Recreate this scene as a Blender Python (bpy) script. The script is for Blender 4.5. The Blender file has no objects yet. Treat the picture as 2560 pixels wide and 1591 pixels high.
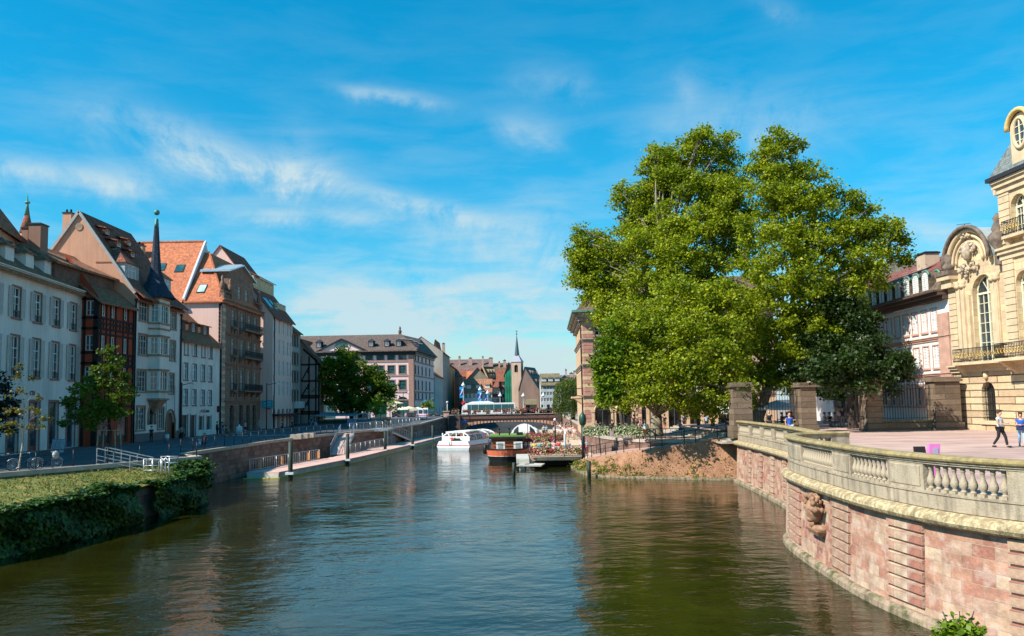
import bpy, math, random
import numpy as np
from mathutils import Vector, Matrix
R = math.radians
rnd = random.Random(7)
sc = bpy.context.scene
C = bpy.data.collections.new("place"); sc.collection.children.link(C)
# ---------------------------------------------------------------- camera
EYE = 6.2; F = 2066.0; PITCH = math.atan(0.085); ROLL = -0.0185; SH = 0.0179
cam_d = bpy.data.cameras.new("camera"); cam = bpy.data.objects.new("camera", cam_d); sc.collection.objects.link(cam)
cam_d.sensor_width = 36.0; cam_d.lens = 36.0*F/2560.0; cam_d.shift_y = SH*F/2560.0
cam_d.clip_start = 0.5; cam_d.clip_end = 6000
CM = Matrix.Rotation(R(90)+PITCH, 3, 'X') @ Matrix.Rotation(ROLL, 3, 'Z')
cam.matrix_world = Matrix.Translation((0, 0, EYE)) @ CM.to_4x4()
sc.camera = cam
O = Vector((0, 0, EYE))
def ray(px, py):
    return CM @ Vector(((px-1280)/F, (795.5-py)/F+SH, -1.0))
def G(px, py, z=0.0):                       # point of the photo on the level z
    d = ray(px, py); return O + d*((z-EYE)/d.z)
def D(px, py, y):                           # point of the photo at distance y
    d = ray(px, py); return O + d*(y/d.y)
def VP(px, py, a, b):                       # point of the photo on the vertical plane through a, b
    d = ray(px, py); n = Vector((b[1]-a[1], a[0]-b[0], 0.0)); t = (Vector((a[0], a[1], 0))-O).dot(n)/d.dot(n)
    return O + d*t
# ---------------------------------------------------------------- mesh builder
class MB:
    def __init__(s): s.v = []; s.f = []; s.m = []; s.uv = {}; s.sm = set()
    def poly(s, pts, mi=0, uv=None, smooth=False):
        i = len(s.v); s.v += [tuple(p) for p in pts]; s.f.append(tuple(range(i, i+len(pts)))); s.m.append(mi)
        if uv: s.uv[len(s.f)-1] = uv
        if smooth: s.sm.add(len(s.f)-1)
    def hexa(s, p, mi=0):                   # eight corners, bottom ring then top ring
        i = len(s.v); s.v += [tuple(q) for q in p]
        for f in ((0,3,2,1),(4,5,6,7),(0,1,5,4),(1,2,6,5),(2,3,7,6),(3,0,4,7)):
            s.f.append(tuple(i+k for k in f)); s.m.append(mi)
    def box(s, x0, x1, y0, y1, z0, z1, mi=0):
        s.hexa([(x0,y0,z0),(x1,y0,z0),(x1,y1,z0),(x0,y1,z0),(x0,y0,z1),(x1,y0,z1),(x1,y1,z1),(x0,y1,z1)], mi)
    def bar(s, a, b, w, h=None, mi=0, up=(0,0,1)):
        a = Vector(a); b = Vector(b); h = h or w; d = (b-a)
        if d.length < 1e-6: return
        d.normalize(); u = Vector(up)
        if abs(d.dot(u)) > .95: u = Vector((0,1,0)) if abs(d.y) < .9 else Vector((1,0,0))
        r = d.cross(u).normalized(); u = r.cross(d).normalized(); r *= w/2; u *= h/2
        s.hexa([a-r-u, a+r-u, b+r-u, b-r-u, a-r+u, a+r+u, b+r+u, b-r+u], mi)
    def tube(s, pts, rs, n=8, mi=0, cap=True, smooth=True):
        pts = [Vector(p) for p in pts]
        if not hasattr(rs, '__len__'): rs = [rs]*len(pts)
        base = len(s.v); pr = None
        for k, p in enumerate(pts):
            d = (pts[min(k+1, len(pts)-1)]-pts[max(k-1, 0)]).normalized()
            if pr is None:
                pr = d.orthogonal().normalized()
                if abs(d.z) > .9: pr = (Vector((1,0,0))-d*d.x).normalized()
            pr = (pr-d*pr.dot(d)).normalized(); q = d.cross(pr)
            for j in range(n):
                a = 2*math.pi*j/n; s.v.append(tuple(p+(pr*math.cos(a)+q*math.sin(a))*rs[k]))
        for k in range(len(pts)-1):
            for j in range(n):
                j2 = (j+1) % n; s.f.append((base+k*n+j, base+k*n+j2, base+(k+1)*n+j2, base+(k+1)*n+j)); s.m.append(mi)
                if smooth: s.sm.add(len(s.f)-1)
        if cap:
            s.f.append(tuple(base+j for j in reversed(range(n)))); s.m.append(mi)
            s.f.append(tuple(base+(len(pts)-1)*n+j for j in range(n))); s.m.append(mi)
    def lathe(s, c, prof, n=12, mi=0, sx=1, sy=1):     # prof: (radius, height) pairs above c
        s.tube([(c[0], c[1], c[2]+h) for r, h in prof], [max(r, .001) for r, h in prof], n, mi)
    def ball(s, c, r, n=8, mi=0, sz=1, sx=1, sy=1):
        base = len(s.v); m = max(4, n//2+1)
        for k in range(m+1):
            t = math.pi*k/m
            for j in range(n):
                a = 2*math.pi*j/n; s.v.append((c[0]+r*sx*math.sin(t)*math.cos(a), c[1]+r*sy*math.sin(t)*math.sin(a), c[2]+r*sz*math.cos(t)))
        for k in range(m):
            for j in range(n):
                j2 = (j+1) % n; s.f.append((base+k*n+j, base+(k+1)*n+j, base+(k+1)*n+j2, base+k*n+j2)); s.m.append(mi); s.sm.add(len(s.f)-1)
    def prism(s, pts, ax, mi=0):            # polygon extruded along vector ax
        n = len(pts); a = [Vector(p) for p in pts]; b = [p+Vector(ax) for p in a]
        s.poly(a[::-1], mi); s.poly(b, mi)
        for k in range(n): s.poly([a[k], a[(k+1) % n], b[(k+1) % n], b[k]], mi)
    def arrays(s): return s.v, s.f, s.m
LOC = {}
def autouv(me, custom, off=(0,0,0)):
    n = len(me.loops)
    if n == 0: return
    uvl = me.uv_layers.new(name="UVMap")
    nv = len(me.vertices); co = np.empty(nv*3, 'f'); me.vertices.foreach_get('co', co); co = co.reshape(-1, 3)+np.array(off, 'f')
    li = np.empty(n, 'i'); me.loops.foreach_get('vertex_index', li)
    npoly = len(me.polygons); no = np.empty(npoly*3, 'f'); me.polygons.foreach_get('normal', no); no = no.reshape(-1, 3)
    lt = np.empty(npoly, 'i'); me.polygons.foreach_get('loop_total', lt); pi = np.repeat(np.arange(npoly), lt)
    p = co[li]; nn = no[pi]; flat = np.abs(nn[:, 2]) > .92
    h = np.hypot(nn[:, 0], nn[:, 1])+1e-9; tx = -nn[:, 1]/h; ty = nn[:, 0]/h
    u = np.where(flat, p[:, 0], p[:, 0]*tx+p[:, 1]*ty)
    sl = np.where(flat, p[:, 1], p[:, 2]/np.maximum(h, .3))
    uv = np.stack([u, sl], 1)
    if custom:
        st = np.concatenate([[0], np.cumsum(lt)])
        for k, c in custom.items(): uv[st[k]:st[k]+len(c)] = c
    uvl.data.foreach_set('uv', uv.astype('f').ravel())
def mesh(name, mb, mats, off=(0,0,0)):
    me = bpy.data.meshes.new(name); o = off
    me.from_pydata([(v[0]-o[0], v[1]-o[1], v[2]-o[2]) for v in mb.v], [], mb.f)
    if not isinstance(mats, (list, tuple)): mats = [mats]
    for m in mats: me.materials.append(m)
    if len(mats) > 1: me.polygons.foreach_set('material_index', mb.m)
    if mb.sm:
        a = np.zeros(len(mb.f), bool); a[list(mb.sm)] = True; me.polygons.foreach_set('use_smooth', a)
    me.update(); autouv(me, mb.uv, o)
    return me
def tag(o, label=None, cat=None, group=None, kind=None):
    if label: o['label'] = label
    if cat: o['category'] = cat
    if group: o['group'] = group
    if kind: o['kind'] = kind
    return o
def thing(name, loc, label=None, cat=None, group=None, rot=0):
    o = bpy.data.objects.new(name, None); C.objects.link(o); o.location = loc; o.rotation_euler = (0, 0, rot)
    o.empty_display_size = .3; LOC[o.name] = Vector(loc); return tag(o, label, cat, group)
def obj(name, mb, mats, parent=None, local=False, **kw):
    """links mb as ONE object; world coordinates unless local (parent's own frame)"""
    if parent is not None and not local:
        off = LOC[parent.name]
        o = bpy.data.objects.new(name, mesh(name, mb, mats, off)); LOC[o.name] = Vector(off)
    else:
        o = bpy.data.objects.new(name, mesh(name, mb, mats)); LOC[o.name] = Vector((0,0,0))
    C.objects.link(o)
    if parent is not None: o.parent = parent
    return tag(o, **kw) if kw else o
def put(name, me, parent, loc=(0,0,0), rot=0):
    o = bpy.data.objects.new(name, me); C.objects.link(o); o.location = loc; o.rotation_euler = (0, 0, rot)
    if parent is not None: o.parent = parent
    LOC[o.name] = Vector((0,0,0)); return o
def struct(name, mb, mats, kind='structure', **kw):
    o = obj(name, mb, mats); return tag(o, kind=kind, **kw)
def copy_tree(o, parent=None):
    c = o.copy(); C.objects.link(c)
    if parent is not None: c.parent = parent
    for ch in list(o.children): copy_tree(ch, c)
    return c
# ---------------------------------------------------------------- materials
MATS = {}
def node(nt, t, loc=None, **kw):
    n = nt.nodes.new(t)
    for k, v in kw.items():
        if k.startswith('i_'): n.inputs[k[2:].replace('_', ' ')].default_value = v
        else: setattr(n, k, v)
    return n
def newmat(name):
    m = bpy.data.materials.new(name); m.use_nodes = True; nt = m.node_tree; b = nt.nodes['Principled BSDF']; return m, nt, b
def rgb(c): return (c[0], c[1], c[2], 1)
def ramp(nt, stops):
    r = nt.nodes.new('ShaderNodeValToRGB'); e = r.color_ramp.elements
    while len(e) < len(stops): e.new(.5)
    for k, (p, c) in enumerate(stops): e[k].position = p; e[k].color = rgb(c) if hasattr(c, '__len__') else (c, c, c, 1)
    return r
def mixc(nt, fac, a, b, mode='MIX'):
    m = nt.nodes.new('ShaderNodeMix'); m.data_type = 'RGBA'; m.blend_type = mode
    for k, v in ((0, fac), (6, a), (7, b)):
        if hasattr(v, 'type') and hasattr(v, 'is_linked'): nt.links.new(v, m.inputs[k])
        elif k == 0: m.inputs[0].default_value = v
        else: m.inputs[k].default_value = rgb(v)
    return m.outputs[2]
def tex(nt, kind, scale, coord='Object', detail=4, vec=None, mp=None):
    tc = nt.nodes.new('ShaderNodeTexCoord'); v = vec or tc.outputs[coord]
    if mp:
        mm = nt.nodes.new('ShaderNodeMapping'); mm.inputs['Scale'].default_value = mp; nt.links.new(v, mm.inputs[0]); v = mm.outputs[0]
    n = nt.nodes.new(kind); nt.links.new(v, n.inputs['Vector']); n.inputs['Scale'].default_value = scale
    if kind == 'ShaderNodeTexNoise': n.inputs['Detail'].default_value = detail
    return n
def bump(nt, b, h, dist=.02, st=.5):
    n = nt.nodes.new('ShaderNodeBump'); n.inputs['Distance'].default_value = dist; n.inputs['Strength'].default_value = st
    nt.links.new(h, n.inputs['Height']); nt.links.new(n.outputs[0], b.inputs['Normal'])
def plain(name, c, rough=.7, metal=0, var=.12, scale=3.0, spec=.3):
    if name in MATS: return MATS[name]
    m, nt, b = newmat(name); n = tex(nt, 'ShaderNodeTexNoise', scale, 'Object', 5)
    r = ramp(nt, [(.3, tuple(x*(1-var) for x in c)), (.7, tuple(min(1, x*(1+var)) for x in c))]); nt.links.new(n.outputs[0], r.inputs[0])
    nt.links.new(r.outputs[0], b.inputs['Base Color']); b.inputs['Roughness'].default_value = rough; b.inputs['Metallic'].default_value = metal
    b.inputs['Specular IOR Level'].default_value = spec; MATS[name] = m; return m
def plaster(name, c, stain=.25):
    if name in MATS: return MATS[name]
    m, nt, b = newmat(name); n = tex(nt, 'ShaderNodeTexNoise', .35, 'UV', 8, mp=(1, .45, 1)); n.inputs['Roughness'].default_value = .65
    r = ramp(nt, [(.3, tuple(x*(1-stain) for x in c)), (.55, c), (.8, tuple(min(1, x*1.06) for x in c))]); nt.links.new(n.outputs[0], r.inputs[0])
    n2 = tex(nt, 'ShaderNodeTexNoise', 1.3, 'UV', 6, mp=(3, .12, 1)); r2 = ramp(nt, [(.35, .82), (.6, 1.0)]); nt.links.new(n2.outputs[0], r2.inputs[0])
    o = mixc(nt, .6, r.outputs[0], r2.outputs[0], 'MULTIPLY'); nt.links.new(o, b.inputs['Base Color']); b.inputs['Roughness'].default_value = .9; b.inputs['Specular IOR Level'].default_value = .12
    n3 = tex(nt, 'ShaderNodeTexNoise', 18, 'UV', 3); bump(nt, b, n3.outputs[0], .01, .4); MATS[name] = m; return m
def ashlar(name, cols, bw=.7, bh=.35, mortar=.012, mc=(.25,.2,.15), rough=.85, bmp=.02, stain=.5, moss=0):
    """coursed stone blocks, one of the colours each"""
    if name in MATS: return MATS[name]
    m, nt, b = newmat(name); tc = nt.nodes.new('ShaderNodeTexCoord')
    br = nt.nodes.new('ShaderNodeTexBrick'); nt.links.new(tc.outputs['UV'], br.inputs['Vector'])
    br.inputs['Scale'].default_value = 1; br.inputs['Brick Width'].default_value = bw; br.inputs['Row Height'].default_value = bh
    br.inputs['Mortar Size'].default_value = mortar; br.inputs['Mortar Smooth'].default_value = .2; br.inputs['Bias'].default_value = 0
    br.inputs['Color1'].default_value = (0,0,0,1); br.inputs['Color2'].default_value = (1,1,1,1); br.inputs['Mortar'].default_value = (.5,.5,.5,1)
    st = [((k+.0)/len(cols), c) for k, c in enumerate(cols)]; r = ramp(nt, st); r.color_ramp.interpolation = 'CONSTANT' if len(cols) > 3 else 'LINEAR'
    nt.links.new(br.outputs['Color'], r.inputs[0])
    n = tex(nt, 'ShaderNodeTexNoise', 1.6, 'UV', 8); n.inputs['Roughness'].default_value = .7; r2 = ramp(nt, [(.3, 1-stain*.7), (.7, 1.12)]); nt.links.new(n.outputs[0], r2.inputs[0])
    o = mixc(nt, 1.0, r.outputs[0], r2.outputs[0], 'MULTIPLY'); o = mixc(nt, br.outputs['Fac'], o, mc)
    if moss:
        n4 = tex(nt, 'ShaderNodeTexNoise', 2.3, 'UV', 8); r4 = ramp(nt, [(.5, 0), (.62, moss)]); nt.links.new(n4.outputs[0], r4.inputs[0]); o = mixc(nt, r4.outputs[0], o, (.62,.5,.4))
    nt.links.new(o, b.inputs['Base Color']); b.inputs['Roughness'].default_value = rough; b.inputs['Specular IOR Level'].default_value = .15
    n3 = tex(nt, 'ShaderNodeTexNoise', 9, 'UV', 5); mth = nt.nodes.new('ShaderNodeMath'); mth.operation = 'MULTIPLY_ADD'
    nt.links.new(br.outputs['Fac'], mth.inputs[0]); mth.inputs[1].default_value = -1.0; nt.links.new(n3.outputs[0], mth.inputs[2]); bump(nt, b, mth.outputs[0], bmp, .8)
    MATS[name] = m; return m
def tiles(name, c, row=.28, var=.35, patch=(.05,.06,.03)):
    """clay roof tiles in courses, weathered in patches"""
    if name in MATS: return MATS[name]
    m, nt, b = newmat(name); tc = nt.nodes.new('ShaderNodeTexCoord')
    br = nt.nodes.new('ShaderNodeTexBrick'); nt.links.new(tc.outputs['UV'], br.inputs['Vector'])
    br.inputs['Scale'].default_value = 1; br.inputs['Brick Width'].default_value = .2; br.inputs['Row Height'].default_value = row
    br.inputs['Mortar Size'].default_value = .012; br.inputs['Bias'].default_value = 0
    br.inputs['Color1'].default_value = rgb(tuple(x*(1-var) for x in c)); br.inputs['Color2'].default_value = rgb(tuple(min(1, x*(1+var)) for x in c)); br.inputs['Mortar'].default_value = rgb(tuple(x*.35 for x in c))
    n = tex(nt, 'ShaderNodeTexNoise', .5, 'UV', 8); n.inputs['Roughness'].default_value = .7; r = ramp(nt, [(.42, 0), (.75, .65)]); nt.links.new(n.outputs[0], r.inputs[0])
    o = mixc(nt, r.outputs[0], br.outputs['Color'], patch); n2 = tex(nt, 'ShaderNodeTexNoise', 2.5, 'UV', 5); r2 = ramp(nt, [(.3, .75), (.7, 1.15)]); nt.links.new(n2.outputs[0], r2.inputs[0])
    o = mixc(nt, 1, o, r2.outputs[0], 'MULTIPLY'); nt.links.new(o, b.inputs['Base Color']); b.inputs['Roughness'].default_value = .9; b.inputs['Specular IOR Level'].default_value = .08
    sx = nt.nodes.new('ShaderNodeSeparateXYZ'); nt.links.new(tc.outputs['UV'], sx.inputs[0]); f = nt.nodes.new('ShaderNodeMath'); f.operation = 'MULTIPLY'; f.inputs[1].default_value = 1/row
    nt.links.new(sx.outputs[1], f.inputs[0]); g = nt.nodes.new('ShaderNodeMath'); g.operation = 'FRACT'; nt.links.new(f.outputs[0], g.inputs[0])
    mu = nt.nodes.new('ShaderNodeMath'); mu.operation = 'MULTIPLY'; mu.inputs[1].default_value = -1; nt.links.new(g.outputs[0], mu.inputs[0]); bump(nt, b, mu.outputs[0], .03, .8)
    MATS[name] = m; return m
def glass_mat(name, c=(.02,.03,.035), rough=.06, cur=.0):
    if name in MATS: return MATS[name]
    m, nt, b = newmat(name); n = tex(nt, 'ShaderNodeTexNoise', .7, 'Object', 2); r = ramp(nt, [(.35, c), (.7, tuple(x*2.2+.01 for x in c))]); nt.links.new(n.outputs[0], r.inputs[0])
    nt.links.new(r.outputs[0], b.inputs['Base Color']); b.inputs['Roughness'].default_value = rough; b.inputs['Specular IOR Level'].default_value = .9
    n2 = tex(nt, 'ShaderNodeTexNoise', .9, 'Object', 2); bump(nt, b, n2.outputs[0], .02, .25); MATS[name] = m; return m
def leafmat(name, cols, trans=.35):
    if name in MATS: return MATS[name]
    m, nt, b = newmat(name); gi = nt.nodes.new('ShaderNodeNewGeometry'); r = ramp(nt, [(k/(len(cols)-1), c) for k, c in enumerate(cols)]); nt.links.new(gi.outputs['Random Per Island'], r.inputs[0])
    n = tex(nt, 'ShaderNodeTexNoise', .28, 'Object', 4); r2 = ramp(nt, [(.3, (.55,.62,.5)), (.7, (1.25,1.2,1.0))]); nt.links.new(n.outputs[0], r2.inputs[0])
    o = mixc(nt, 1, r.outputs[0], r2.outputs[0], 'MULTIPLY'); nt.links.new(o, b.inputs['Base Color']); b.inputs['Roughness'].default_value = .5; b.inputs['Specular IOR Level'].default_value = .35
    t = nt.nodes.new('ShaderNodeBsdfTranslucent'); nt.links.new(o, t.inputs[0]); mx = nt.nodes.new('ShaderNodeMixShader'); mx.inputs[0].default_value = trans
    nt.links.new(b.outputs[0], mx.inputs[1]); nt.links.new(t.outputs[0], mx.inputs[2]); nt.links.new(mx.outputs[0], nt.nodes['Material Output'].inputs[0]); MATS[name] = m; return m
# ---------------------------------------------------------------- light and sky
SUN_EL = R(43); 
sv = Vector((-.83, -.46, 0)).normalized()*math.cos(SUN_EL); sv.z = math.sin(SUN_EL)
sl = bpy.data.lights.new("sun", 'SUN'); sl.energy = 5.0; sl.angle = R(.53); sl.color = (1, .95, .86)
so = bpy.data.objects.new("sun", sl); sc.collection.objects.link(so); so.rotation_euler = sv.to_track_quat('Z', 'Y').to_euler(); so.location = (0, 0, 80)
w = bpy.data.worlds.new("World"); sc.world = w; w.use_nodes = True; nt = w.node_tree; bg = nt.nodes['Background']
sky = nt.nodes.new('ShaderNodeTexSky'); sky.sky_type = 'NISHITA'; sky.sun_disc = False; sky.sun_elevation = SUN_EL; sky.sun_rotation = math.atan2(sv.x, sv.y)
sky.air_density = 1.0; sky.dust_density = .4; sky.ozone_density = 2.2
hs = nt.nodes.new('ShaderNodeHueSaturation'); hs.inputs['Saturation'].default_value = 2.75; hs.inputs['Hue'].default_value = .478; hs.inputs['Value'].default_value = 1.4
nt.links.new(sky.outputs[0], hs.inputs['Color'])
tc = nt.nodes.new('ShaderNodeTexCoord')
def wmath(op, a, b=None, c=None):
    n = nt.nodes.new('ShaderNodeMath'); n.operation = op
    for k, v in enumerate((a, b, c)):
        if v is None: continue
        if hasattr(v, 'is_linked'): nt.links.new(v, n.inputs[k])
        else: n.inputs[k].default_value = v
    return n.outputs[0]
sep = nt.nodes.new('ShaderNodeSeparateXYZ'); nt.links.new(tc.outputs['Generated'], sep.inputs[0])
yy = wmath('MAXIMUM', sep.outputs[1], .05); AZ = wmath('ARCTAN2', sep.outputs[0], sep.outputs[1]); EL = wmath('ARCSINE', sep.outputs[2])
# clouds live on a high flat layer: direction / height
pz = wmath('MAXIMUM', sep.outputs[2], .03); cx_ = wmath('DIVIDE', sep.outputs[0], pz); cy_ = wmath('DIVIDE', sep.outputs[1], pz)
cmb = nt.nodes.new('ShaderNodeCombineXYZ'); nt.links.new(AZ, cmb.inputs[0]); nt.links.new(EL, cmb.inputs[1])
nz = nt.nodes.new('ShaderNodeTexNoise'); nt.links.new(cmb.outputs[0], nz.inputs[0]); nz.inputs['Scale'].default_value = 9; nz.inputs['Detail'].default_value = 9; nz.inputs['Roughness'].default_value = .68; nz.inputs['Distortion'].default_value = .5
mpn = nt.nodes.new('ShaderNodeMapping'); nt.links.new(cmb.outputs[0], mpn.inputs[0]); mpn.inputs['Scale'].default_value = (1.6, 7, 1); mpn.inputs['Rotation'].default_value = (0, 0, .12)
nz2 = nt.nodes.new('ShaderNodeTexNoise'); nt.links.new(mpn.outputs[0], nz2.inputs[0]); nz2.inputs['Scale'].default_value = 4; nz2.inputs['Detail'].default_value = 8; nz2.inputs['Roughness'].default_value = .6; nz2.inputs['Distortion'].default_value = .35
def azel(px, py):
    d = ray(px, py).normalized(); return math.atan2(d.x, d.y), math.asin(d.z)
def wisp(p0, p1, w0, amt):                  # one cirrus streak between two directions of the sky
    (a0, e0), (a1, e1) = azel(*p0), azel(*p1); L = math.hypot(a1-a0, e1-e0); ux, uy = (a1-a0)/L, (e1-e0)/L; cx, cy = (a0+a1)/2, (e0+e1)/2
    da = wmath('SUBTRACT', AZ, cx); de = wmath('SUBTRACT', EL, cy)
    s = wmath('ADD', wmath('MULTIPLY', da, ux), wmath('MULTIPLY', de, uy)); t = wmath('ADD', wmath('MULTIPLY', da, -uy), wmath('MULTIPLY', de, ux))
    wob = wmath('MULTIPLY', wmath('SUBTRACT', nz.outputs[0], .5), w0/F*3.5); t = wmath('ADD', t, wob)
    q = wmath('ADD', wmath('POWER', wmath('ABSOLUTE', wmath('DIVIDE', s, L*.56)), 2.6), wmath('POWER', wmath('ABSOLUTE', wmath('DIVIDE', t, w0/F)), 2.0))
    return wmath('MULTIPLY', wmath('EXPONENT', wmath('MULTIPLY', q, -1)), amt)
W = [wisp((250,270),(560,420),60,.5), wisp((420,350),(840,470),42,.75), wisp((700,350),(850,460),60,.45), wisp((780,440),(1260,560),26,.6), wisp((-150,410),(400,455),34,.75), wisp((560,530),(950,545),22,.5),
     wisp((870,218),(1080,250),18,.55), wisp((1290,190),(1470,215),40,.3), wisp((1240,300),(1400,340),34,.4), wisp((1650,300),(2080,300),75,.38), wisp((1700,180),(1740,250),30,.3), wisp((1890,15),(2000,40),22,.35),
     wisp((700,800),(1420,760),90,.5), wisp((1000,560),(1480,640),70,.33), wisp((2200,570),(2480,600),38,.5), wisp((1300,520),(1480,700),60,.3), wisp((600,720),(1300,700),60,.25)]
tot = W[0]
for x in W[1:]: tot = wmath('ADD', tot, x)
fil = wmath('MULTIPLY', wmath('MAXIMUM', wmath('SUBTRACT', nz.outputs[0], .34), 0), 4.2)
fil = wmath('MULTIPLY', fil, wmath('ADD', wmath('MULTIPLY', nz2.outputs[0], .9), .42))
low = wmath('MULTIPLY', wmath('EXPONENT', wmath('MULTIPLY', wmath('MAXIMUM', EL, 0), -8.5)), wmath('MULTIPLY', wmath('MAXIMUM', wmath('SUBTRACT', nz2.outputs[0], .41), 0), 6.0))
hz = wmath('MULTIPLY', wmath('EXPONENT', wmath('MULTIPLY', wmath('MAXIMUM', EL, 0), -9.5)), .72)
cl = wmath('MINIMUM', wmath('ADD', wmath('ADD', wmath('MULTIPLY', tot, fil), low), hz), .93)
mx = nt.nodes.new('ShaderNodeMix'); mx.data_type = 'RGBA'; nt.links.new(cl, mx.inputs[0]); mx.inputs[7].default_value = (3.9, 5.0, 5.4, 1)
dk_ = wmath('SUBTRACT', 1, wmath('MULTIPLY', wmath('EXPONENT', wmath('MULTIPLY', wmath('MAXIMUM', EL, 0), -3.2)), .34)); vm = nt.nodes.new('ShaderNodeVectorMath'); vm.operation = 'SCALE'; nt.links.new(hs.outputs[0], vm.inputs[0]); nt.links.new(dk_, vm.inputs['Scale']); nt.links.new(vm.outputs[0], mx.inputs[6])
nt.links.new(mx.outputs[2], bg.inputs[0]); bg.inputs[1].default_value = .1
sc.view_settings.view_transform = 'Standard'; sc.view_settings.look = 'None'; sc.view_settings.exposure = .62; sc.view_settings.gamma = 1
# ---------------------------------------------------------------- shared palette
STREET = 2.75; PLAZA = 3.6; PROM = 2.85
DARK = lambda: plain('dark_metal', (.025,.028,.03), .45, .3)
# ================================================================ TERRAIN, WATER, QUAYS
def proj(p):
    v = CM.transposed() @ (Vector(p)-O); return 1280+F*v.x/-v.z, 795.5-F*(v.y/-v.z-SH)
def smooth(pts, step=.5):
    """Catmull-Rom through pts, resampled"""
    P = [Vector(p) for p in pts]; out = []
    for i in range(len(P)-1):
        p0 = P[max(i-1, 0)]; p1 = P[i]; p2 = P[i+1]; p3 = P[min(i+2, len(P)-1)]; n = max(2, int((p2-p1).length/step))
        for k in range(n):
            t = k/n; out.append(.5*((2*p1)+(p2-p0)*t+(2*p0-5*p1+4*p2-p3)*t*t+(3*p1-p0-3*p2+p3)*t*t*t))
    out.append(P[-1]); return out
def arc(path):
    s = [0]
    for a, b in zip(path, path[1:]): s.append(s[-1]+(b-a).length)
    return s
def at_s(path, S, s):
    s = max(0, min(S[-1], s))
    for i in range(len(S)-1):
        if S[i+1] >= s:
            t = (s-S[i])/max(1e-6, S[i+1]-S[i]); p = path[i].lerp(path[i+1], t); d = (path[i+1]-path[i]).normalized(); return p, d
    return path[-1], (path[-1]-path[-2]).normalized()
def sweep(mb, path, prof, side=1, s0=None, s1=None, closed=False, mi=0, smooth_=False, caps=True):
    """prof: (offset to the outward side, z) points swept along a plan path; uv runs along arc length"""
    S = arc(path); s0 = 0 if s0 is None else s0; s1 = S[-1] if s1 is None else s1
    ss = [s0]+[s for s in S if s0+.02 < s < s1-.02]+[s1]; rows = []
    for s in ss:
        p, d = at_s(path, S, s); i = min(range(len(S)), key=lambda k: abs(S[k]-s))
        if 0 < i < len(path)-1: d = (path[i+1]-path[i-1]).normalized()
        n = Vector((-d.y, d.x))*side; rows.append([(p.x+n.x*o, p.y+n.y*o, z) for o, z in prof])
    m = len(prof); rng = range(m) if closed else range(m-1); L = [0]
    for k in range(m): a = prof[k]; b = prof[(k+1) % m]; L.append(L[-1]+math.hypot(b[0]-a[0], b[1]-a[1]))
    for i in range(len(rows)-1):
        for k in rng:
            k2 = (k+1) % m; q = [rows[i][k], rows[i+1][k], rows[i+1][k2], rows[i][k2]]; uv = [(ss[i], L[k]), (ss[i+1], L[k]), (ss[i+1], L[k+1]), (ss[i], L[k+1])]
            if side > 0: q = q[::-1]; uv = uv[::-1]
            mb.poly(q, mi, uv, smooth_)
    if closed and caps: mb.poly(rows[0] if side > 0 else rows[0][::-1], mi); mb.poly(rows[-1][::-1] if side > 0 else rows[-1], mi)
# --- water
m_, nt_, b_ = newmat('river_water'); MATS['water'] = m_
tcw = nt_.nodes.new('ShaderNodeTexCoord')
def wn(scale, st, rot=0, det=3):
    mp = nt_.nodes.new('ShaderNodeMapping'); mp.inputs['Scale'].default_value = st; mp.inputs['Rotation'].default_value = (0, 0, rot); nt_.links.new(tcw.outputs['Object'], mp.inputs[0])
    n = nt_.nodes.new('ShaderNodeTexNoise'); n.inputs['Scale'].default_value = scale; n.inputs['Detail'].default_value = det; n.inputs['Roughness'].default_value = .55; nt_.links.new(mp.outputs[0], n.inputs['Vector']); return n
n1 = wn(.28, (1, 1.3, 1), .25, 3); n2 = wn(.95, (1, 1.5, 1), -.2, 4); n3 = wn(.05, (1, .7, 1), .1, 4)
a1 = nt_.nodes.new('ShaderNodeMath'); a1.operation = 'MULTIPLY_ADD'; nt_.links.new(n1.outputs[0], a1.inputs[0]); a1.inputs[1].default_value = 2.2; nt_.links.new(n2.outputs[0], a1.inputs[2])
r3 = ramp(nt_, [(.38, .2), (.62, 1.0)]); nt_.links.new(n3.outputs[0], r3.inputs[0])
bp = nt_.nodes.new('ShaderNodeBump'); bp.inputs['Distance'].default_value = .07; nt_.links.new(a1.outputs[0], bp.inputs['Height']); nt_.links.new(r3.outputs[0], bp.inputs['Strength'])
nt_.links.new(bp.outputs[0], b_.inputs['Normal'])
wc = ramp(nt_, [(.3, (.011,.0125,.0015)), (.7, (.021,.021,.003))]); nt_.links.new(n1.outputs[0], wc.inputs[0]); nt_.links.new(wc.outputs[0], b_.inputs['Base Color'])
b_.inputs['Roughness'].default_value = .04; b_.inputs['IOR'].default_value = 1.33; b_.inputs['Specular IOR Level'].default_value = .5
mb = MB(); mb.poly([(-70,-40,0),(60,-40,0),(60,460,0),(-70,460,0)]); struct('water', mb, MATS['water'])
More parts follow.
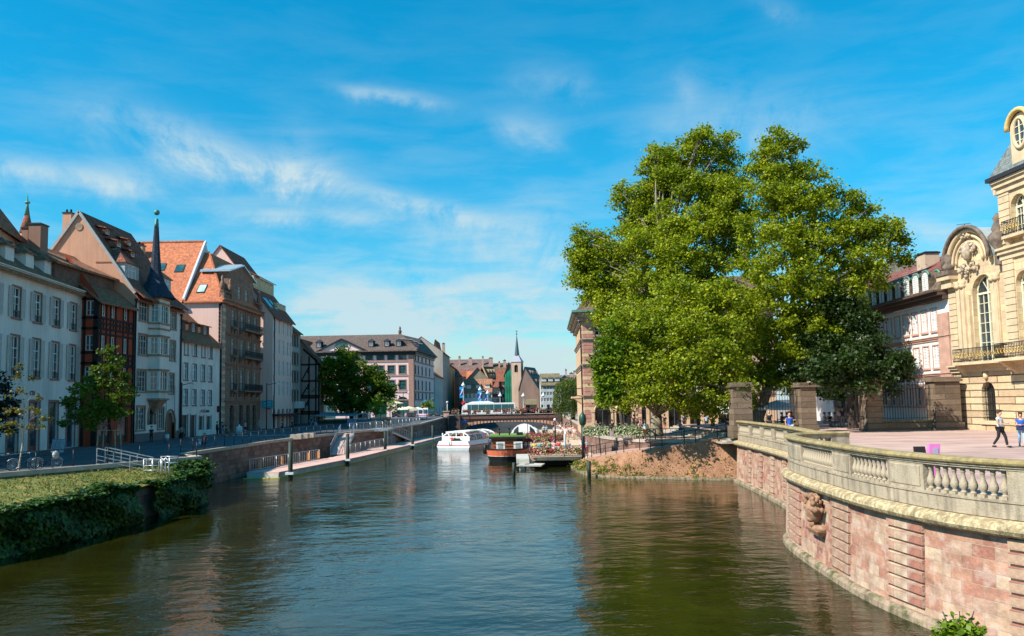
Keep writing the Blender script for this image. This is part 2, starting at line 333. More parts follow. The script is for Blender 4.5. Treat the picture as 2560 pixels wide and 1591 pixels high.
# --- materials of the ground
asph = plain('street_asphalt', (.085,.085,.09), .85, 0, .2, .8)
pave = ashlar('pink_paving', [(.42,.27,.22),(.5,.33,.27)], .6, .3, .006, (.3,.2,.17), .9, .004, .35)
cobb = plain('plaza_sand', (.50,.33,.27), .95, 0, .16, .5)
def gravelly(m):
    nt = m.node_tree; b = nt.nodes['Principled BSDF']; n = tex(nt, 'ShaderNodeTexNoise', 1.2, 'Object', 8); n.inputs['Roughness'].default_value = .75; r = ramp(nt, [(.56, 0), (.7, .7)]); nt.links.new(n.outputs[0], r.inputs[0])
    lk = b.inputs['Base Color'].links[0].from_socket; sn_ = tex(nt, 'ShaderNodeTexNoise', .9, 'Object', 7, mp=(.18,1.3,1)); sr_ = ramp(nt, [(.35,.78),(.6,1.04)]); nt.links.new(sn_.outputs[0], sr_.inputs[0]); lk = mixc(nt, 1, lk, sr_.outputs[0], 'MULTIPLY'); g = nt.nodes.new('ShaderNodeSeparateXYZ'); t = nt.nodes.new('ShaderNodeTexCoord'); nt.links.new(t.outputs['Object'], g.inputs[0])
    # moss and weeds only where the square meets the palace front
    mr = nt.nodes.new('ShaderNodeMapRange'); mr.inputs[1].default_value = 50; mr.inputs[2].default_value = 58; nt.links.new(g.outputs[1], mr.inputs[0])
    mu = nt.nodes.new('ShaderNodeMath'); mu.operation = 'MULTIPLY'; nt.links.new(r.outputs[0], mu.inputs[0]); nt.links.new(mr.outputs[0], mu.inputs[1])
    o = mixc(nt, mu.outputs[0], lk, (.22,.2,.07)); nt.links.new(o, b.inputs['Base Color'])
gravelly(cobb)
LE = [(-62,-20,2.75),(-28.5,46,2.75),(-22.0,58.6,2.75),(-25.0,63,2.75),(-24.6,84,2.75),(-22.4,103,2.75),(-18.4,122,2.75),(-15.9,143,2.9),(-13.3,163,3.65),(-13.3,178,3.65),(-14,200,3.2),(-13.5,225,3.0)]
RE = [(16.5,0,3.6),(16.5,61,3.6)]
mb = MB()
for a, b in zip(LE, LE[1:]): mb.poly([(a[0], a[1], a[2]), (b[0], b[1], b[2]), (-900, b[1], b[2]), (-900, a[1], a[2])])
mb.poly([(-900,225,3.0),(900,225,3.0),(900,1500,3.0),(-900,1500,3.0)]); mb.poly([(-13.5,225,-1),(11,225,-1),(11,225,3.0),(-13.5,225,3.0)])
struct('left_street', mb, asph)
# right bank: promenade under the trees, palace square
RB = [(17.6,62.5),(17.4,67.2),(14,67.8),(11,69.3),(9.3,72.5),(8.3,78),(7.7,86),(8.0,94),(8.4,100),(9.6,122),(9.6,163),(9.6,178),(11,200),(11,225)]
mb = MB(); zz = [2.85]*10+[3.65,3.65,3.2,3.0]
for k in range(len(RB)-1):
    a, b = RB[k], RB[k+1]; mb.poly([(a[0], a[1], zz[k]), (900, a[1], zz[k]), (900, b[1], zz[k+1]), (b[0], b[1], zz[k+1])])
struct('promenade', mb, plain('promenade_gravel', (.33,.25,.2), .95, 0, .2, .7))
NEAR = smooth([(15.6,39.0),(13.6,38.6),(12.5,37.4),(11.85,35.3),(11.45,32),(11.25,29),(11.15,26.5),(11.25,24.3),(11.65,21.9),(12.5,19.9),(14,17.8),(16.5,16)], .4)
FAR = smooth([(16.9,62.5),(16.5,56),(15.9,49),(15.2,44),(14.7,41),(14.9,39.3)], .5)
NEAR = [Vector((p[0], p[1])) for p in [(*q,) for q in NEAR]]; FAR = [Vector((p[0], p[1])) for p in FAR]
mb = MB(); P = [(p.x+.1, p.y) for p in FAR]+[(p.x+.15, p.y) for p in NEAR[2:]]
for a, b in zip(P, P[1:]): mb.poly([(a[0], a[1], PLAZA), (b[0], b[1], PLAZA), (60, b[1], PLAZA), (60, a[1], PLAZA)])
mb.poly([(P[-1][0], 16, PLAZA), (P[-1][0]+8, -10, PLAZA), (900, -10, PLAZA), (900, 16, PLAZA)]); mb.poly([(60,16,PLAZA),(900,16,PLAZA),(900,62.5,PLAZA),(60,62.5,PLAZA)])
mb.poly([(17.6,62.5,PLAZA),(900,62.5,PLAZA),(900,105,PLAZA-.02),(31,105,PLAZA-.02),(31,90,PLAZA-.02),(17.6,90,PLAZA-.02)])
struct('palace_square', mb, cobb)
# low steps down from the square to the promenade
mb = MB()
for k in range(5): mb.box(17.6-.35*k-.35, 17.6-.35*k, 63.5, 90, 2.8, PLAZA-.14*(k+1))
struct('terrace_steps', mb, plain('step_stone', (.4,.34,.27), .9))
# --- quay walls
sand = ashlar('quay_stone', [(.20,.11,.085),(.27,.16,.12),(.24,.15,.12),(.31,.20,.15)], .9, .42, .012, (.12,.08,.06), .9, .02, .6)
coping = plain('coping_stone', (.42,.35,.28), .85, 0, .2, 1.5)
LP = [Vector((a[0], a[1])) for a in LE[:9]]
def quay_wall(name, pts, label, side=-1):
    t = thing(name, (pts[0][0], pts[0][1], 0), label, 'quay wall'); mb = MB(); mc = MB()
    for a, b in zip(pts, pts[1:]):
        d = Vector((b[0]-a[0], b[1]-a[1])).normalized(); n = Vector((-d.y, d.x))*side; L = (Vector(b[:2])-Vector(a[:2])).length
        q = [(a[0], a[1], -1.5), (b[0], b[1], -1.5), (b[0], b[1], b[2]), (a[0], a[1], a[2])]; mb.poly(q[::-1] if side < 0 else q, 0)
        h = .14; A = Vector((a[0], a[1], a[2])); B = Vector((b[0], b[1], b[2])); n3 = Vector((n.x, n.y, 0)); up = Vector((0,0,1))
        mc.hexa([A+n3*.07-up*.12, B+n3*.07-up*.12, B-n3*.3-up*.12, A-n3*.3-up*.12, A+n3*.07+up*h, B+n3*.07+up*h, B-n3*.3+up*h, A-n3*.3+up*h])
    obj('wall', mb, sand, t); obj('coping', mc, coping, t); return t
quay_wall('quay_wall', LE[0:3], 'stone edge wall of the left quay above the lawn')
quay_wall('quay_wall', LE[2:9], 'long dark sandstone quay wall behind the floating pontoon')
quay_wall('quay_wall', [(x, y, z) for (x, y), z in zip(RB[1:11], [2.85]*9+[3.65])], 'low pink retaining wall with olive capping along the promenade on the right bank', side=1)
# --- lawn terrace and ivy
IV = smooth([(-31,10),(-24.4,30),(-22.2,37),(-21.3,46),(-20.9,51),(-20.9,56.0)], 1.0)
fence_x = lambda y: -28.5+(y-46)*6.5/12.6 if y > 46 else -28.5+(y-46)*33.5/66
mb = MB(); rows = []
for p in IV:
    fx = fence_x(p.y); rows.append([(fx+(p.x-fx)*t, p.y, 2.55-.75*t+.12*math.sin(p.y*.7+5*t)*t) for t in (0,.2,.4,.6,.8,1)])
for a, b in zip(rows, rows[1:]):
    for k in range(5): mb.poly([a[k], a[k+1], b[k+1], b[k]], smooth=True)
m_, nt_, b_ = newmat('dry_lawn'); n = tex(nt_, 'ShaderNodeTexNoise', .9, 'Object', 8); n.inputs['Roughness'].default_value = .7; r = ramp(nt_, [(.34, (.06,.10,.012)), (.5, (.15,.16,.02)), (.62, (.30,.22,.06)), (.75, (.2,.12,.05))]); nt_.links.new(n.outputs[0], r.inputs[0]); nt_.links.new(r.outputs[0], b_.inputs['Base Color']); b_.inputs['Roughness'].default_value = .95
n = tex(nt_, 'ShaderNodeTexNoise', 12, 'Object', 5); bump(nt_, b_, n.outputs[0], .1, .9)
struct('lawn', mb, m_)
mb = MB()
for a, b in zip(IV, IV[1:]): mb.poly([(a.x-.35, a.y, -1), (b.x-.35, b.y, -1), (b.x-.35, b.y, 1.8), (a.x-.35, a.y, 1.8)][::-1])
p = IV[-1]; mb.poly([(p.x-.35, p.y, -1), (-25, 62.9, -1), (-25, 62.9, 2.6), (p.x-.35, p.y, 1.8)][::-1]); mb.poly([(p.x-.35, p.y, 1.8), (-25, 62.9, 2.6), (-22.1, 58.6, 2.6)])
t = thing('retaining_wall', (-21, 46, 0), 'low wall overgrown with ivy holding up the lawn by the water', 'retaining wall'); obj('wall', mb, sand, t)
def leaves(name, pts, size, mat, aspect=.62, up=.35, seed=3, fold=.25, parent=None, bias=None):
    """pts: (n,3) array; one small folded leaf face at each point"""
    rs = np.random.RandomState(seed); n = len(pts); off = np.array(LOC[parent.name] if parent is not None else (0,0,0)); pts = pts-off
    nrm = rs.normal(size=(n, 3)); nrm[:, 2] = np.abs(nrm[:, 2])*(.6+up)+up
    if bias is not None: nrm = nrm*.55+bias
    nrm /= np.linalg.norm(nrm, axis=1)[:, None]
    a = rs.normal(size=(n, 3)); a -= nrm*(a*nrm).sum(1)[:, None]; a /= np.linalg.norm(a, axis=1)[:, None]; b = np.cross(nrm, a)
    s = size*(.6+.8*rs.rand(n))[:, None]
    v = np.stack([pts-a*s*.5, pts+b*s*aspect*.5+nrm*s*fold*.3, pts+a*s*.5, pts-b*s*aspect*.5+nrm*s*fold*.3], 1).reshape(-1, 3)
    me = bpy.data.meshes.new(name); me.vertices.add(n*4); me.vertices.foreach_set('co', v.astype('f').ravel())
    me.loops.add(n*4); me.loops.foreach_set('vertex_index', np.arange(n*4, dtype='i')); me.polygons.add(n); me.polygons.foreach_set('loop_start', np.arange(0, n*4, 4, dtype='i')); me.update(calc_edges=True)
    me.materials.append(mat); o = bpy.data.objects.new(name, me); C.objects.link(o)
    if parent is not None: o.parent = parent
    LOC[o.name] = Vector(off); return o
ivy_leaf = leafmat('ivy_leaf', [(.014,.036,.005), (.035,.085,.01), (.09,.17,.015)], .2)
rs = np.random.RandomState(5); pp = []; bb_ = []; IVS = arc(IV)
for k in range(42000):
    s = rs.rand()*IVS[-1]; p, d = at_s(IV, IVS, s); n = Vector((d.y, -d.x)); lump = math.sin(s*1.3)*.25+math.sin(s*.55+1)*.3+math.sin(s*2.9)*.12
    if 46.5 < p.y < 48.2: continue
    if rs.rand() < .45: r = rs.rand(); o = -1.6*r**1.3+.5; z = 1.68+(.3+lump*.45)*math.cos((o+.1)*1.1)+rs.normal()*.1
    else: z = -.05+2.1*rs.rand()**.8; o = .35+lump*.6*math.sin(z*1.5)+.25*math.sin(z*3+s)+rs.rand()*.25
    pp.append((p.x+n.x*o, p.y+n.y*o, z)); bb_.append((0,0,.7) if z > 1.75 else (1.5,-.15,.1))
for k in range(9000):
    t_ = rs.rand(); x = -21.0-3.7*t_; y = 56.2+6.2*t_; z = rs.rand()*2.6; pp.append((x+.4*rs.rand(), y-.5*rs.rand()-.4*math.sin(z*2+t_*9), z+.25*t_)); bb_.append((1.0,-.8,.1) if z < 2 else (0,0,.6))
    if k % 2: pp.append((-21.9+rs.normal()*.5-1.2*t_, 56.2+rs.normal()*1.1+2.6*t_, 1.9+.35*math.sin(t_*7)+rs.rand()*.5)); bb_.append((0,0,.6)) if k % 2 else None
tag(leaves('ivy', np.array(pp), .22, ivy_leaf, .8, .5, 8, bias=np.array(bb_)), kind='stuff')
rs = np.random.RandomState(6); pp = []
for k in range(9000):
    y = 20+36*rs.rand(); fx = fence_x(y); ix = min(IV, key=lambda q: abs(q.y-y)).x; t_ = rs.rand()**.8; pp.append((fx+(ix-fx)*t_, y, 2.6-.75*t_+.03))
tag(leaves('grass', np.array(pp), .16, leafmat('grass_blade', [(.06,.09,.012), (.14,.16,.02), (.3,.24,.06)], .3), .3, .1, 9), kind='stuff')
# --- sandstone wall and balustrade of the palace terrace
pink = ashlar('terrace_wall_stone', [(.50,.26,.17),(.54,.35,.23),(.43,.20,.135),(.52,.30,.20),(.49,.27,.18),(.57,.40,.27),(.46,.23,.155),(.51,.32,.22),(.40,.175,.12),(.50,.31,.215)], .66, .33, .012, (.40,.28,.20), .92, .03, .7, moss=.35)
def mossy(name, c, mc, lo=.45, hi=.6, scale=3.5):
    if name in MATS: return MATS[name]
    m, nt, b = newmat(name); n = tex(nt, 'ShaderNodeTexNoise', scale, 'Object', 9); n.inputs['Roughness'].default_value = .7; r = ramp(nt, [(lo, 0), (hi, 1)]); nt.links.new(n.outputs[0], r.inputs[0])
    n2 = tex(nt, 'ShaderNodeTexNoise', 1.1, 'Object', 6); r2 = ramp(nt, [(.3, tuple(x*.72 for x in c)), (.7, c)]); nt.links.new(n2.outputs[0], r2.inputs[0])
    o = mixc(nt, r.outputs[0], r2.outputs[0], mc); n5 = tex(nt, 'ShaderNodeTexNoise', 1.7, 'Object', 7, mp=(2.5,2.5,.35)); r5 = ramp(nt, [(.36, .55), (.55, 1)]); nt.links.new(n5.outputs[0], r5.inputs[0]); o = mixc(nt, .85, o, r5.outputs[0], 'MULTIPLY')
    nt.links.new(o, b.inputs['Base Color']); b.inputs['Roughness'].default_value = .92; n3 = tex(nt, 'ShaderNodeTexNoise', 22, 'Object', 6); bump(nt, b, n3.outputs[0], .025, .7); MATS[name] = m; return m
bal_stone = mossy('balustrade_stone', (.47,.38,.26), (.24,.18,.10), .52, .72)
rail_stone = mossy('mossy_rail_stone', (.42,.33,.17), (.34,.24,.07), .42, .62, 5)
corn_stone = mossy('lichen_cornice_stone', (.42,.31,.16), (.58,.46,.26), .47, .56, 6)
foot_stone = mossy('wet_footing_stone', (.42,.30,.20), (.10,.11,.03), .45, .62, 2.5)
def path_px(path, px):
    S = arc(path); best = None
    for k in range(int(S[-1]/.04)):
        s = k*.04; p, d = at_s(path, S, s); e = abs(proj((p.x, p.y, 4))[0]-px)
        if best is None or e < best[0]: best = (e, s)
    return best[1]
bm_ = MB(); bm_.box(-.105,.105,-.105,.105,0,.07); bm_.lathe((0,0,.07), [(.085,0),(.085,.03),(.055,.045),(.06,.07),(.105,.13),(.115,.20),(.10,.27),(.062,.37),(.048,.47),(.052,.52),(.072,.54),(.055,.57),(.078,.61)], 14); bm_.box(-.095,.095,-.095,.095,.68,.75)
BAL = mesh('baluster', bm_, bal_stone)
def terrace(path, side, piers, label_w, label_b, per, mask=None):
    S = arc(path); c = path[len(path)//2]
    w = thing('embankment_wall', (c.x, c.y, 0), label_w, 'wall'); mb = MB(); sweep(mb, path, [(.62,-1.5),(.30,.35),(.17,2.75)], side); obj('wall', mb, pink, w)
    mb = MB(); sweep(mb, path, [(.30,-1.5),(.62,-1.5),(.52,.16),(.42,.26),(.26,.28)], side, closed=True); obj('footing', mb, foot_stone, w)
    mb = MB(); sweep(mb, path, [(-.2,2.74),(.34,2.74),(.44,2.80),(.50,2.90),(.48,3.0),(.40,3.07),(.22,3.13),(-.2,3.14)], side, closed=True, smooth_=False); obj('cornice', mb, corn_stone, w)
    b = thing('balustrade', (c.x, c.y, 3.1), label_b, 'balustrade')
    mb = MB(); sweep(mb, path, [(-.24,3.15),(.17,3.15),(.17,3.52),(.20,3.54),(.20,3.6),(-.24,3.6)], side, closed=True); obj('plinth', mb, bal_stone, b)
    mb = MB(); sweep(mb, path, [(-.2,4.33),(.15,4.33),(.15,4.37),(.19,4.39),(.19,4.43),(-.2,4.43)], side, closed=True); obj('frieze', mb, bal_stone, b)
    mb = MB(); sweep(mb, path, [(-.24,4.432),(.20,4.432),(.25,4.46),(.27,4.51),(.25,4.56),(.18,4.59),(-.2,4.59),(-.27,4.53)], side, closed=True, smooth_=False); obj('handrail', mb, rail_stone, b)
    for s0, s1 in piers:
        mb = MB(); sweep(mb, path, [(-.2,3.6),(.13,3.6),(.13,4.33),(-.2,4.33)], side, s0, s1, closed=True)
        if s1-s0 > .7:
            sweep(mb, path, [(.132,3.68),(.155,3.70),(.155,4.24),(.132,4.26)], side, s0+.14, s1-.14, closed=True)
        obj('pier', mb, bal_stone, b)
        if s1-s0 > .5 and per:
            mq = MB(); z = .42
            while z < 2.5: sweep(mq, path, [(.30-(z-.35)*.055-.02, z), (.385-(z-.35)*.055, z+.02), (.385-(z-.35)*.055, z+.27), (.30-(z-.35)*.055-.02, z+.29)], side, s0, s1, closed=True); z += .335
            obj('rusticated_pier', mq, pink, w)
    for (a0, a1), (b0, b1) in zip(piers, piers[1:]):
        L = b0-a1; n = max(1, round(L/(.285 if per else .33)))
        for k in range(n):
            p, d = at_s(path, S, a1+L*(k+.5)/n); put('baluster', BAL, b, (p.x-c.x, p.y-c.y, 3.6-3.1), math.atan2(d.y, d.x))
    return w, b
pz_ = [(1971,1981),(2011,2039),(2090,2135),(2230,2318),(2527,2585)]
prs = [(path_px(NEAR, a), path_px(NEAR, b)) for a, b in pz_]; prs = [(min(p), max(p)) for p in prs]; SN = arc(NEAR)[-1]
prs = [(0, .9), (1.9, 2.4)]+prs
if prs[-1][1] < SN-3: prs.append((SN-.6, SN))
W1, B1 = terrace(NEAR, -1, prs, 'curved pink sandstone embankment wall with banded piers rising from the water at right', 'nearest curved stone balustrade with bulging balusters along the palace square', 1)
SF = arc(FAR)[-1]; fp = [(0,.5),(3.9,4.8),(7.3,8.3),(10.6,11.6),(14,15),(17.6,18.4),(SF-1.3,SF)]
fp = [p for p in fp if p[1] <= SF]
W2, B2 = terrace(FAR, -1, fp, 'lower pink embankment wall running back from the curved bastion to the earth bank', 'far straight stone balustrade behind the curved one, ending at the shaded pillar', 1)
# carved relief of a head with curls on the bastion
s_m = path_px(NEAR, 2060); p, d = at_s(NEAR, arc(NEAR), s_m); nn = Vector((d.y, -d.x)); tt = Vector((d.x, d.y))
def rel(u, o, z): return (p.x+tt.x*u+nn.x*o, p.y+tt.y*u+nn.y*o, z)
mb = MB(); rr = random.Random(4)
mb.ball(rel(0,.42,2.12), .34, 12, sz=1.35); mb.ball(rel(.05,.62,2.05), .12, 8, sz=1.6); mb.ball(rel(0,.58,1.8), .16, 8, sz=.8); mb.ball(rel(-.14,.66,2.2), .07, 6); mb.ball(rel(.16,.66,2.2), .07, 6)
for k in range(70):
    a = rr.uniform(0, math.pi*2); r_ = rr.uniform(.3,.55); u = math.cos(a)*r_*1.15; z = 2.42+abs(math.sin(a))*.22-.12*abs(u); mb.ball(rel(u*1.1, .32+rr.random()*.32, z-rr.random()*.25*(abs(u) > .3)), rr.uniform(.07,.12), 6)
mb.ball(rel(-.5,.3,1.55), .22, 8, sz=.7); mb.ball(rel(.45,.3,1.5), .24, 8, sz=.6); mb.ball(rel(0,.3,1.45), .26, 8, sz=.6)
mb.hexa([rel(-.6,.15,1.25), rel(.6,.15,1.25), rel(.6,.5,1.25), rel(-.6,.5,1.25), rel(-.7,.15,1.42), rel(.7,.15,1.42), rel(.7,.58,1.42), rel(-.7,.58,1.42)])
obj('carved_head', mb, plain('carved_brown_stone', (.30,.17,.10), .95, 0, .35, 5), W1)
# ================================================================ BUILDING KIT
class Fac:
    """a facade plane, from its left end a to its right end b as seen from outside"""
    def __init__(s, a, b):
        s.a = Vector((a[0], a[1])); s.b = Vector((b[0], b[1])); s.L = (s.b-s.a).length; s.d = (s.b-s.a)/s.L; s.o = Vector((s.d.y, -s.d.x)); s.rot = math.atan2(s.d.y, s.d.x)
    def pt(s, u, o, z): return Vector((s.a.x+s.d.x*u+s.o.x*o, s.a.y+s.d.y*u+s.o.y*o, z))
    def uz(s, px, py=1000, off=0):
        q = s.o*off; p = VP(px, py, s.a+q, s.b+q); return (Vector((p.x, p.y))-s.a).dot(s.d), p.z
    def u(s, px): return s.uz(px, 900)[0]
    def z(s, px, py, off=0): return s.uz(px, py, off)[1]
def wall(mb, f, u0, u1, z0, z1, holes=(), dep=.28, mi=0, off=0, top=None):
    """wall face with real openings and reveals; holes are (u0, u1, z0, z1[, arched])"""
    us = sorted({u0, u1, *[max(u0, min(u1, h[k])) for h in holes for k in (0, 1)]}); zs = sorted({z0, z1, *[max(z0, min(z1, h[k])) for h in holes for k in (2, 3)]})
    for ua, ub in zip(us, us[1:]):
        for za, zb in zip(zs, zs[1:]):
            if ub-ua < 1e-4 or zb-za < 1e-4: continue
            uc, zc = (ua+ub)/2, (za+zb)/2
            if any(h[0] < uc < h[1] and h[2] < zc < h[3] for h in holes): continue
            mb.poly([f.pt(ua, off, za), f.pt(ub, off, za), f.pt(ub, off, zb), f.pt(ua, off, zb)], mi)
    for h in holes:
        a, b, c, d = h[:4]; q = [(a, c), (b, c), (b, d), (a, d)]
        for (x1, y1), (x2, y2) in zip(q, q[1:]+q[:1]): mb.poly([f.pt(x1, off, y1), f.pt(x1, off-dep, y1), f.pt(x2, off-dep, y2), f.pt(x2, off, y2)], mi)
        if len(h) > 4 and h[4]:                                # arch: fill the two upper corners
            r = (b-a)/2; m = (a+b)/2; n = 8; zt = d-r*h[4]
            for sgn in (-1, 1):
                ring = [(m+sgn*r*math.cos(t*math.pi/2/n), zt+r*h[4]*math.sin(t*math.pi/2/n)) for t in range(n+1)]
                for (x1, y1), (x2, y2) in zip(ring, ring[1:]):
                    q = [f.pt(x1, off, y1), f.pt(m+sgn*r, off, y1), f.pt(m+sgn*r, off, y2), f.pt(x2, off, y2)]; mb.poly(q if sgn > 0 else q[::-1], mi)
                    mb.poly([f.pt(x1, off, y1), f.pt(x2, off, y2), f.pt(x2, off-dep, y2), f.pt(x1, off-dep, y1)], mi)
def fbox(mb, f, u0, u1, o0, o1, z0, z1, mi=0):
    mb.hexa([f.pt(u0,o0,z0), f.pt(u1,o0,z0), f.pt(u1,o1,z0), f.pt(u0,o1,z0), f.pt(u0,o0,z1), f.pt(u1,o0,z1), f.pt(u1,o1,z1), f.pt(u0,o1,z1)], mi)
def slab(mb, pts, t=.22, mi=0):
    P = [Vector(p) for p in pts]; n = (P[1]-P[0]).cross(P[2]-P[0])
    if n.z < 0: P = P[::-1]
    B = [p-Vector((0,0,t)) for p in P]; mb.poly(P, mi); mb.poly(B[::-1], mi)
    for k in range(len(P)): k2 = (k+1) % len(P); mb.poly([B[k], B[k2], P[k2], P[k]], mi)
WHITE = plain('window_white', (.72,.70,.64), .5); GLS = glass_mat('window_glass'); GLG = glass_mat('window_glass_green', (.015,.06,.06)); DKW = plain('dark_window_wood', (.05,.035,.03), .5); DKM = DARK()
GREYSH = plain('shutter_grey_paint', (.50,.47,.42), .6); WHSH = plain('shutter_white_paint', (.72,.70,.66), .6); STN = plain('surround_sandstone', (.27,.15,.12), .85, 0, .25, 2); STB = plain('surround_brown_stone', (.30,.20,.13), .85, 0, .25, 2)
CACHE = {}
def win_mesh(w, h, kind):
    """frame, bars; glass as the second material"""
    key = (round(w, 1), round(h, 1), kind)
    if key in CACHE: return CACHE[key]
    m = MB(); t = .07; y0, y1 = .10, .16
    def b(x0, x1, z0, z1, ya=y0, yb=y1): m.box(x0, x1, ya, yb, z0, z1, 0)
    b(0, t, 0, h); b(w-t, w, 0, h); b(t, w-t, 0, t); b(t, w-t, h-t, h)
    nv = 1 if w > .75 and kind != 'plainsash' else 0
    if kind == 'triple': nv = 2
    if kind == 'slit': nv = 0
    for k in range(nv): x = w*(k+1)/(nv+1); b(x-.045, x+.045, t, h-t, .09, .165)
    if kind == 'plainsash': b(t, w-t, h*.6-.04, h*.6+.04, .085, .167)
    if kind not in ('slit','plainsash'):
        zt = h*.70; 
        if h > 1.6: b(t, w-t, zt-.04, zt+.04, .085, .167)
        for fz in ((.35,) if h <= 2.2 else (.23,.46)): b(t, w-t, h*fz-.015, h*fz+.015, .11, .15)
    if kind == 'grid':
        for k in range(1, 4): x = w*k/4; b(x-.015, x+.015, t, h-t, .11, .152)
    m.poly([(t,.155,t), (w-t,.155,t), (w-t,.155,h-t), (t,.155,h-t)], 1)
    CACHE[key] = m; return m
def shutter_mb(w, h):
    m = MB(); t = .06; m.box(0, t, -.05, -.01, 0, h); m.box(w-t, w, -.05, -.01, 0, h)
    for z in (0, h*.5-.03, h-t): m.box(t, w-t, -.05, -.01, z, z+t)
    n = max(4, int(h/.13))
    for k in range(n):
        z = t+(h-2*t)*(k+.5)/n
        if abs(z-h*.5) < .07: continue
        m.hexa([(t,-.035,z-.04), (w-t,-.035,z-.04), (w-t,-.012,z-.04), (t,-.012,z-.04), (t,-.02,z+.045), (w-t,-.02,z+.045), (w-t,-.008,z+.045), (t,-.008,z+.045)])
    return m
MC = {}
def cmesh(key, fn, mats):
    if key not in MC: MC[key] = mesh(key[0], fn(), mats)
    return MC[key]
def window(par, f, u0, u1, z0, z1, kind='std', frame=WHITE, glass=GLS, surround=STN, shutters=None, merged=False, off=0, sw=.16, guard=False):
    w, h = round(u1-u0, 1), round(z1-z0, 1); w = max(w, .3); h = max(h, .3)
    pl = f.pt(u0, off, z0)-LOC[par.name]; um = (u1-u0)/w; 
    fm = cmesh(('window', w, h, kind, frame.name, glass.name, merged), lambda: win_mesh(w, h, kind), [frame, glass])
    if merged: o = put('window', fm, par, pl, f.rot); o.scale = (um, 1, (z1-z0)/h); return o
    def strip():
        src = win_mesh(w, h, kind); m = MB(); 
        for fc, mi in zip(src.f, src.m):
            if mi == 0: m.poly([src.v[i] for i in fc])
        return m
    def pane(): m = MB(); m.poly([(.07,.157,.07), (w-.07,.157,.07), (w-.07,.157,h-.07), (.07,.157,h-.07)]); return m
    o = put('window', cmesh(('window_frame', w, h, kind, frame.name), strip, frame), par, pl, f.rot); o.scale = (um, 1, (z1-z0)/h)
    put('pane', cmesh(('pane', w, h, glass.name), pane, glass), o)
    if surround is not None:
        def sur():
            m = MB(); s = sw; m.box(-s, 0, -.05, .05, -.0, h); m.box(w, w+s, -.05, .05, -.0, h); m.box(-s, w+s, -.05, .05, h, h+s); m.box(-s-.04, w+s+.04, -.11, .06, -.16, -.003); return m
        put('surround', cmesh(('surround', w, h, sw, surround.name), sur, surround), o)
    if guard:
        def gd():
            m = MB(); m.box(0, w, -.04, -.01, .55, .59)
            for k in range(int(w/.14)+1): x = .02+k*.14; m.box(x, x+.02, -.035, -.015, .0, .55)
            return m
        put('window_guard', cmesh(('guard', w), gd, DKM), o)
    if shutters:
        s_w = w*.5; sm = cmesh(('shutter', w, h, shutters[0].name), lambda: shutter_mb(s_w, h), shutters[0]); mode = shutters[1]
        gap = sw if surround is not None else 0
        if mode == 'closed':
            put('shutter', sm, o, (0, .06, 0)); put('shutter', sm, o, (s_w, .06, 0))
        else:
            yo = -.055 if surround is not None else 0
            if 'l' in mode: put('shutter', sm, o, (-s_w-gap*.2, yo, 0))
            if 'r' in mode: put('shutter', sm, o, (w+gap*.2, yo, 0))
            if 'L' in mode: put('shutter', sm, o, (-s_w*.55, yo-.2, 0), R(-35))
    return o
def simple_windows(par, f, cols, rows, w, off=0, **kw):
    for (z0, z1) in rows:
        for u in cols: window(par, f, u-w/2, u+w/2, z0, z1, off=off, **kw)
def holes_of(cols, rows, w): return [(u-w/2, u+w/2, z0, z1) for z0, z1 in rows for u in cols]
def chimney(par, x0, x1, y, dp, z0, z1, m, pots=2, cap=None):
    mb = MB(); mb.box(x0, x1, y, y+dp, z0, z1, 0); mb.box(x0-.08, x1+.08, y-.08, y+dp+.08, z1, z1+.14, 1); mb.box(x0+.05, x1-.05, y+.05, y+dp-.05, z1+.14, z1+.2, 1)
    for k in range(pots):
        x = x0+(x1-x0)*(k+.5)/pots; mb.lathe((x, y+dp/2, z1+.19), [(.13,0),(.1,.35),(.13,.37)], 8, 1)
    return obj('chimney', mb, [m, cap or DKM], par)
def chim_px(par, px0, px1, pyt, y, pyb, m, pots=2, dp=.9):
    a = D(px0, pyt, y); b = D(px1, pyt, y); return chimney(par, a.x, b.x, y, dp, D(px0, pyb, y).z-2.5, a.z, m, pots)
def text(name, s, f, u, o, z, size, m, par, ext=.02, bold=0):
    cu = bpy.data.curves.new(name, 'FONT'); cu.body = s; cu.size = size; cu.extrude = ext; cu.align_x = 'CENTER'; cu.align_y = 'CENTER'; cu.offset = bold
    t = bpy.data.objects.new('tmp', cu); C.objects.link(t); dg = bpy.context.evaluated_depsgraph_get(); me = bpy.data.meshes.new_from_object(t.evaluated_get(dg)); bpy.data.objects.remove(t)
    me.materials.clear(); me.materials.append(m); ob = bpy.data.objects.new(name, me); C.objects.link(ob); ob.parent = par
    ob.location = f.pt(u, o, z)-LOC[par.name]; ob.rotation_euler = (R(90), 0, f.rot); LOC[ob.name] = Vector((0,0,0)); return ob
def cornice(mb, f, u0, u1, z, p=.35, h=.4, mi=0):
    fbox(mb, f, u0, u1, -.1, p*.35, z-h, z-h*.55, mi); fbox(mb, f, u0-.02, u1+.02, -.1, p*.7, z-h*.55, z-h*.2, mi); fbox(mb, f, u0-.05, u1+.05, -.1, p, z-h*.2, z, mi)
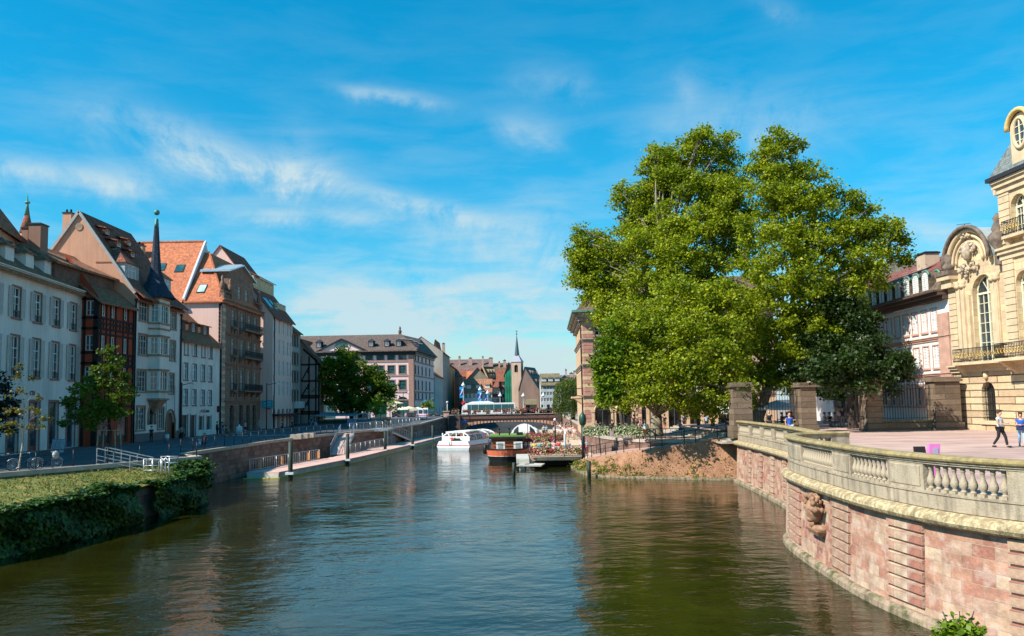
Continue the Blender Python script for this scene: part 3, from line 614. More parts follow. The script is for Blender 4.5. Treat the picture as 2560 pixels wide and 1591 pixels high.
def fac_roof(mb, f, u0, u1, ze, zr, back, over=.45, full=None, mi=0, hip0=0, hip1=0, t=.2):
    """ridge parallel to the facade; hips at either end"""
    k = (zr-ze)/back; full = back*2 if full is None else full; k2 = (zr-ze)/(full-back)
    a = f.pt(u0-(0 if not hip0 else over), over, ze-k*over); b = f.pt(u1+(0 if not hip1 else over), over, ze-k*over); r0 = f.pt(u0+hip0, -back, zr); r1 = f.pt(u1-hip1, -back, zr)
    c = f.pt(u1+(0 if not hip1 else over), -full-over, ze-k2*over); d = f.pt(u0-(0 if not hip0 else over), -full-over, ze-k2*over)
    slab(mb, [a, b, r1, r0], t, mi); slab(mb, [r0, r1, c, d], t, mi)
    if hip0: slab(mb, [d, a, r0], t, mi)
    if hip1: slab(mb, [b, c, r1], t, mi)
def rest(mb, f, u0, u1, z0, ze, zr, back, full, mi=0, gables=True):
    """side walls, back wall and gables behind a facade"""
    for u in (u0, u1):
        q = [f.pt(u, 0, z0), f.pt(u, -full, z0), f.pt(u, -full, ze)]+([f.pt(u, -back, zr-.02)] if gables else [])+[f.pt(u, 0, ze)]
        mb.poly(q if u == u0 else q[::-1], mi)
    mb.poly([f.pt(u1, -full, z0), f.pt(u0, -full, z0), f.pt(u0, -full, ze), f.pt(u1, -full, ze)], mi)
def dormer(par, f, uc, w, z0, h, ofront, oback, wallm, roofm, roof='shed', win=True, side=None, ov=.18, name='dormer', winw=.6):
    """box on the roof: front at offset -ofront, running back to -oback"""
    mb = MB(); u0, u1 = uc-w/2, uc+w/2
    fbox(mb, f, u0, u1, -ofront, -oback, z0, z0+h, 0); o = obj(name, mb, side or wallm, par); mr = MB()
    if roof == 'shed': slab(mr, [f.pt(u0-ov, -ofront+ov+.1, z0+h+.02), f.pt(u1+ov, -ofront+ov+.1, z0+h+.02), f.pt(u1+ov, -oback-.3, z0+h+.55), f.pt(u0-ov, -oback-.3, z0+h+.55)], .12)
    elif roof == 'hip':
        a, b, c, d = f.pt(u0-ov, -ofront+ov, z0+h), f.pt(u1+ov, -ofront+ov, z0+h), f.pt(u1+ov, -oback, z0+h), f.pt(u0-ov, -oback, z0+h); r0, r1 = f.pt(uc, -ofront-w*.45, z0+h+w*.5), f.pt(uc, -oback, z0+h+w*.5)
        slab(mr, [a, b, r0], .1); slab(mr, [b, c, r1, r0], .1); slab(mr, [a, r0, r1, d], .1)
    else:
        r0, r1 = f.pt(uc, -ofront+ov, z0+h+w*.42), f.pt(uc, -oback-.5, z0+h+w*.42)
        slab(mr, [f.pt(u0-ov, -ofront+ov, z0+h), r0, r1, f.pt(u0-ov, -oback-.5, z0+h)], .1); slab(mr, [f.pt(u1+ov, -ofront+ov, z0+h), r0, r1, f.pt(u1+ov, -oback-.5, z0+h)], .1)
        mb2 = MB(); mb2.poly([f.pt(u0, -ofront, z0+h), f.pt(u1, -ofront, z0+h), f.pt(uc, -ofront, z0+h+w*.42)]); obj('gable', mb2, wallm, o)
    obj('roof', mr, roofm, o)
    if win:
        ww = w*winw; q = window(o, f, uc-ww/2, uc+ww/2, z0+h*.12, z0+h*.92, merged=True, off=-ofront+.12); 
    return o
# ================================================================ THE LEFT QUAY ROW
brn = tiles('brown_roof_tiles', (.34,.15,.085), patch=(.2,.11,.06)); brn2 = tiles('dark_brown_roof_tiles', (.29,.11,.07), patch=(.16,.075,.05)); org = tiles('orange_roof_tiles', (.58,.20,.10), var=.2, patch=(.32,.12,.07)); redr = tiles('red_roof_tiles', (.32,.11,.07)); slate = tiles('slate_blue', (.05,.06,.08), .2, .2, (.03,.04,.05))
whitew = plaster('white_plaster', (.76,.69,.61)); beige = plaster('beige_gable_plaster', (.60,.32,.20), .2); ppink = plaster('pale_pink_plaster', (.80,.54,.45), .1); cream = plaster('cream_plaster', (.62,.48,.28), .15); lwhite = plaster('lilac_white_plaster', (.68,.60,.55), .15)
copper = plain('copper_patina', (.10,.26,.20), .6, .2, .3)
G_ROW = 'old houses along the left quay'
# ---- white house with shutters
f = Fac((-38.75,47), (-42.6,82.2)); uy = lambda y: (y-f.a.y)/f.d.y
ze = f.z(150,714); H1 = thing('town_house', f.pt(f.L/2, 0, STREET), 'long white three storey house with grey open shutters, nearest on the left quay', 'house', G_ROW)
cols = [uy(y) for y in (49.4, 53.1, 56.8, 60.5, 64.3, 68.0, 71.8, 75.5, 79.2)]
r1 = (f.z(135,815), f.z(135,746)); r2 = (f.z(130,947), f.z(130,856)); r3 = (STREET+.05, f.z(127,1006))
mb = MB(); doors = [(u-.85, u+.85, *r3) for u in cols]; wall(mb, f, 0, f.L, 1.5, ze, holes_of(cols, (r1, r2), 1.35)+doors); rest(mb, f, 0, f.L, 1.5, ze, ze+3.9, 4.6, 9.2); obj('wall', mb, whitew, H1)
for k, u in enumerate(cols):
    window(H1, f, u-.675, u+.675, *r1, kind='std', shutters=(GREYSH, 'lr'), guard=True); window(H1, f, u-.675, u+.675, *r2, shutters=(GREYSH, 'lr'), guard=True, kind='std')
dr = [plain('dark_shop_door', (.03,.022,.02), .4), plain('red_shop_front', (.20,.03,.02), .4), plain('blue_door_paint', (.045,.065,.11), .5)]
for k, u in enumerate(cols):
    m = MB(); z0, z1 = r3; fbox(m, f, u-.85, u+.85, -.24, -.18, z0, z1, 0); zt = z0+(z1-z0)*.62
    fbox(m, f, u-.7, u-.06, -.18, -.15, z0+.5, zt-.1, 1); fbox(m, f, u+.06, u+.7, -.18, -.15, z0+.5, zt-.1, 1); fbox(m, f, u-.7, u+.7, -.18, -.15, zt+.1, z1-.12, 1)
    o = obj('door', m, [dr[2] if k == 8 else dr[1] if k == 6 else dr[0], GLS], H1); ms = MB(); fbox(ms, f, u-1.08, u-.85, 0, .05, z0, z1+.22); fbox(ms, f, u+.85, u+1.08, 0, .05, z0, z1+.22); fbox(ms, f, u-.85, u+.85, 0, .05, z1, z1+.22); obj('surround', ms, STN, o)
mb = MB(); cornice(mb, f, 0, f.L, ze+.12, .5, .55); obj('cornice', mb, plain('cream_cornice', (.62,.58,.50), .8), H1)
mb = MB(); fac_roof(mb, f, 0, f.L, ze+.2, ze+4.1, 4.8, .55); rf = obj('roof', mb, brn, H1)
for px in (-60, -20, 24, 75, 121, 162):
    u = f.uz(px, 650, -1.1)[0]; dormer(H1, f, u, 1.5, f.z(120, 706, -1.1), f.z(120, 652, -1.1)-f.z(120, 706, -1.1), 1.1, 3.6, whitew, brn, 'hip', ov=.25, winw=.5)
text('lettering', 'CAFES', f, cols[4]+1.6, .04, r3[1]+.75, .55, plain('sign_black', (.05,.04,.04), .5), H1); text('lettering', 'DE', f, cols[5]+.6, .04, r3[1]+.75, .55, plain('sign_red', (.45,.05,.04), .5), H1); text('lettering', 'CRE', f, cols[6]-.5, .04, r3[1]+.75, .55, MATS['sign_black'], H1)
chim_px(H1, 72, 102, 562, 78, 640, plaster('chimney_brown', (.30,.17,.12)), 0, 1.3); chim_px(H1, 54, 70, 572, 79, 640, MATS['chimney_brown'], 0)
sk = MB(); slab(sk, [f.pt(uy(73.2), -2.8, ze+2.85), f.pt(uy(79), -2.8, ze+2.85), f.pt(uy(79), -4.2, ze+4.0), f.pt(uy(73.2), -4.2, ze+4.0)], .05); obj('skylight', sk, GLS, H1)
# ---- taller brown roof behind it
HB = thing('tall_roof_house', (-52,66,STREET), 'big steep brown roof rising behind the white shuttered house at the left edge', 'house'); mb = MB()
A_ = D(-120, 590, 62); B_ = D(66, 606, 80); r0 = D(-130, 420, 66); r1_ = D(-14, 503, 74); bk = Vector((B_.x-12, B_.y+3, B_.z))
slab(mb, [(A_.x,A_.y,B_.z), B_, (r1_.x,r1_.y,r1_.z), (r0.x,r0.y,r1_.z)]); slab(mb, [B_, bk, r1_]); slab(mb, [r0.xy.to_3d()+Vector((0,0,r1_.z)), r1_, bk, (A_.x-12,A_.y,B_.z)]); obj('roof', mb, brn, HB)
mb = MB(); mb.hexa([(A_.x,A_.y,3),(B_.x-.4,B_.y-.4,3),(bk.x,bk.y,3),(A_.x-12,A_.y,3),(A_.x,A_.y,B_.z-.1),(B_.x-.4,B_.y-.4,B_.z-.1),(bk.x,bk.y,B_.z-.1),(A_.x-12,A_.y,B_.z-.1)]); obj('wall', mb, beige, HB)
# small spire behind
p = D(67, 560, 92); TS = thing('spire_turret', (p.x, p.y, STREET), 'small green copper spire peeping over the roofs at the far left', 'spire'); zt = D(67,540,92).z; zb = D(67,572,92).z; ztop = D(67,500,92).z
mb = MB(); mb.lathe((p.x,p.y,0), [(.6,3),(.6,zb-.4)], 8); obj('turret_wall', mb, beige, TS); mb = MB(); mb.lathe((p.x,p.y,0), [(.75,zb-.5),(.3,zt)], 8); obj('turret_roof', mb, redr, TS)
mb = MB(); mb.lathe((p.x,p.y,0), [(.3,zt),(.14,zt+1.2),(.05,zt+2.2),(.03,ztop+.7)], 8); mb.ball((p.x,p.y,D(67,507,92).z), .3, 10, sz=.6); obj('copper_spire', mb, copper, TS)
# ---- red half timbered house
redp = plaster('red_brown_infill', (.42,.075,.035), .3); timb = plain('dark_timber', (.022,.017,.014), .8); X0 = -40.9
fs = Fac((-44.2,81.2), (X0,81.2)); f = Fac((X0,81.2), (-40.6,88.3)); ze = f.z(290, 757)
H2 = thing('half_timbered_house', (X0,84.5,STREET), 'narrow red half timbered house between the two white ones', 'house', G_ROW)
R1 = (f.z(281,795), f.z(281,759)); R2 = (f.z(276,880), f.z(276,842)); R3 = (f.z(270,962), f.z(270,918)); R0 = (f.z(225,788), f.z(225,758))
c1 = [f.u(px) for px in (256.5, 280.5, 312)]; hs_ = [(u-.42, u+.42, *r) for u in c1 for r in (R1, R2, R3)]
mb = MB(); wall(mb, f, 0, f.L, 6.6, ze, hs_); wall(mb, fs, 0, fs.L, 1.5, ze+.3, [(2.1,2.9,*r) for r in (R1, R2, R3)]); wall(mb, f, 0, f.L, 1.5, 6.6, [(.7,2.9,2.9,5.9),(4.1,6.3,2.9,5.9)])
mb.poly([fs.pt(0,0,ze+.3), fs.pt(fs.L,0,ze+.3), fs.pt(0,0,ze+4.6)]); mb.poly([f.pt(f.L,0,1.5), f.pt(f.L,-9,1.5), f.pt(f.L,-9,ze), f.pt(f.L,0,ze)]); obj('wall', mb, redp, H2)
for u in c1:
    for r in (R1, R2, R3): window(H2, f, u-.42, u+.42, *r, surround=None)
for r in (R1, R2, R3): window(H2, fs, 2.1, 2.9, *r, surround=None)
for u0, u1 in ((.7,2.9),(4.1,6.3)):
    m = MB(); fbox(m, f, u0, u1, -.26, -.2, 2.9, 5.9, 0); fbox(m, f, u0+.15, u1-.15, -.2, -.18, 3.6, 5.7, 1); obj('shop_window', m, [dr[0], GLS], H2)
mb = MB(); L = f.L
def beam(f_, u0, z0, u1, z1, w=.2): mb.bar(f_.pt(u0,.035,z0), f_.pt(u1,.035,z1), w, .09, 0, (f_.o.x, f_.o.y, 0))
for z in (ze-.1, R1[0]-.25, R1[0]-.75, R1[0]-1.3, R2[1]+.15, R2[0]-.2, R2[0]-.75, R2[0]-1.25, R3[1]+.15, R3[0]-.2, 6.6): beam(f, 0, z, L, z)
for u in (.08, L-.08): beam(f, u, 1.6, u, ze)
for u in c1:
    for s_ in (-.52,.52): beam(f, u+s_, 6.6, u+s_, ze, .16)
for k in range(11):
    u = L*(k+.5)/11
    for r in (R1, R2): beam(f, u, r[0]-.75, u, r[0]-.2, .1); beam(f, u, r[0]-1.3, u, r[0]-.75, .1)
for z in (ze, R1[0]-.25, R1[0]-1.3, R2[0]-.2, R2[0]-1.25, R3[0]-.2, 6.6): beam(fs, 0, z, fs.L, z, .24)
for u in (.1, 1.5, 2.0, 3.0, fs.L-.08): beam(fs, u, 2, u, ze+.2, .22)
beam(fs, .2, R1[0]-.2, 1.4, ze); beam(fs, .2, R2[0]-1, 1.4, R2[1])
obj('timber_frame', mb, timb, H2)
mb = MB(); fac_roof(mb, f, -.4, f.L+.1, ze+.1, ze+5.6, 6.6, .5); obj('roof', mb, brn, H2)
mb = MB(); zz0, zz1 = ze+1.1, ze+3.0; q = Fac((X0-1.9,74.5), (X0-1.75,88.2)); fbox(mb, q, 2.2, q.L-.2, 0, -3, zz0, zz1); dm = obj('dormer', mb, plain('dormer_cladding', (.15,.085,.06), .9, 0, .3, 3), H2)
mb = MB(); slab(mb, [q.pt(1.8,.5,zz1-.05), q.pt(q.L,.5,zz1-.05), q.pt(q.L,-3.6,zz1+1.9), q.pt(1.8,-3.6,zz1+1.9)]); obj('roof', mb, brn, dm)
for px in (225, 268): u = q.u(px); window(dm, q, u-.4, u+.4, zz0+.2, zz1-.15, merged=True, frame=DKW, off=.1)
# ---- tall white house with oriel and spire, beige gable
X = -40.5; f = Fac((X,88.4), (X,100.4)); H3 = thing('gabled_house', (X,94,STREET), 'tall white house with a canted oriel, blue spire and big bare beige gable', 'house', G_ROW); ze = f.z(395, 752)
zr = ze+9.1; xr = 6.3; colz = lambda px, a, b: (f.z(px, b), f.z(px, a))
def W3(px0, px1, y0, y1): a, b = f.u(px0), f.u(px1); z0, z1 = f.z((px0+px1)/2, y1), f.z((px0+px1)/2, y0); return (a, b, z0, z1)
hl = [W3(346,367,752,802), W3(346,366,838,887), W3(344,365,927,979), W3(344,364,1018,1075), W3(426,438,781,823), W3(425,437,854,901), W3(422,435,936,984), W3(397,411,1020,1072)]
dn = (f.u(417), f.u(438), STREET, f.z(427,1031), 1); nc = (f.u(373), f.u(389), f.z(380,1062), f.z(380,1018), 1)
mb = MB(); wall(mb, f, 0, f.L, 1.5, ze, hl+[dn, nc]); wall(mb, f, 0, f.L, 1.2, STREET+.9, [(dn[0],dn[1],1,9)], off=.05, mi=1); obj('wall', mb, [whitew, plain('grey_plinth', (.16,.13,.12), .9)], H3)
for h in hl: window(H3, f, *h, kind='triple' if h[1]-h[0] > 1.2 else 'std', surround=STB, frame=GREYSH, sw=.2)
m = MB(); fbox(m, f, dn[0], dn[1], -.26, -.2, dn[2], dn[3]); obj('door', m, plain('brown_door', (.14,.05,.03), .5), H3); m = MB(); fbox(m, f, nc[0], nc[1], -.26, -.2, nc[2], nc[3]); obj('window', m, GLS, H3)
m = MB()
for (a, b, c, d) in (dn[:4], nc[:4]):
    mm = (a+b)/2; r = (b-a)/2+.1; pts = [f.pt(mm-r, .05, c)]+[f.pt(mm-r*math.cos(t*math.pi/10), .05, d-(b-a)/2+r*math.sin(t*math.pi/10)*1.15) for t in range(11)]+[f.pt(mm+r, .05, c)]; m.tube(pts, .13, 6)
obj('surround', m, STB, H3)
# bare gable and the rest of the walls
mb = MB(); fg = Fac((X-2*xr,88.4), (X,88.4)); mb.poly([fg.pt(0,0,1.5), fg.pt(fg.L,0,1.5), fg.pt(fg.L,0,ze), fg.pt(xr,0,zr), fg.pt(0,0,ze)]); mb.poly([(X,100.4,1.5),(X-2*xr,100.4,1.5),(X-2*xr,100.4,ze),(X-xr,100.4,zr),(X,100.4,ze)]); obj('gable_wall', mb, beige, H3)
mb = MB(); fac_roof(mb, f, -.15, f.L+.2, ze+.1, zr+.15, xr, .5); slab(mb, [f.pt(-.15,1.0,ze-.35), f.pt(f.L+.2,1.0,ze-.35), f.pt(f.L+.2,-.9,ze+1.35), f.pt(-.15,-.9,ze+1.35)], .15); obj('roof', mb, brn2, H3)
m = MB()
for k in range(2): m.bar(fg.pt(xr,.12,zr+.05), fg.pt(xr*2 if k else 0,.12,ze+.1), .22, .3)
obj('verge_board', m, plain('grey_verge', (.35,.33,.30), .8), H3)
m = MB(); m.lathe((0,0,0), [(.42,0),(.42,.05)], 16); o = obj('gable_roundel', m, STB, H3, local=True); o.rotation_euler = (R(90),0,0); o.location = Vector(fg.pt(xr,.02,zr-1.6))-LOC[H3.name]
# oriel
ofw = 1.15; u0, u1 = f.u(371)-.1, f.uz(423, 900, ofw)[0]; foL = Fac(f.pt(u0,0,0), f.pt(u0+.35,ofw,0)); foF = Fac(f.pt(u0+.35,ofw,0), f.pt(u1-.1,ofw,0)); foR = Fac(f.pt(u1-.1,ofw,0), f.pt(u1+.3,0,0))
zb, zt_ = foF.z(405,1000), ze+.1; mo = MB(); rows = [(foF.z(410,808),foF.z(410,764)), (foF.z(410,887),foF.z(410,845)), (foF.z(410,977),foF.z(410,929))]
for q, wn_, wu in ((foL, .75, foL.L/2), (foF, 1.9, foF.L/2), (foR, .7, foR.L/2)): wall(mo, q, 0, q.L, zb, zt_, [(wu-wn_/2, wu+wn_/2, *r) for r in rows], .15)
ori = obj('oriel', mo, whitew, H3)
for q, wn_, wu in ((foL, .75, foL.L/2), (foF, 1.9, foF.L/2), (foR, .7, foR.L/2)):
    for r in rows: window(ori, q, wu-wn_/2, wu+wn_/2, *r, kind='triple' if wn_ > 1 else 'std', merged=True, frame=GREYSH if wn_ > 1 else WHITE)
m = MB(); pl = [foL.pt(-.1,.12,0), foL.pt(foL.L,.14,0), foF.pt(0,.14,0), foF.pt(foF.L,.14,0), foR.pt(0,.12,0), foR.pt(foR.L+.1,.12,0)]
for z, hh in ([(zb-.05,.22)]+[(r[0]-.22,.2) for r in rows]+[(r[1]+.03,.2) for r in rows]+[(rows[1][1]+.85,.18), (zt_-.2,.25)]):
    pts = [Vector((p.x,p.y,z)) for p in pl]; m.poly(pts); m.poly([p+Vector((0,0,hh)) for p in pts][::-1])
    for a, b in zip(pts, pts[1:]): m.poly([a, b, b+Vector((0,0,hh)), a+Vector((0,0,hh))])
m2 = [foL.pt(0,0,zb), foF.pt(0,0,zb), foF.pt(foF.L,0,zb), foR.pt(foR.L,0,zb)]; tip = f.pt((u0+u1)/2, .1, zb-1.7)
for a, b in zip(m2, m2[1:]): m.poly([tip, b, a][::-1])
obj('moulding', m, STB, ori)
cx, cy = f.pt((u0+u1)/2, .05, 0).xy; ztip = D(385,548,93).z; prof = [(2.3,zt_+.0),(1.6,zt_+.9),(1.0,zt_+2.0),(.66,zt_+3.1),(.48,zt_+5.0),(.27,zt_+8.2)]
mb = MB(); mb.lathe((cx,cy,0), prof, 8); 
for k in list(mb.sm): mb.sm.discard(k)
spr = obj('spire', mb, slate, H3); mb = MB(); mb.lathe((cx,cy,0), [(.28,zt_+8.15),(.2,zt_+9.2),(.08,ztip-1.0),(.06,ztip)], 8); mb.ball((cx,cy,D(384,531,93).z), .33, 12); obj('copper_tip', mb, copper, spr)
shng = plain('striped_shingles', (.42,.40,.38), .8, 0, .5, 9)
for px, w_, hh in ((330, 3.4, 2.3), (418, 2.3, 2.1)):
    u = f.uz(px, 680, -1.3)[0]; d_ = dormer(H3, f, u, w_, ze+1.3, hh, 1.3, 4.4, shng, brn2 if px < 400 else org, 'hip', side=shng, winw=.5)
for u, z, o_ in ((2.6,ze+6.0,3.2),(5.6,ze+5.4,3.0),(6.8,ze+7.0,4.0),(2.4,ze+7.4,4.4)): dormer(H3, f, u, 1.3, z-.35, .7, o_, o_+1.6, brn2, brn2, 'shed', win=True)
chim_px(H3, 157, 178, 534, 96, 590, beige, 2); 
a = D(268, 622, 90.2); b = D(288, 622, 90.2); chimney(H3, a.x, b.x, 90.2, .9, ze+1.5, a.z, beige, 2); chim_px(H3, 333, 356, 615, 104, 640, beige, 1)
# ---- small white house with brown shed roof
f = Fac((X,100.6), (X,114.2)); H4 = thing('town_house', (X,107,STREET), 'low white house with brown shed dormers tucked beside the tall pink side wall', 'house', G_ROW); ze = f.z(500, 853)
cx4 = [f.u(px) for px in (465,487,508,526)]; rows = [(f.z(500,892),f.z(500,863)), (f.z(500,952),f.z(500,914)), (f.z(500,1013),f.z(500,977))]
g4 = [(f.u(457),f.u(471),STREET,f.z(465,1038)), (f.u(478),f.u(491),STREET,f.z(485,1038)), (f.u(500),f.u(510),f.z(505,1075),f.z(505,1041)), (f.u(519),f.u(529),f.z(524,1074),f.z(524,1041))]
mb = MB(); wall(mb, f, 0, f.L, 1.5, ze, holes_of(cx4, rows, 1.05)+g4); rest(mb, f, 0, f.L, 1.5, ze, ze+4, 5, 9); obj('wall', mb, whitew, H4)
for i, r in enumerate(rows):
    for j, u in enumerate(cx4): window(H4, f, u-.52, u+.52, *r, shutters=(WHSH, 'closed' if i == 0 and j in (0, 2) else 'lr'))
for h in g4: m = MB(); fbox(m, f, h[0], h[1], -.24, -.18, h[2], h[3]); o = obj('door' if h[2] < 3 else 'window', m, dr[0] if h[2] < 3 else GLS, H4); m = MB(); [fbox(m, f, a, b, 0, .05, h[2], h[3]+.15) for a, b in ((h[0]-.15,h[0]),(h[1],h[1]+.15))]; obj('surround', m, STN, o)
mb = MB(); fac_roof(mb, f, 0, f.L, ze+.1, ze+4.9, 5, .5, 9.5); obj('roof', mb, brn, H4)
for k in range(3): dormer(H4, f, 2.4+k*4.1, 3.2, ze+1.1, 1.3, 1.0, 3.6, plain('brown_dormer', (.13,.07,.05), .9), brn, 'shed', winw=.25)
m = MB(); m.lathe((0,0,0), [(.36,0),(.36,.06)], 16, 0); m.lathe((0,0,.05), [(.24,0),(.24,.03)], 16, 1); o = obj('sign_emblem', m, [plain('emblem_white', (.8,.78,.75)), plain('emblem_red', (.6,.05,.05))], H4, local=True); o.rotation_euler = (R(90),0,f.rot); o.location = f.pt(f.u(503), .02, f.z(503,1028))-LOC[H4.name]
text('lettering', 'la Casinia', f, f.u(516), .04, f.z(515,1028), .62, plain('sign_grey', (.08,.08,.08)), H4)
# ---- orange roofed house behind
fo = Fac((-60,114.2), (-45.5,114.2)); H6 = thing('orange_roof_house', (-52,118,STREET), 'big bright orange tiled roof with small skylights behind the oriel house', 'house'); zE = VP(455,748,(-60,114.2),(-45,114.2)).z; zR = VP(430,608,(-60,121.8),(-45,121.8)).z
mb = MB(); wall(mb, fo, 0, fo.L, 1.5, zE); mb.poly([(-45.5,114.2,1.5),(-45.5,129.4,1.5),(-45.5,129.4,zE),(-45.5,121.8,zR),(-45.5,114.2,zE)]); mb.poly([(-60,129.4,1.5),(-60,114.2,1.5),(-60,114.2,zE),(-60,121.8,zR),(-60,129.4,zE)]); obj('wall', mb, lwhite, H6)
mb = MB(); mb.hexa([(-45.7,113.9,zE-.1),(-45.3,113.9,zE-.1),(-45.3,121.8,zR+.0),(-45.7,121.8,zR+.0),(-45.7,113.9,zE+.12),(-45.45,113.9,zE+.12),(-45.45,121.8,zR+.27),(-45.7,121.8,zR+.27)]); obj('gable_coping', mb, plain('coping_white', (.6,.6,.6), .8), H6)
mb = MB(); k_ = (zR-zE)/7.6; slab(mb, [(-60,113.7,zE-.5*k_+.1),(-45.7,113.7,zE-.5*k_+.1),(-45.7,121.8,zR+.1),(-60,121.8,zR+.1)]); slab(mb, [(-60,121.8,zR+.1),(-45.7,121.8,zR+.1),(-45.7,129.9,zE),(-60,129.9,zE)]); mb.bar((-60,121.8,zR+.18),(-45.7,121.8,zR+.18),.3,.22); obj('roof', mb, org, H6)
def roof_win(par, A, B, k0, k1, u0, u1, m=None, lift=.1):
    """window lying in a roof slope; A, B eave ends, k along the slope given by points"""
    P = lambda u, k: A.lerp(B, u)+k
    q = [P(u0,k0), P(u1,k0), P(u1,k1), P(u0,k1)]; mbb = MB(); slab(mbb, [p+Vector((0,0,lift+.02)) for p in q], .12, 0); c = sum(q, Vector())/4
    slab(mbb, [c+(p-c)*.82+Vector((0,0,lift+.05)) for p in q], .04, 1); return obj('skylight', mbb, [DKM, m or GLG], par)
A, B = Vector((-60,113.7,zE-.5*k_+.1)), Vector((-45.7,113.7,zE-.5*k_+.1)); up = Vector((0,8.1,8.1*k_))
for px, py, w_ in ((448,672,.045),(402,668,.035)): p = VP(px, py, (-60,117.8), (-45,117.8)); uu = (p.x+60)/14.3; t0 = (p.z-A.z)/(8.1*k_); roof_win(H6, A, B, up*(t0-.06), up*(t0+.06), uu-w_, uu+w_)
chim_px(H6, 334, 352, 610, 119, 640, beige, 0)
# ---- brown sandstone house with the pink side wall
f = Fac((X,114.4), (X,132.6)); fs = Fac((-46.9,114.4), (X,114.4)); H5 = thing('sandstone_house', (X,123,STREET), 'dark brown sandstone house with iron balconies and a bare pink side wall', 'house', G_ROW); ze = fs.z(510,750)
cols = [f.u(px) for px in (581,604,621.5,637)]; rows = [(f.z(600,823),f.z(600,783)), (f.z(600,892),f.z(600,852)), (f.z(600,976),f.z(600,928))]
bs = ashlar('brown_sandstone', [(.25,.135,.09),(.33,.20,.14),(.28,.165,.115)], .8, .36, .01, (.1,.06,.05), .9, .02, .5)
gh = [(u-.85,u+.85,STREET+.1,f.z(600,1014)) for u in cols]
mb = MB(); wall(mb, f, 1.6, f.L, 1.5, ze-.1, holes_of(cols, rows, 1.15)+gh, .4); obj('wall', mb, bs, H5); mb = MB(); wall(mb, fs, 0, fs.L, 1.5, ze); obj('side_wall', mb, ppink, H5)
mb = MB(); z = 1.6; k = 0
while z < ze-.6: fbox(mb, f, 0, 1.6+.15*(k % 2), -.3, .1, z, z+.5, k % 2); z += .55; k += 1
obj('quoin', mb, [plain('banded_stone_pink', (.42,.24,.18), .9, 0, .3), plain('banded_stone_buff', (.5,.38,.25), .9, 0, .3)], H5)
for r in rows:
    for u in cols: window(H5, f, u-.57, u+.57, *r, surround=bs, kind='std', sw=.2)
for h in gh: m = MB(); fbox(m, f, h[0], h[1], -.42, -.36, h[2], h[3]); fbox(m, f, h[0], h[1], -.36, -.3, h[2]+3.4, h[2]+3.6, 1); obj('shop_window', m, [GLS, DKM], H5)
mb = MB()
for z in (rows[0][1]+.8, rows[1][1]+.7, rows[2][1]+.9, gh[0][3]+.7): cornice(mb, f, 1.6, f.L, z, .3, .35)
cornice(mb, f, -.1, f.L+.1, ze+.2, .65, .7)
for u in ((cols[0]+cols[1])/2, (cols[2]+cols[3])/2, (cols[1]+cols[2])/2): fbox(mb, f, u-.25, u+.25, -.05, .1, gh[0][3]+.8, ze-.6)
obj('cornice', mb, bs, H5)
def balcony(par, f, u0, u1, z, dep=1.0, brackets=3, m=None, gold=None):
    mb = MB(); fbox(mb, f, u0, u1, 0, dep, z-.22, z-.02); 
    for k in range(brackets):
        u = u0+.2+(u1-u0-.4)*k/max(1, brackets-1); mb.hexa([f.pt(u-.13,0,z-1.0), f.pt(u+.13,0,z-1.0), f.pt(u+.13,.1,z-1.0), f.pt(u-.13,.1,z-1.0), f.pt(u-.13,0,z-.23), f.pt(u+.13,0,z-.23), f.pt(u+.13,dep*.85,z-.23), f.pt(u-.13,dep*.85,z-.23)])
    o = obj('balcony', mb, m or bs, par); mb = MB(); n = int((u1-u0)/.16)
    for z_ in (z+.08, z+.95): fbox(mb, f, u0+.03, u1-.03, dep-.08, dep-.04, z_, z_+.05); fbox(mb, f, u0+.03, u0+.07, 0, dep-.08, z_, z_+.05); fbox(mb, f, u1-.07, u1-.03, 0, dep-.08, z_, z_+.05)
    for k in range(n+1): u = u0+.04+(u1-u0-.1)*k/n; fbox(mb, f, u, u+.03, dep-.075, dep-.045, z, z+.95); 
    for k in range(n//2):
        u = u0+.2+(u1-u0-.4)*k/(n//2); c = f.pt(u, dep-.06, z+.5); mb.tube([c+Vector((f.d.x*.13*math.cos(t), f.d.y*.13*math.cos(t), .2*math.sin(t))) for t in [i*math.pi/4 for i in range(9)]], .018, 4, 1 if gold else 0)
    obj('railing', mb, [DKM, gold] if gold else DKM, o); return o
balcony(H5, f, cols[1]-1.3, cols[3]+1.2, rows[0][0]-.05); balcony(H5, f, cols[1]-1.3, cols[3]+1.2, rows[1][0]-.05); balcony(H5, f, cols[1]-1.3, cols[3]+1.2, rows[2][0]-.05, brackets=4)
for r in rows: balcony(H5, f, cols[0]-.8, cols[0]+.8, r[0]-.05, .5, 2)
apex = D(523,632,121.5); zr = apex.z; mb = MB(); xa = apex.x; e = .45; zz = ze+.1
slab(mb, [(-47,114.0,zz-.3),(X+e,114.0,zz-.3),(xa,121.5,zr),(-47,121.5,zr)]); slab(mb, [(X+e,114.0,zz-.3),(X+e,133,zz-.3),(xa,133,zr),(xa,121.5,zr)]); mb.bar((X+e,114.0,zz-.25),(xa,121.5,zr+.08),.25,.2)
obj('roof', mb, [org], H5).data.materials.append(brn2)
mr = [o for o in H5.children if o.name.startswith('roof')][0].data
for p_ in mr.polygons:
    if p_.normal.x > .5: p_.material_index = 0
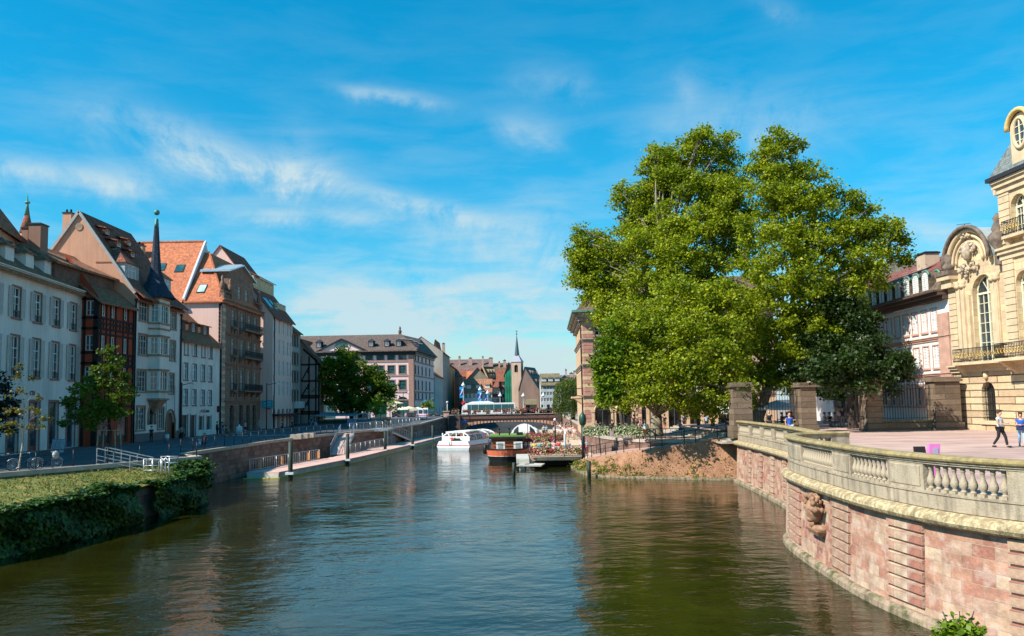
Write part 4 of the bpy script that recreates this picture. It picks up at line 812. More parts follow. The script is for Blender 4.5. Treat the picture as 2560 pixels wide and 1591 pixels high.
A, B = Vector((-47,114.0,zz-.3)), Vector((X+e,114.0,zz-.3)); kk = (zr-zz+.3)/7.5; p = VP(502,726,(-60,115.6),(-40,115.6)); uu = (p.x+47)/(B.x+47); t0 = max(.12, (p.z-A.z)/(7.5*kk)); up = Vector((0,7.5,7.5*kk)); roof_win(H5, A, B, up*(t0-.06), up*(t0+.1), uu-.07, uu+.1, glass_mat('skylight_pale', (.3,.5,.42)))
# attic with pediment and terrace balustrade
fa = Fac((X-.3,118.3), (X-.3,129.6)); za = fa.z(600,690); mb = MB(); cA = [fa.u(px, ) for px in (596.5,614.5)]; ra = (fa.z(605,752), fa.z(605,722))
wall(mb, fa, 0, fa.L, ze, za, [(u-.6,u+.6,*ra) for u in cA], .3); mb.poly([fa.pt(0,-3.2,ze), fa.pt(0,0,ze), fa.pt(0,0,za), fa.pt(0,-3.2,za)]); mb.poly([fa.pt(fa.L,0,ze), fa.pt(fa.L,-3.2,ze), fa.pt(fa.L,-3.2,za), fa.pt(fa.L,0,za)])
mb.poly([fa.pt(0,0,za), fa.pt(fa.L,0,za), fa.pt(fa.L/2,0,za+1.5)]); at = obj('attic', mb, bs, H5)
for u in cA: window(at, fa, u-.6, u+.6, *ra, merged=True)
mb = MB(); slab(mb, [fa.pt(-.5,.4,za+.02), fa.pt(fa.L/2,.4,za+1.75), fa.pt(fa.L/2,-4,za+1.75), fa.pt(-.5,-4,za+.02)], .18); slab(mb, [fa.pt(fa.L+.5,.4,za+.02), fa.pt(fa.L/2,.4,za+1.75), fa.pt(fa.L/2,-4,za+1.75), fa.pt(fa.L+.5,-4,za+.02)], .18)
for k in range(9): u = -.4+k*(fa.L/2)/9; z = za+.05+1.7*(k/9); mb.bar(fa.pt(u,.4,z+.06), fa.pt(u,-4,z+.06), .06, .1)
obj('zinc_roof', mb, plain('zinc_sheet', (.55,.58,.60), .35, .6), at)
mb = MB(); fbox(mb, f, .1, fa.a.y-f.a.y-.1, -.3, .35, ze+.2, ze+.45); fbox(mb, f, .1, fa.a.y-f.a.y-.1, -.2, .3, ze+1.2, ze+1.4)
for k in range(9): mb.lathe(f.pt(.5+k*.38,.05,ze+.45), [(.1,0),(.15,.25),(.07,.55),(.1,.75)], 8)
for u in (.5, 3.7, f.L-1.0): fbox(mb, f, u-.35, u+.35, -.3, .35, ze+.45, ze+1.3); mb.lathe(f.pt(u,0,ze+1.4), [(.2,0),(.38,.5),(.3,1.1),(.16,1.4),(.22,1.8),(.05,2.1)], 8)
fbox(mb, f, f.L-3, f.L, -.2, .3, ze+1.2, ze+1.4); obj('roof_balustrade', mb, bs, H5)
# ---- pinkish white tall house
Xp = -38.6; f = Fac((Xp,132.8), (Xp,144.8)); fs = Fac((-52,132.8), (Xp,132.8)); H7 = thing('town_house', (Xp,139,STREET), 'tall pinkish white house with four rows of narrow white shuttered windows and ground floor arcade', 'house', G_ROW); ze = f.z(705,792)
ap = D(550,614,132.8); cols = [f.u(px) for px in (686,697.5,708,718.5,726)]; rows = [(f.z(706,838),f.z(706,800)), (f.z(706,888),f.z(706,852)), (f.z(706,940),f.z(706,903)), (f.z(706,990),f.z(706,953))]
ar = [(u-.75,u+.75,STREET+.1,f.z(706,1022),1) for u in cols]; mb = MB(); wall(mb, f, 0, f.L, 1.5, ze, holes_of(cols, rows, .95)+ar, .35); wall(mb, fs, 0, fs.L, 1.5, ze); mb.poly([(2*ap.x-Xp,132.8,ze),(Xp,132.8,ze),(ap.x,132.8,ap.z)]); mb.poly([(Xp,144.8,1.5),(-52,144.8,1.5),(-52,144.8,ze),(ap.x,144.8,ap.z),(Xp,144.8,ze)]); obj('wall', mb, ppink, H7)
for r in rows:
    for u in cols: window(H7, f, u-.47, u+.47, *r, surround=None, shutters=(WHSH, 'l'))
for h in ar: m = MB(); fbox(m, f, h[0], h[1], -.34, -.3, h[2], h[3]); obj('shop_window', m, GLS, H7)
m = MB(); fbox(m, f, 0, f.L+1, 0, 1.1, f.z(706,1040), f.z(706,1040)+.35); obj('canopy', m, plain('dark_red_canopy', (.08,.03,.025), .7), H7)
mb = MB(); kk = (ap.z-ze)/(Xp-ap.x); slab(mb, [(Xp+.5,132.6,ze-.5*kk),(Xp+.5,145,ze-.5*kk),(ap.x,145,ap.z+.1),(ap.x,132.6,ap.z+.1)]); slab(mb, [(2*ap.x-Xp,132.6,ze),(2*ap.x-Xp,145,ze),(ap.x,145,ap.z+.1),(ap.x,132.6,ap.z+.1)]); obj('roof', mb, brn2, H7)
dm = MB(); q = Fac((Xp-3.3,133.4), (Xp-3.3,144.6)); hz = ze+3.3*kk; fbox(dm, q, 0, q.L, 0, -3, hz-1, hz+2.1); dd = obj('dormer', dm, cream, H7); m = MB(); slab(m, [q.pt(-.2,.4,hz+2.1), q.pt(q.L+.2,.4,hz+2.1), q.pt(q.L+.2,-3.4,hz+4.2), q.pt(-.2,-3.4,hz+4.2)], .15); obj('roof', m, brn2, dd)
for k in range(4): window(dd, q, 1+k*2.7, 1.9+k*2.7, hz+.2, hz+1.9, merged=True, off=.1)
dm = MB(); q = Fac((Xp-1.2,139.5), (Xp-1.2,144.7)); fbox(dm, q, 0, q.L, 0, -3, ze, ze+2.6); dd = obj('dormer', dm, cream, H7)
for k in range(3): window(dd, q, .5+k*1.6, 1.4+k*1.6, ze+1.0, ze+2.4, merged=True, off=.1)
A, B = Vector((Xp+.5,132.6,ze-.5*kk)), Vector((Xp+.5,145,ze-.5*kk)); up = Vector((-1,0,kk)); roof_win(H7, A, B, up*1.3, up*2.7, .1, .3); roof_win(H7, A, B, up*1.3, up*2.7, .36, .5)
mb = MB(); mb.tube([(Xp+.1,133.4,ze-.3),(Xp+.1,133.4,3)], .09, 6); obj('downpipe', mb, DKM, H7)
for hx, px, zc in ((H3, 335, None), (H4, 447, None), (H5, 549, None)):
    y_ = {335:88.25, 447:100.45, 549:114.3}[px]; zc = {335:VP(335,752,(X,0),(X,9)).z, 447:VP(447,790,(X,0),(X,9)).z, 549:VP(549,752,(X,0),(X,9)).z}[px]; mb = MB(); mb.tube([(X+.15,y_,zc),(X+.15,y_,STREET)], .09, 6); mb.lathe((X+.15,y_,zc-.1), [(.1,0),(.2,.35)], 8); obj('downpipe', mb, DKM, hx)
# bank shop sign on the pinkish house
mb = MB(); p = D(669,1011,131); mb.box(p.x-.9,p.x+.85,130.9,131.1,p.z-.62,p.z+.62); SG = obj('wall_sign', mb, plain('teal_sign', (.06,.35,.42), .4)); tag(SG, 'square teal projecting bank sign with a pale wave mark above the red one', 'sign')
LOC[SG.name] = Vector((0,0,0)); fq = Fac((p.x-1,130.9), (p.x+1,130.9)); mb = MB()
for s_ in (-1, 1): mb.tube([fq.pt(1+t*.55, .02, p.z+s_*.2+.14*math.sin(t*3.1)) for t in (-1,-.6,-.2,.2,.6,1)], .05, 5)
o = obj('wave_mark', mb, plain('pale_teal', (.35,.65,.7))); o.parent = SG
mb = MB(); p = D(671,1020.5,131.3); mb.ball((p.x,p.y,p.z), .5, 10, sz=.45, sy=.3); tag(obj('lozenge_sign', mb, plain('red_sign', (.7,.02,.02), .4)), 'small red tobacco lozenge sign below the teal bank sign', 'sign')
# ---- narrow grey house and dark half timbered gable
f = Fac((Xp,144.9), (Xp,150.4)); H8 = thing('town_house', (Xp,147,STREET), 'narrow grey green house squeezed before the dark half timbered gable', 'house', G_ROW); ze = f.z(737,828); cols = [f.u(733.5), f.u(741)]; rows = [(f.z(737,866),f.z(737,838)), (f.z(737,912),f.z(737,882)), (f.z(737,956),f.z(737,928)), (f.z(737,1004),f.z(737,976))]
mb = MB(); wall(mb, f, 0, f.L, 1.5, ze, holes_of(cols, rows, 1.0)+[(.8,4.6,STREET,5.9)]); rest(mb, f, 0, f.L, 1.5, ze, ze+4, 5, 10); obj('wall', mb, plaster('grey_green_plaster', (.35,.38,.33)), H8)
for r in rows:
    for u in cols: window(H8, f, u-.5, u+.5, *r, surround=STN, shutters=(plain('brown_shutter', (.13,.09,.07)), 'lr'))
m = MB(); fbox(m, f, .8, 4.6, -.26, -.2, STREET, 5.9); obj('shop_window', m, GLS, H8); m = MB(); fbox(m, f, 1, 5, .05, .9, 6.0, 7.2); obj('shop_board', m, plain('shop_board_white', (.6,.58,.55)), H8)
mb = MB(); fac_roof(mb, f, 0, f.L, ze+.1, ze+4.2, 5, .5); obj('roof', mb, brn2, H8)
f = Fac((Xp-1,150.6), (-35.2,150.6)); zl = f.z(747,848); zrr = f.z(789,908); H9 = thing('half_timbered_house', (-37,151,STREET), 'dark half timbered gable with pinkish infill beside the round green tree', 'house', G_ROW); zl = f.z(745,850)
fr = Fac((-35.2,150.6), (-35.1,153.5)); mb = MB(); hw = [(f.u(766),f.u(775),f.z(770,936),f.z(770,918)), (f.u(766),f.u(775),f.z(770,977),f.z(770,959)), (f.u(766),f.u(775),f.z(770,1018),f.z(770,1000))]
wall(mb, f, 0, f.L, 1.5, zrr, hw, .15); mb.poly([f.pt(0,0,zrr), f.pt(f.L,0,zrr), f.pt(1.2,0,zl)]); wall(mb, fr, 0, fr.L, 1.5, zrr); obj('wall', mb, plaster('pink_infill', (.38,.27,.23)), H9)
for h in hw: window(H9, f, *h, surround=None)
mb = MB(); L = f.L; zs = [f.z(770,y) for y in (912,953,961,992,1030,1036,858+32)]
for z in (zs[0], zs[1], zs[3]-.2, zs[4], f.z(770,1035), f.z(770,990)): beam(f, 0, z, L if z <= zrr else L*.7, z, .3)
for u in (.95, 2.5, 3.75, L-.1): beam(f, u, 2.75, u, zrr if u > 3.9 else zrr+1.2, .26)
for a, b in ((953,918),(992,961),(1032,1000)): beam(f, 1.1, f.z(770,a), 2.5, f.z(770,b), .22)
beam(f, 1.4, zrr+2.6, L, zrr-.1, .35); obj('timber_frame', mb, timb, H9)
mb = MB(); slab(mb, [f.pt(L+.7,.6,zrr-.6), f.pt(1.0,.6,zl+.2), f.pt(1.0,-3,zl+.2), f.pt(L+.7,-3,zrr-.6)]); slab(mb, [f.pt(-4,.6,zrr-.6), f.pt(1.0,.6,zl+.2), f.pt(1.0,-9,zl+.2), f.pt(-4,-9,zrr-.6)]); obj('roof', mb, brn2, H9)
# ================================================================ PINK BUILDING, FAR ROW, CHURCH, BRIDGE
GF = 'houses beyond the bridge'
pinkw = plaster('rose_plaster', (.86,.60,.56), .06); STR = plain('red_stone_trim', (.36,.20,.15), .85); 
YP = 208.0; a = D(740,900,YP); b = D(1034,900,YP); f = Fac((a.x,YP), (b.x,YP)); c_ = D(1084,900,240); f2 = Fac((b.x,YP), (c_.x,240)); P1 = thing('pink_building', (f.pt(f.L/2,0,2.9)), 'long rose pink building with brown hipped roof and triangular pediment beyond the round trees', 'building')
ze = f.z(1000,877); zr = D(900,838,YP+12).z; rows = [(f.z(960,901),f.z(960,884)), (f.z(960,935),f.z(960,915)), (f.z(960,975),f.z(960,952))]
pcs = [f.u(px) for px in (757,790,824,858,888,923,951,978,1006)]; c2 = [f2.u(px) for px in (1038.5,1045.5,1055,1064.5,1073.5)]
rows2 = rows+[(f.z(1030,1000),f.z(1030,983))]
mb = MB(); arch = [(u-1.5,u+1.5,3.0,f.z(1006,992),1) for u in pcs[::2]]; wall(mb, f, 0, f.L, 2, ze, holes_of(pcs, rows, 1.7)+arch, .35); wall(mb, f2, 0, f2.L, 2, ze, holes_of(c2, rows2, 1.5)+[(u-.8,u+.8,3.0,6.0) for u in c2[::2]], .35)
mb.poly([f2.pt(f2.L,0,2), f2.pt(f2.L,-24,2), f2.pt(f2.L,-24,ze), f2.pt(f2.L,0,ze)]); obj('wall', mb, pinkw, P1)
for r in rows:
    for u in pcs: window(P1, f, u-.85, u+.85, *r, kind='plainsash', glass=GLG, frame=DKW, surround=STR, sw=.22)
for r in rows2:
    for u in c2: window(P1, f2, u-.7, u+.7, *r, kind='plainsash', frame=DKW, surround=STR, sw=.22)
for h in arch: m = MB(); m.poly([f.pt(h[0],-.3,h[2]), f.pt(h[1],-.3,h[2]), f.pt(h[1],-.3,h[3]), f.pt(h[0],-.3,h[3])]); obj('arched_window', m, GLG, P1)
mb = MB(); 
for z in (rows[0][0]-.35, rows[1][0]-.55, rows[2][0]-.6, rows[2][0]-2.6): fbox(mb, f, 0, f.L, -.1, .14, z-.15, z+.15); fbox(mb, f2, 0, f2.L, -.1, .14, z-.15, z+.15)
fbox(mb, f, f.L-1.3, f.L, -.1, .16, 2.5, ze-.9); fbox(mb, f2, 0, .5, -.1, .16, 2.5, ze-.9); obj('stone_trim', mb, STR, P1)
mb = MB(); cornice(mb, f, -.3, f.L+.6, ze+.1, .9, 1.2); cornice(mb, f2, -.6, f2.L+.3, ze+.1, .85, 1.2); obj('cornice', mb, DKM, P1)
rr_ = tiles('grey_brown_roof', (.17,.12,.10), patch=(.1,.08,.06)); mb = MB(); e1 = f.pt(-14,1.2,ze); e2 = f.pt(f.L+1.1,1.2,ze); rB = D(1000,837,YP+12); rA = D(700,842,YP+12); e3 = f2.pt(f2.L,1.2,ze); rC = D(1052,845,238)
rB.z = rA.z = zr; rC.z = zr; slab(mb, [e1,e2,rB,rA]); slab(mb, [e2,e3,rC,rB]); mb.bar(e2+Vector((0,0,.1)), rB+Vector((0,0,.12)), .35); mb.lathe(rB, [(.3,0),(.5,.8),(.2,1.2),(.3,1.6),(.05,2.2)], 8); slab(mb, [rA, rB, rC, Vector((rC.x-30,rC.y+15,ze))]); obj('roof', mb, rr_, P1)
pu0, pu1, pm = f.u(795), f.u(917), f.u(855); pz = f.z(855,847); mb = MB(); mb.poly([f.pt(pu0,.6,ze+.2), f.pt(pu1,.6,ze+.2), f.pt(pm,.6,pz-.5)]); slab(mb, [f.pt(pu0-.6,1.0,ze), f.pt(pm,1.0,pz), f.pt(pm,-7,pz), f.pt(pu0-.6,-7,ze)], .42, 1); slab(mb, [f.pt(pu1+.6,1.0,ze), f.pt(pm,1.0,pz), f.pt(pm,-7,pz), f.pt(pu1+.6,-7,ze)], .42, 1)
pd = obj('pediment', mb, [pinkw, DKM], P1); m = MB(); zc = f.z(855,869); m.poly([f.pt(pm+1.7*math.cos(t*math.pi/12), .68, zc+1.5*math.sin(t*math.pi/12)) for t in range(13)]); obj('half_round_window', m, GLG, pd)
for px in (793, 925, 965, 995): dormer(P1, f, f.u(px), 1.3, ze+1.2, 1.5, 1.6, 4, slate, slate, 'hip', winw=.6)
for k in range(3): u = 5+k*6.5; dormer(P1, f2, u, 2.6, ze+1.3, 1.7, 1.2, 4.5, rr_, MATS['zinc_sheet'], 'shed', winw=.3)
# ---- generic houses seen small
def house(name, label, ax, ay, bx, by, zeave, zridge, depth, wm, rm, nc, nr, ridge='par', z0=2.9, wcol=None, ww=1.1, win_z=None, chims=(), timber=False, merged=True, base_gap=3.2, sh=None, dorm=0, cat='house', group=GF, frame=WHITE):
    f = Fac((ax,ay), (bx,by)); t = thing(name, f.pt(f.L/2,0,z0), label, cat, group); mb = MB(); rows = []
    if nr:
        hh = (zeave-z0-base_gap)/nr; rows = [(z0+base_gap+hh*k+hh*.22, z0+base_gap+hh*k+hh*.8) for k in range(nr)]
    cols = [f.L*(k+.5)/nc for k in range(nc)]; wall(mb, f, 0, f.L, z0-1, zeave, holes_of(cols, rows, ww)+[(u-ww*.6,u+ww*.6,z0,z0+2.6) for u in cols[::2]], .25)
    if ridge == 'par': rest(mb, f, 0, f.L, z0-1, zeave, zridge, depth/2, depth)
    else:
        mb.poly([f.pt(0,0,zeave), f.pt(f.L,0,zeave), f.pt(f.L/2,0,zridge)]); 
        for u in (0, f.L): q = [f.pt(u,0,z0-1), f.pt(u,-depth,z0-1), f.pt(u,-depth,zeave), f.pt(u,0,zeave)]; mb.poly(q if u == 0 else q[::-1])
    obj('wall', mb, wm, t); mb = MB()
    if ridge == 'par': fac_roof(mb, f, -.1, f.L+.1, zeave+.05, zridge, depth/2, .5)
    else:
        for u0, s in ((-.4,1),(f.L+.4,-1)): slab(mb, [f.pt(u0,.5,zeave-.3), f.pt(f.L/2,.5,zridge+.1), f.pt(f.L/2,-depth,zridge+.1), f.pt(u0,-depth,zeave-.3)])
    obj('roof', mb, rm, t)
    for z0_, z1_ in rows:
        for u in cols: window(t, f, u-ww/2, u+ww/2, z0_, z1_, merged=True, frame=frame)
    mb = MB(); 
    for u in cols[::2]: fbox(mb, f, u-ww*.6, u+ww*.6, -.24, -.2, z0, z0+2.6)
    obj('door', mb, dr[0], t)
    if timber:
        mb = MB()
        for r in rows:
            for z in (r[0]-.2, r[1]+.2, (r[0]+r[1])/2): beam(f, 0, z, f.L, z, .16)
        for k in range(nc*2+1): u = f.L*k/(nc*2); beam(f, min(max(u,.1),f.L-.1), z0+base_gap-.3, min(max(u,.1),f.L-.1), zeave, .16)
        for k in range(nc): beam(f, cols[k]-f.L/nc/2, rows[0][0]-.9, cols[k]+f.L/nc/2, rows[0][0]-.2, .12)
        obj('timber_frame', mb, timb, t)
    for k in range(dorm): dormer(t, f, f.L*(k+.5)/dorm, 1.6, zeave+1, 1.3, 1.0, 3, wm, rm, 'shed', winw=.5)
    for (px0, px1, pyt) in chims: a = D(px0, pyt, by+depth*.3); b = D(px1, pyt, by+depth*.3); chimney(t, a.x, b.x, by+depth*.3, 1.0, a.z-7, a.z, plaster('chimney_pink', (.5,.32,.25)), 1)
    return t
ZD = lambda py, y, px=1150: D(px, py, y).z
gw = plaster('grey_white_plaster', (.5,.5,.46)); bg_ = plaster('greybeige_plaster', (.42,.36,.30)); brw = plaster('brown_plaster', (.30,.20,.15)); yel = plaster('ochre_plaster', (.55,.38,.18)); br3 = tiles('mid_brown_roof', (.2,.12,.085)); prf = tiles('mauve_roof', (.24,.15,.135)); olr = tiles('olive_brown_roof', (.26,.2,.12))
house('row_house', 'grey white house with arched ground floor just right of the pink building', -22.6,240, -23.0,272, ZD(938,250), ZD(905,255), 12, gw, brn2, 5, 2, sh=None, base_gap=4)
house('row_house', 'tall grey beige house rising above its neighbours in the shaded row', -23.0,272.2, -23.2,305, ZD(884,285), ZD(850,290), 14, bg_, brn2, 4, 5, chims=((1105,1112,860),))
house('row_house', 'ochre gabled house high over the shaded row', -23.2,305.3, -23.2,335, ZD(915,315), ZD(885,320), 12, yel, br3, 4, 3)
house('row_house', 'brown house with rows of white windows at the end of the shaded row', -23.2,335.3, -21.5,400, ZD(934,360), ZD(908,370), 14, brw, br3, 8, 4, frame=WHITE)
house('cream_gable_house', 'narrow cream gable with two chimneys behind the pink building', D(1084,900,275).x-.5,275, D(1096,900,275).x,275, ZD(900,275), ZD(848,275), 18, cream, brn2, 1, 1, ridge='perp', base_gap=14)
def far(name, label, px0, px1, y, pe, pr, depth, wm, rm, nc, nr, **kw):
    a = D(px0, pe, y); b = D(px1, pe, y); return house(name, label, a.x, y, b.x, y, a.z, D((px0+px1)/2, pr, y+(0 if kw.get('ridge') == 'perp' else depth/2)).z, depth, wm, rm, nc, nr, **kw)
far('half_timbered_house', 'white half timbered house with orange roof behind the bus', 1160, 1230, 288, 979, 948, 10, plaster('bright_white_plaster', (.74,.72,.64)), tiles('warm_roof', (.42,.2,.12), patch=(.2,.12,.08)), 7, 2, timber=True, ww=.9, base_gap=1.5, dorm=3)
far('gabled_house', 'steep grey gable rising behind the half timbered house', 1166, 1222, 296, 950, 919, 22, plaster('grey_gable', (.30,.26,.2)), brn2, 3, 1, ridge='perp', chims=((1184,1190,944),), base_gap=12)
t = thing('dormered_roof_house', (-6,300,2.9), 'house with long dark slope of little sunlit dormers and a pale parapet wall', 'house', GF); mb = MB(); p0, p1, p2, p3 = D(1205,917,300), D(1232,917,312), D(1252,968,312), D(1228,968,300); slab(mb, [p0,p1,p2,p3], .3); slab(mb, [p0,p1,D(1200,968,312),D(1180,968,300)], .3); obj('roof', mb, brn2, t)
mb = MB(); mb.bar(p0+Vector((0,-.6,.3)), p3+Vector((0,-.6,.3)), .9, .5); obj('parapet', mb, cream, t); mb = MB(); mb.box(D(1182,960,300).x, p3.x, 301, 311, 2, p3.z); obj('wall', mb, brw, t)
for k in range(3):
    for j in range(3): c = p0.lerp(p3, .22+.25*k).lerp(p1.lerp(p2, .22+.25*k), .25+.25*j); m = MB(); m.box(c.x-.7, c.x+.9, c.y-.4, c.y+.4, c.z-.6, c.z+.7); obj('dormer', m, cream, t)
far('dark_fronted_house', 'dark fronted house with two white balcony strips', 1228, 1246, 290, 967, 950, 10, plaster('dark_brown_plaster', (.09,.065,.06)), brn2, 1, 2, ww=3.5, base_gap=3)
far('red_gabled_house', 'slim red brown house with a red roof beside the green netting', 1241, 1262, 294, 952, 925, 12, plaster('dark_red_plaster', (.26,.08,.06)), redr, 2, 3, ww=.8)
t = far('netted_house', 'narrow house wrapped in green scaffold netting', 1262, 1283, 292, 938, 905, 10, plaster('netted_wall', (.2,.2,.18)), br3, 1, 0, ridge='perp'); m = MB(); a = D(1261,930,290); b = D(1283,930,290)
for k in range(12):
    x0 = a.x+(b.x-a.x)*k/12; x1 = a.x+(b.x-a.x)*(k+1)/12; o0, o1 = .05*math.sin(k*2), .05*math.sin(k*2+2); m.poly([(x0,290+o0,3),(x1,290+o1,3),(x1,290+o1,a.z-1+1.5*math.sin(k*.26)),(x0,290+o0,a.z-1+1.5*math.sin((k-1)*.26))])
obj('scaffold_net', m, plain('green_net', (.01,.17,.10), .9, 0, .45, .35), t)
far('stone_house', 'grey beige house with narrow window pairs between netting and church tower', 1283, 1305, 294, 944, 922, 12, plaster('greige_stone', (.36,.31,.26)), br3, 4, 4, ww=.6, dorm=2)
far('long_roof_house', 'long mauve brown roof on the skyline left of the church', 1112, 1222, 330, 940, 899, 26, plaster('mauve_wall', (.36,.25,.22)), prf, 6, 1, chims=((1114,1118,895),(1146,1151,893),(1172,1180,896),(1205,1209,893)), base_gap=14)
far('chimney_house', 'brown roofed house with big block chimneys behind the netting', 1222, 1280, 322, 938, 908, 16, plaster('tan_wall', (.45,.3,.22)), br3, 4, 1, chims=((1222,1232,896),(1246,1250,906),(1258,1265,902)), base_gap=14)
far('orange_roof_house', 'small orange roof between the shaded row and the grey gable', 1166, 1194, 315, 955, 928, 8, cream, org, 3, 2, base_gap=8)
far('yellow_house', 'small yellow house with a dark glazed dormer left of the orange roof', 1148, 1170, 318, 940, 925, 8, yel, brn2, 3, 2, base_gap=8)
t = far('corner_house', 'wide house with olive brown hipped roof and bay windows right of the church', 1352, 1402, 270, 962, 934, 14, gw, olr, 7, 3, ww=.8, dorm=3)
far('pale_gabled_house', 'house with a small white gable roof and chimneys right of the church', 1388, 1470, 280, 972, 938, 16, brw, br3, 8, 2, chims=((1413,1417,926),(1424,1433,934),(1434,1437,930)), dorm=4); 
p = D(1400,955,276); t = thing('white_gable_roof', (p.x,276,2.9), 'small gleaming white gable roof right of the church', 'roof house'); m = MB(); z = p.z; slab(m, [(p.x-2,275,z),(p.x+1.5,275,z+2.4),(p.x+1.5,282,z+2.4),(p.x-2,282,z)], .2); slab(m, [(p.x+5,275,z),(p.x+1.5,275,z+2.4),(p.x+1.5,282,z+2.4),(p.x+5,282,z)], .2); obj('roof', m, MATS['zinc_sheet'], t); m = MB(); m.prism([(p.x-1.8,275.4,3),(p.x+4.8,275.4,3),(p.x+4.8,275.4,z-.2),(p.x+1.5,275.4,z+2.1),(p.x-1.8,275.4,z-.2)], (0,6,0)); obj('wall', m, brw, t)
# ---- church
ct = D(1294,905,285); CH = thing('church', (ct.x,285,2.9), 'church with square beige tower, thin slate spire and steep dark nave roof', 'church'); wx = (D(1307,905,285).x-D(1280,905,285).x); zt = ZD(905,285,1294); tx0 = D(1280,905,285).x; tx1 = D(1306,905,285).x
rot_ = R(-14); cm = Vector(((tx0+tx1)/2,287)); hw_ = wx/2*.92; cr = [Vector((math.cos(rot_)*x-math.sin(rot_)*y+cm.x, math.sin(rot_)*x+math.cos(rot_)*y+cm.y)) for x, y in ((-hw_,-hw_),(hw_,-hw_),(hw_,hw_),(-hw_,hw_))]
ff = Fac(cr[0], cr[1]); fr_ = Fac(cr[1], cr[2]); mb = MB(); 
for q in (ff, fr_): wall(mb, q, 0, q.L, 2, zt, [(q.L/2-.65,q.L/2+.65,zt-3.6,zt-1.0,1)], .5)
for q in (Fac(cr[2],cr[3]), Fac(cr[3],cr[0])): wall(mb, q, 0, q.L, 2, zt)
obj('tower_wall', mb, plaster('church_beige', (.55,.38,.27)), CH); m = MB()
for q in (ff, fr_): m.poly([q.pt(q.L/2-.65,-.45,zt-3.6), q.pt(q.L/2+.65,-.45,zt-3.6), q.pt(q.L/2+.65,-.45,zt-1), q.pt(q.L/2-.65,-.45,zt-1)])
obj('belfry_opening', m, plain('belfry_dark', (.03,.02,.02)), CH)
m = MB(); zp = ZD(889,285,1294); sc8 = .42; top4 = [(c_-cm)*sc8+cm for c_ in cr]; e4 = [(c_-cm)*1.12+cm for c_ in cr]
for k in range(4): a, b, c2_, d2 = e4[k], e4[(k+1)%4], top4[(k+1)%4], top4[k]; m.poly([(a.x,a.y,zt), (b.x,b.y,zt), (c2_.x,c2_.y,zp), (d2.x,d2.y,zp)])
m.poly([(p.x,p.y,zt-.02) for p in e4][::-1]); obj('tower_roof', m, plain('pale_slate', (.30,.30,.34), .5), CH)
zs_ = ZD(838,285,1292); m = MB(); m.lathe((cm.x,cm.y,0), [(hw_*.5,zp-.1),(hw_*.42,zp+1.2),(.08,zs_)], 8); m.sm.clear(); obj('spire', m, plain('slate_spire', (.06,.10,.11), .5), CH); m = MB(); m.tube([(cm.x,cm.y,zs_-.2),(cm.x,cm.y,ZD(825,285,1292))], .08, 5); m.ball((cm.x,cm.y,zs_+.5), .25, 6); m.bar((cm.x-.5,cm.y,ZD(827,285)-.4),(cm.x+.5,cm.y,ZD(827,285)-.4), .12); obj('cross', m, DKM, CH)
A0, A1 = D(1311,917,283), D(1337,920,296); B0, B1 = D(1347,972,283), D(1374,982,296); Z0, Z1 = D(1296,975,283), D(1300,975,300); mb = MB(); slab(mb, [A0,A1,B1,B0], .3); slab(mb, [A0,A1,Z1,Z0], .3); obj('nave_roof', mb, plain('dark_green_slate', (.025,.045,.045), .6, 0, .3), CH)
for k in range(4):
    for j, n in ((.28,3),(.68,4)): c = A0.lerp(B0, j).lerp(A1.lerp(B1, j), .15+.22*k); m = MB(); m.box(c.x-.5, c.x+.3, c.y-.5, c.y+.3, c.z-.4, c.z+1.0); obj('dormer', m, MATS['tan_wall'], CH)
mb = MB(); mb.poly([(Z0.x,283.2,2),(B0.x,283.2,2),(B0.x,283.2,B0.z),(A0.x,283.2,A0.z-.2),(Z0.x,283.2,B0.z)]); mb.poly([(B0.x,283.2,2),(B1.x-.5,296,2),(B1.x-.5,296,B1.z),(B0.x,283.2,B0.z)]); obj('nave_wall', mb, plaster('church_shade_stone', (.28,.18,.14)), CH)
far('orange_pavilion', 'low orange walled pavilion with a brown roof below the church', 1312, 1342, 262, 1010, 998, 6, plaster('orange_wall', (.60,.30,.14)), olr, 2, 0, group=None)
# ---- bridge
YB = 165.0; X0b, X1b = -13.3, 9.6; zd = 3.62; ztop = D(1255,1036,YB).z; BR = thing('bridge', (-2,YB,0), 'low red sandstone arch bridge carrying the white bus across the river', 'bridge')
xs0, xs1 = D(1160,1070,YB).x, D(1392,1072,YB).x; xm = (xs0+xs1)/2; zc = D(1262,1054,YB).z; zs0 = 1.0; n = 28
def az(x): q = abs((x-xm)/((xs1-xs0)/2)); return zs0+(zc-zs0)*math.sqrt(max(0, 1-q**2.3))**.9
ax_ = [xs0+(xs1-xs0)*k/n for k in range(n+1)]; mb = MB(); W_ = 14
for a, b in zip(ax_, ax_[1:]):
    mb.poly([(a,YB,az(a)),(b,YB,az(b)),(b,YB,ztop-.35),(a,YB,ztop-.35)]); mb.poly([(a,YB,az(a)),(a,YB+W_,az(a)),(b,YB+W_,az(b)),(b,YB,az(b))]); mb.poly([(b,YB+W_,az(b)),(a,YB+W_,az(a)),(a,YB+W_,ztop-.35),(b,YB+W_,ztop-.35)])
for a, b in ((X0b-1,xs0),(xs1,X1b+1)): mb.box(a, b, YB, YB+W_, -1.5, ztop-.36)
mb.poly([(xs0,YB,-1.5),(xs0,YB+W_,-1.5),(xs0,YB+W_,zs0),(xs0,YB,zs0)]); mb.poly([(xs1,YB+W_,-1.5),(xs1,YB,-1.5),(xs1,YB,zs0),(xs1,YB+W_,zs0)])
obj('spandrel', mb, ashlar('bridge_pink_stone', [(.50,.24,.16),(.58,.30,.2),(.46,.22,.15)], 1.0, .4, .012, (.3,.18,.13)), BR)
mb = MB()
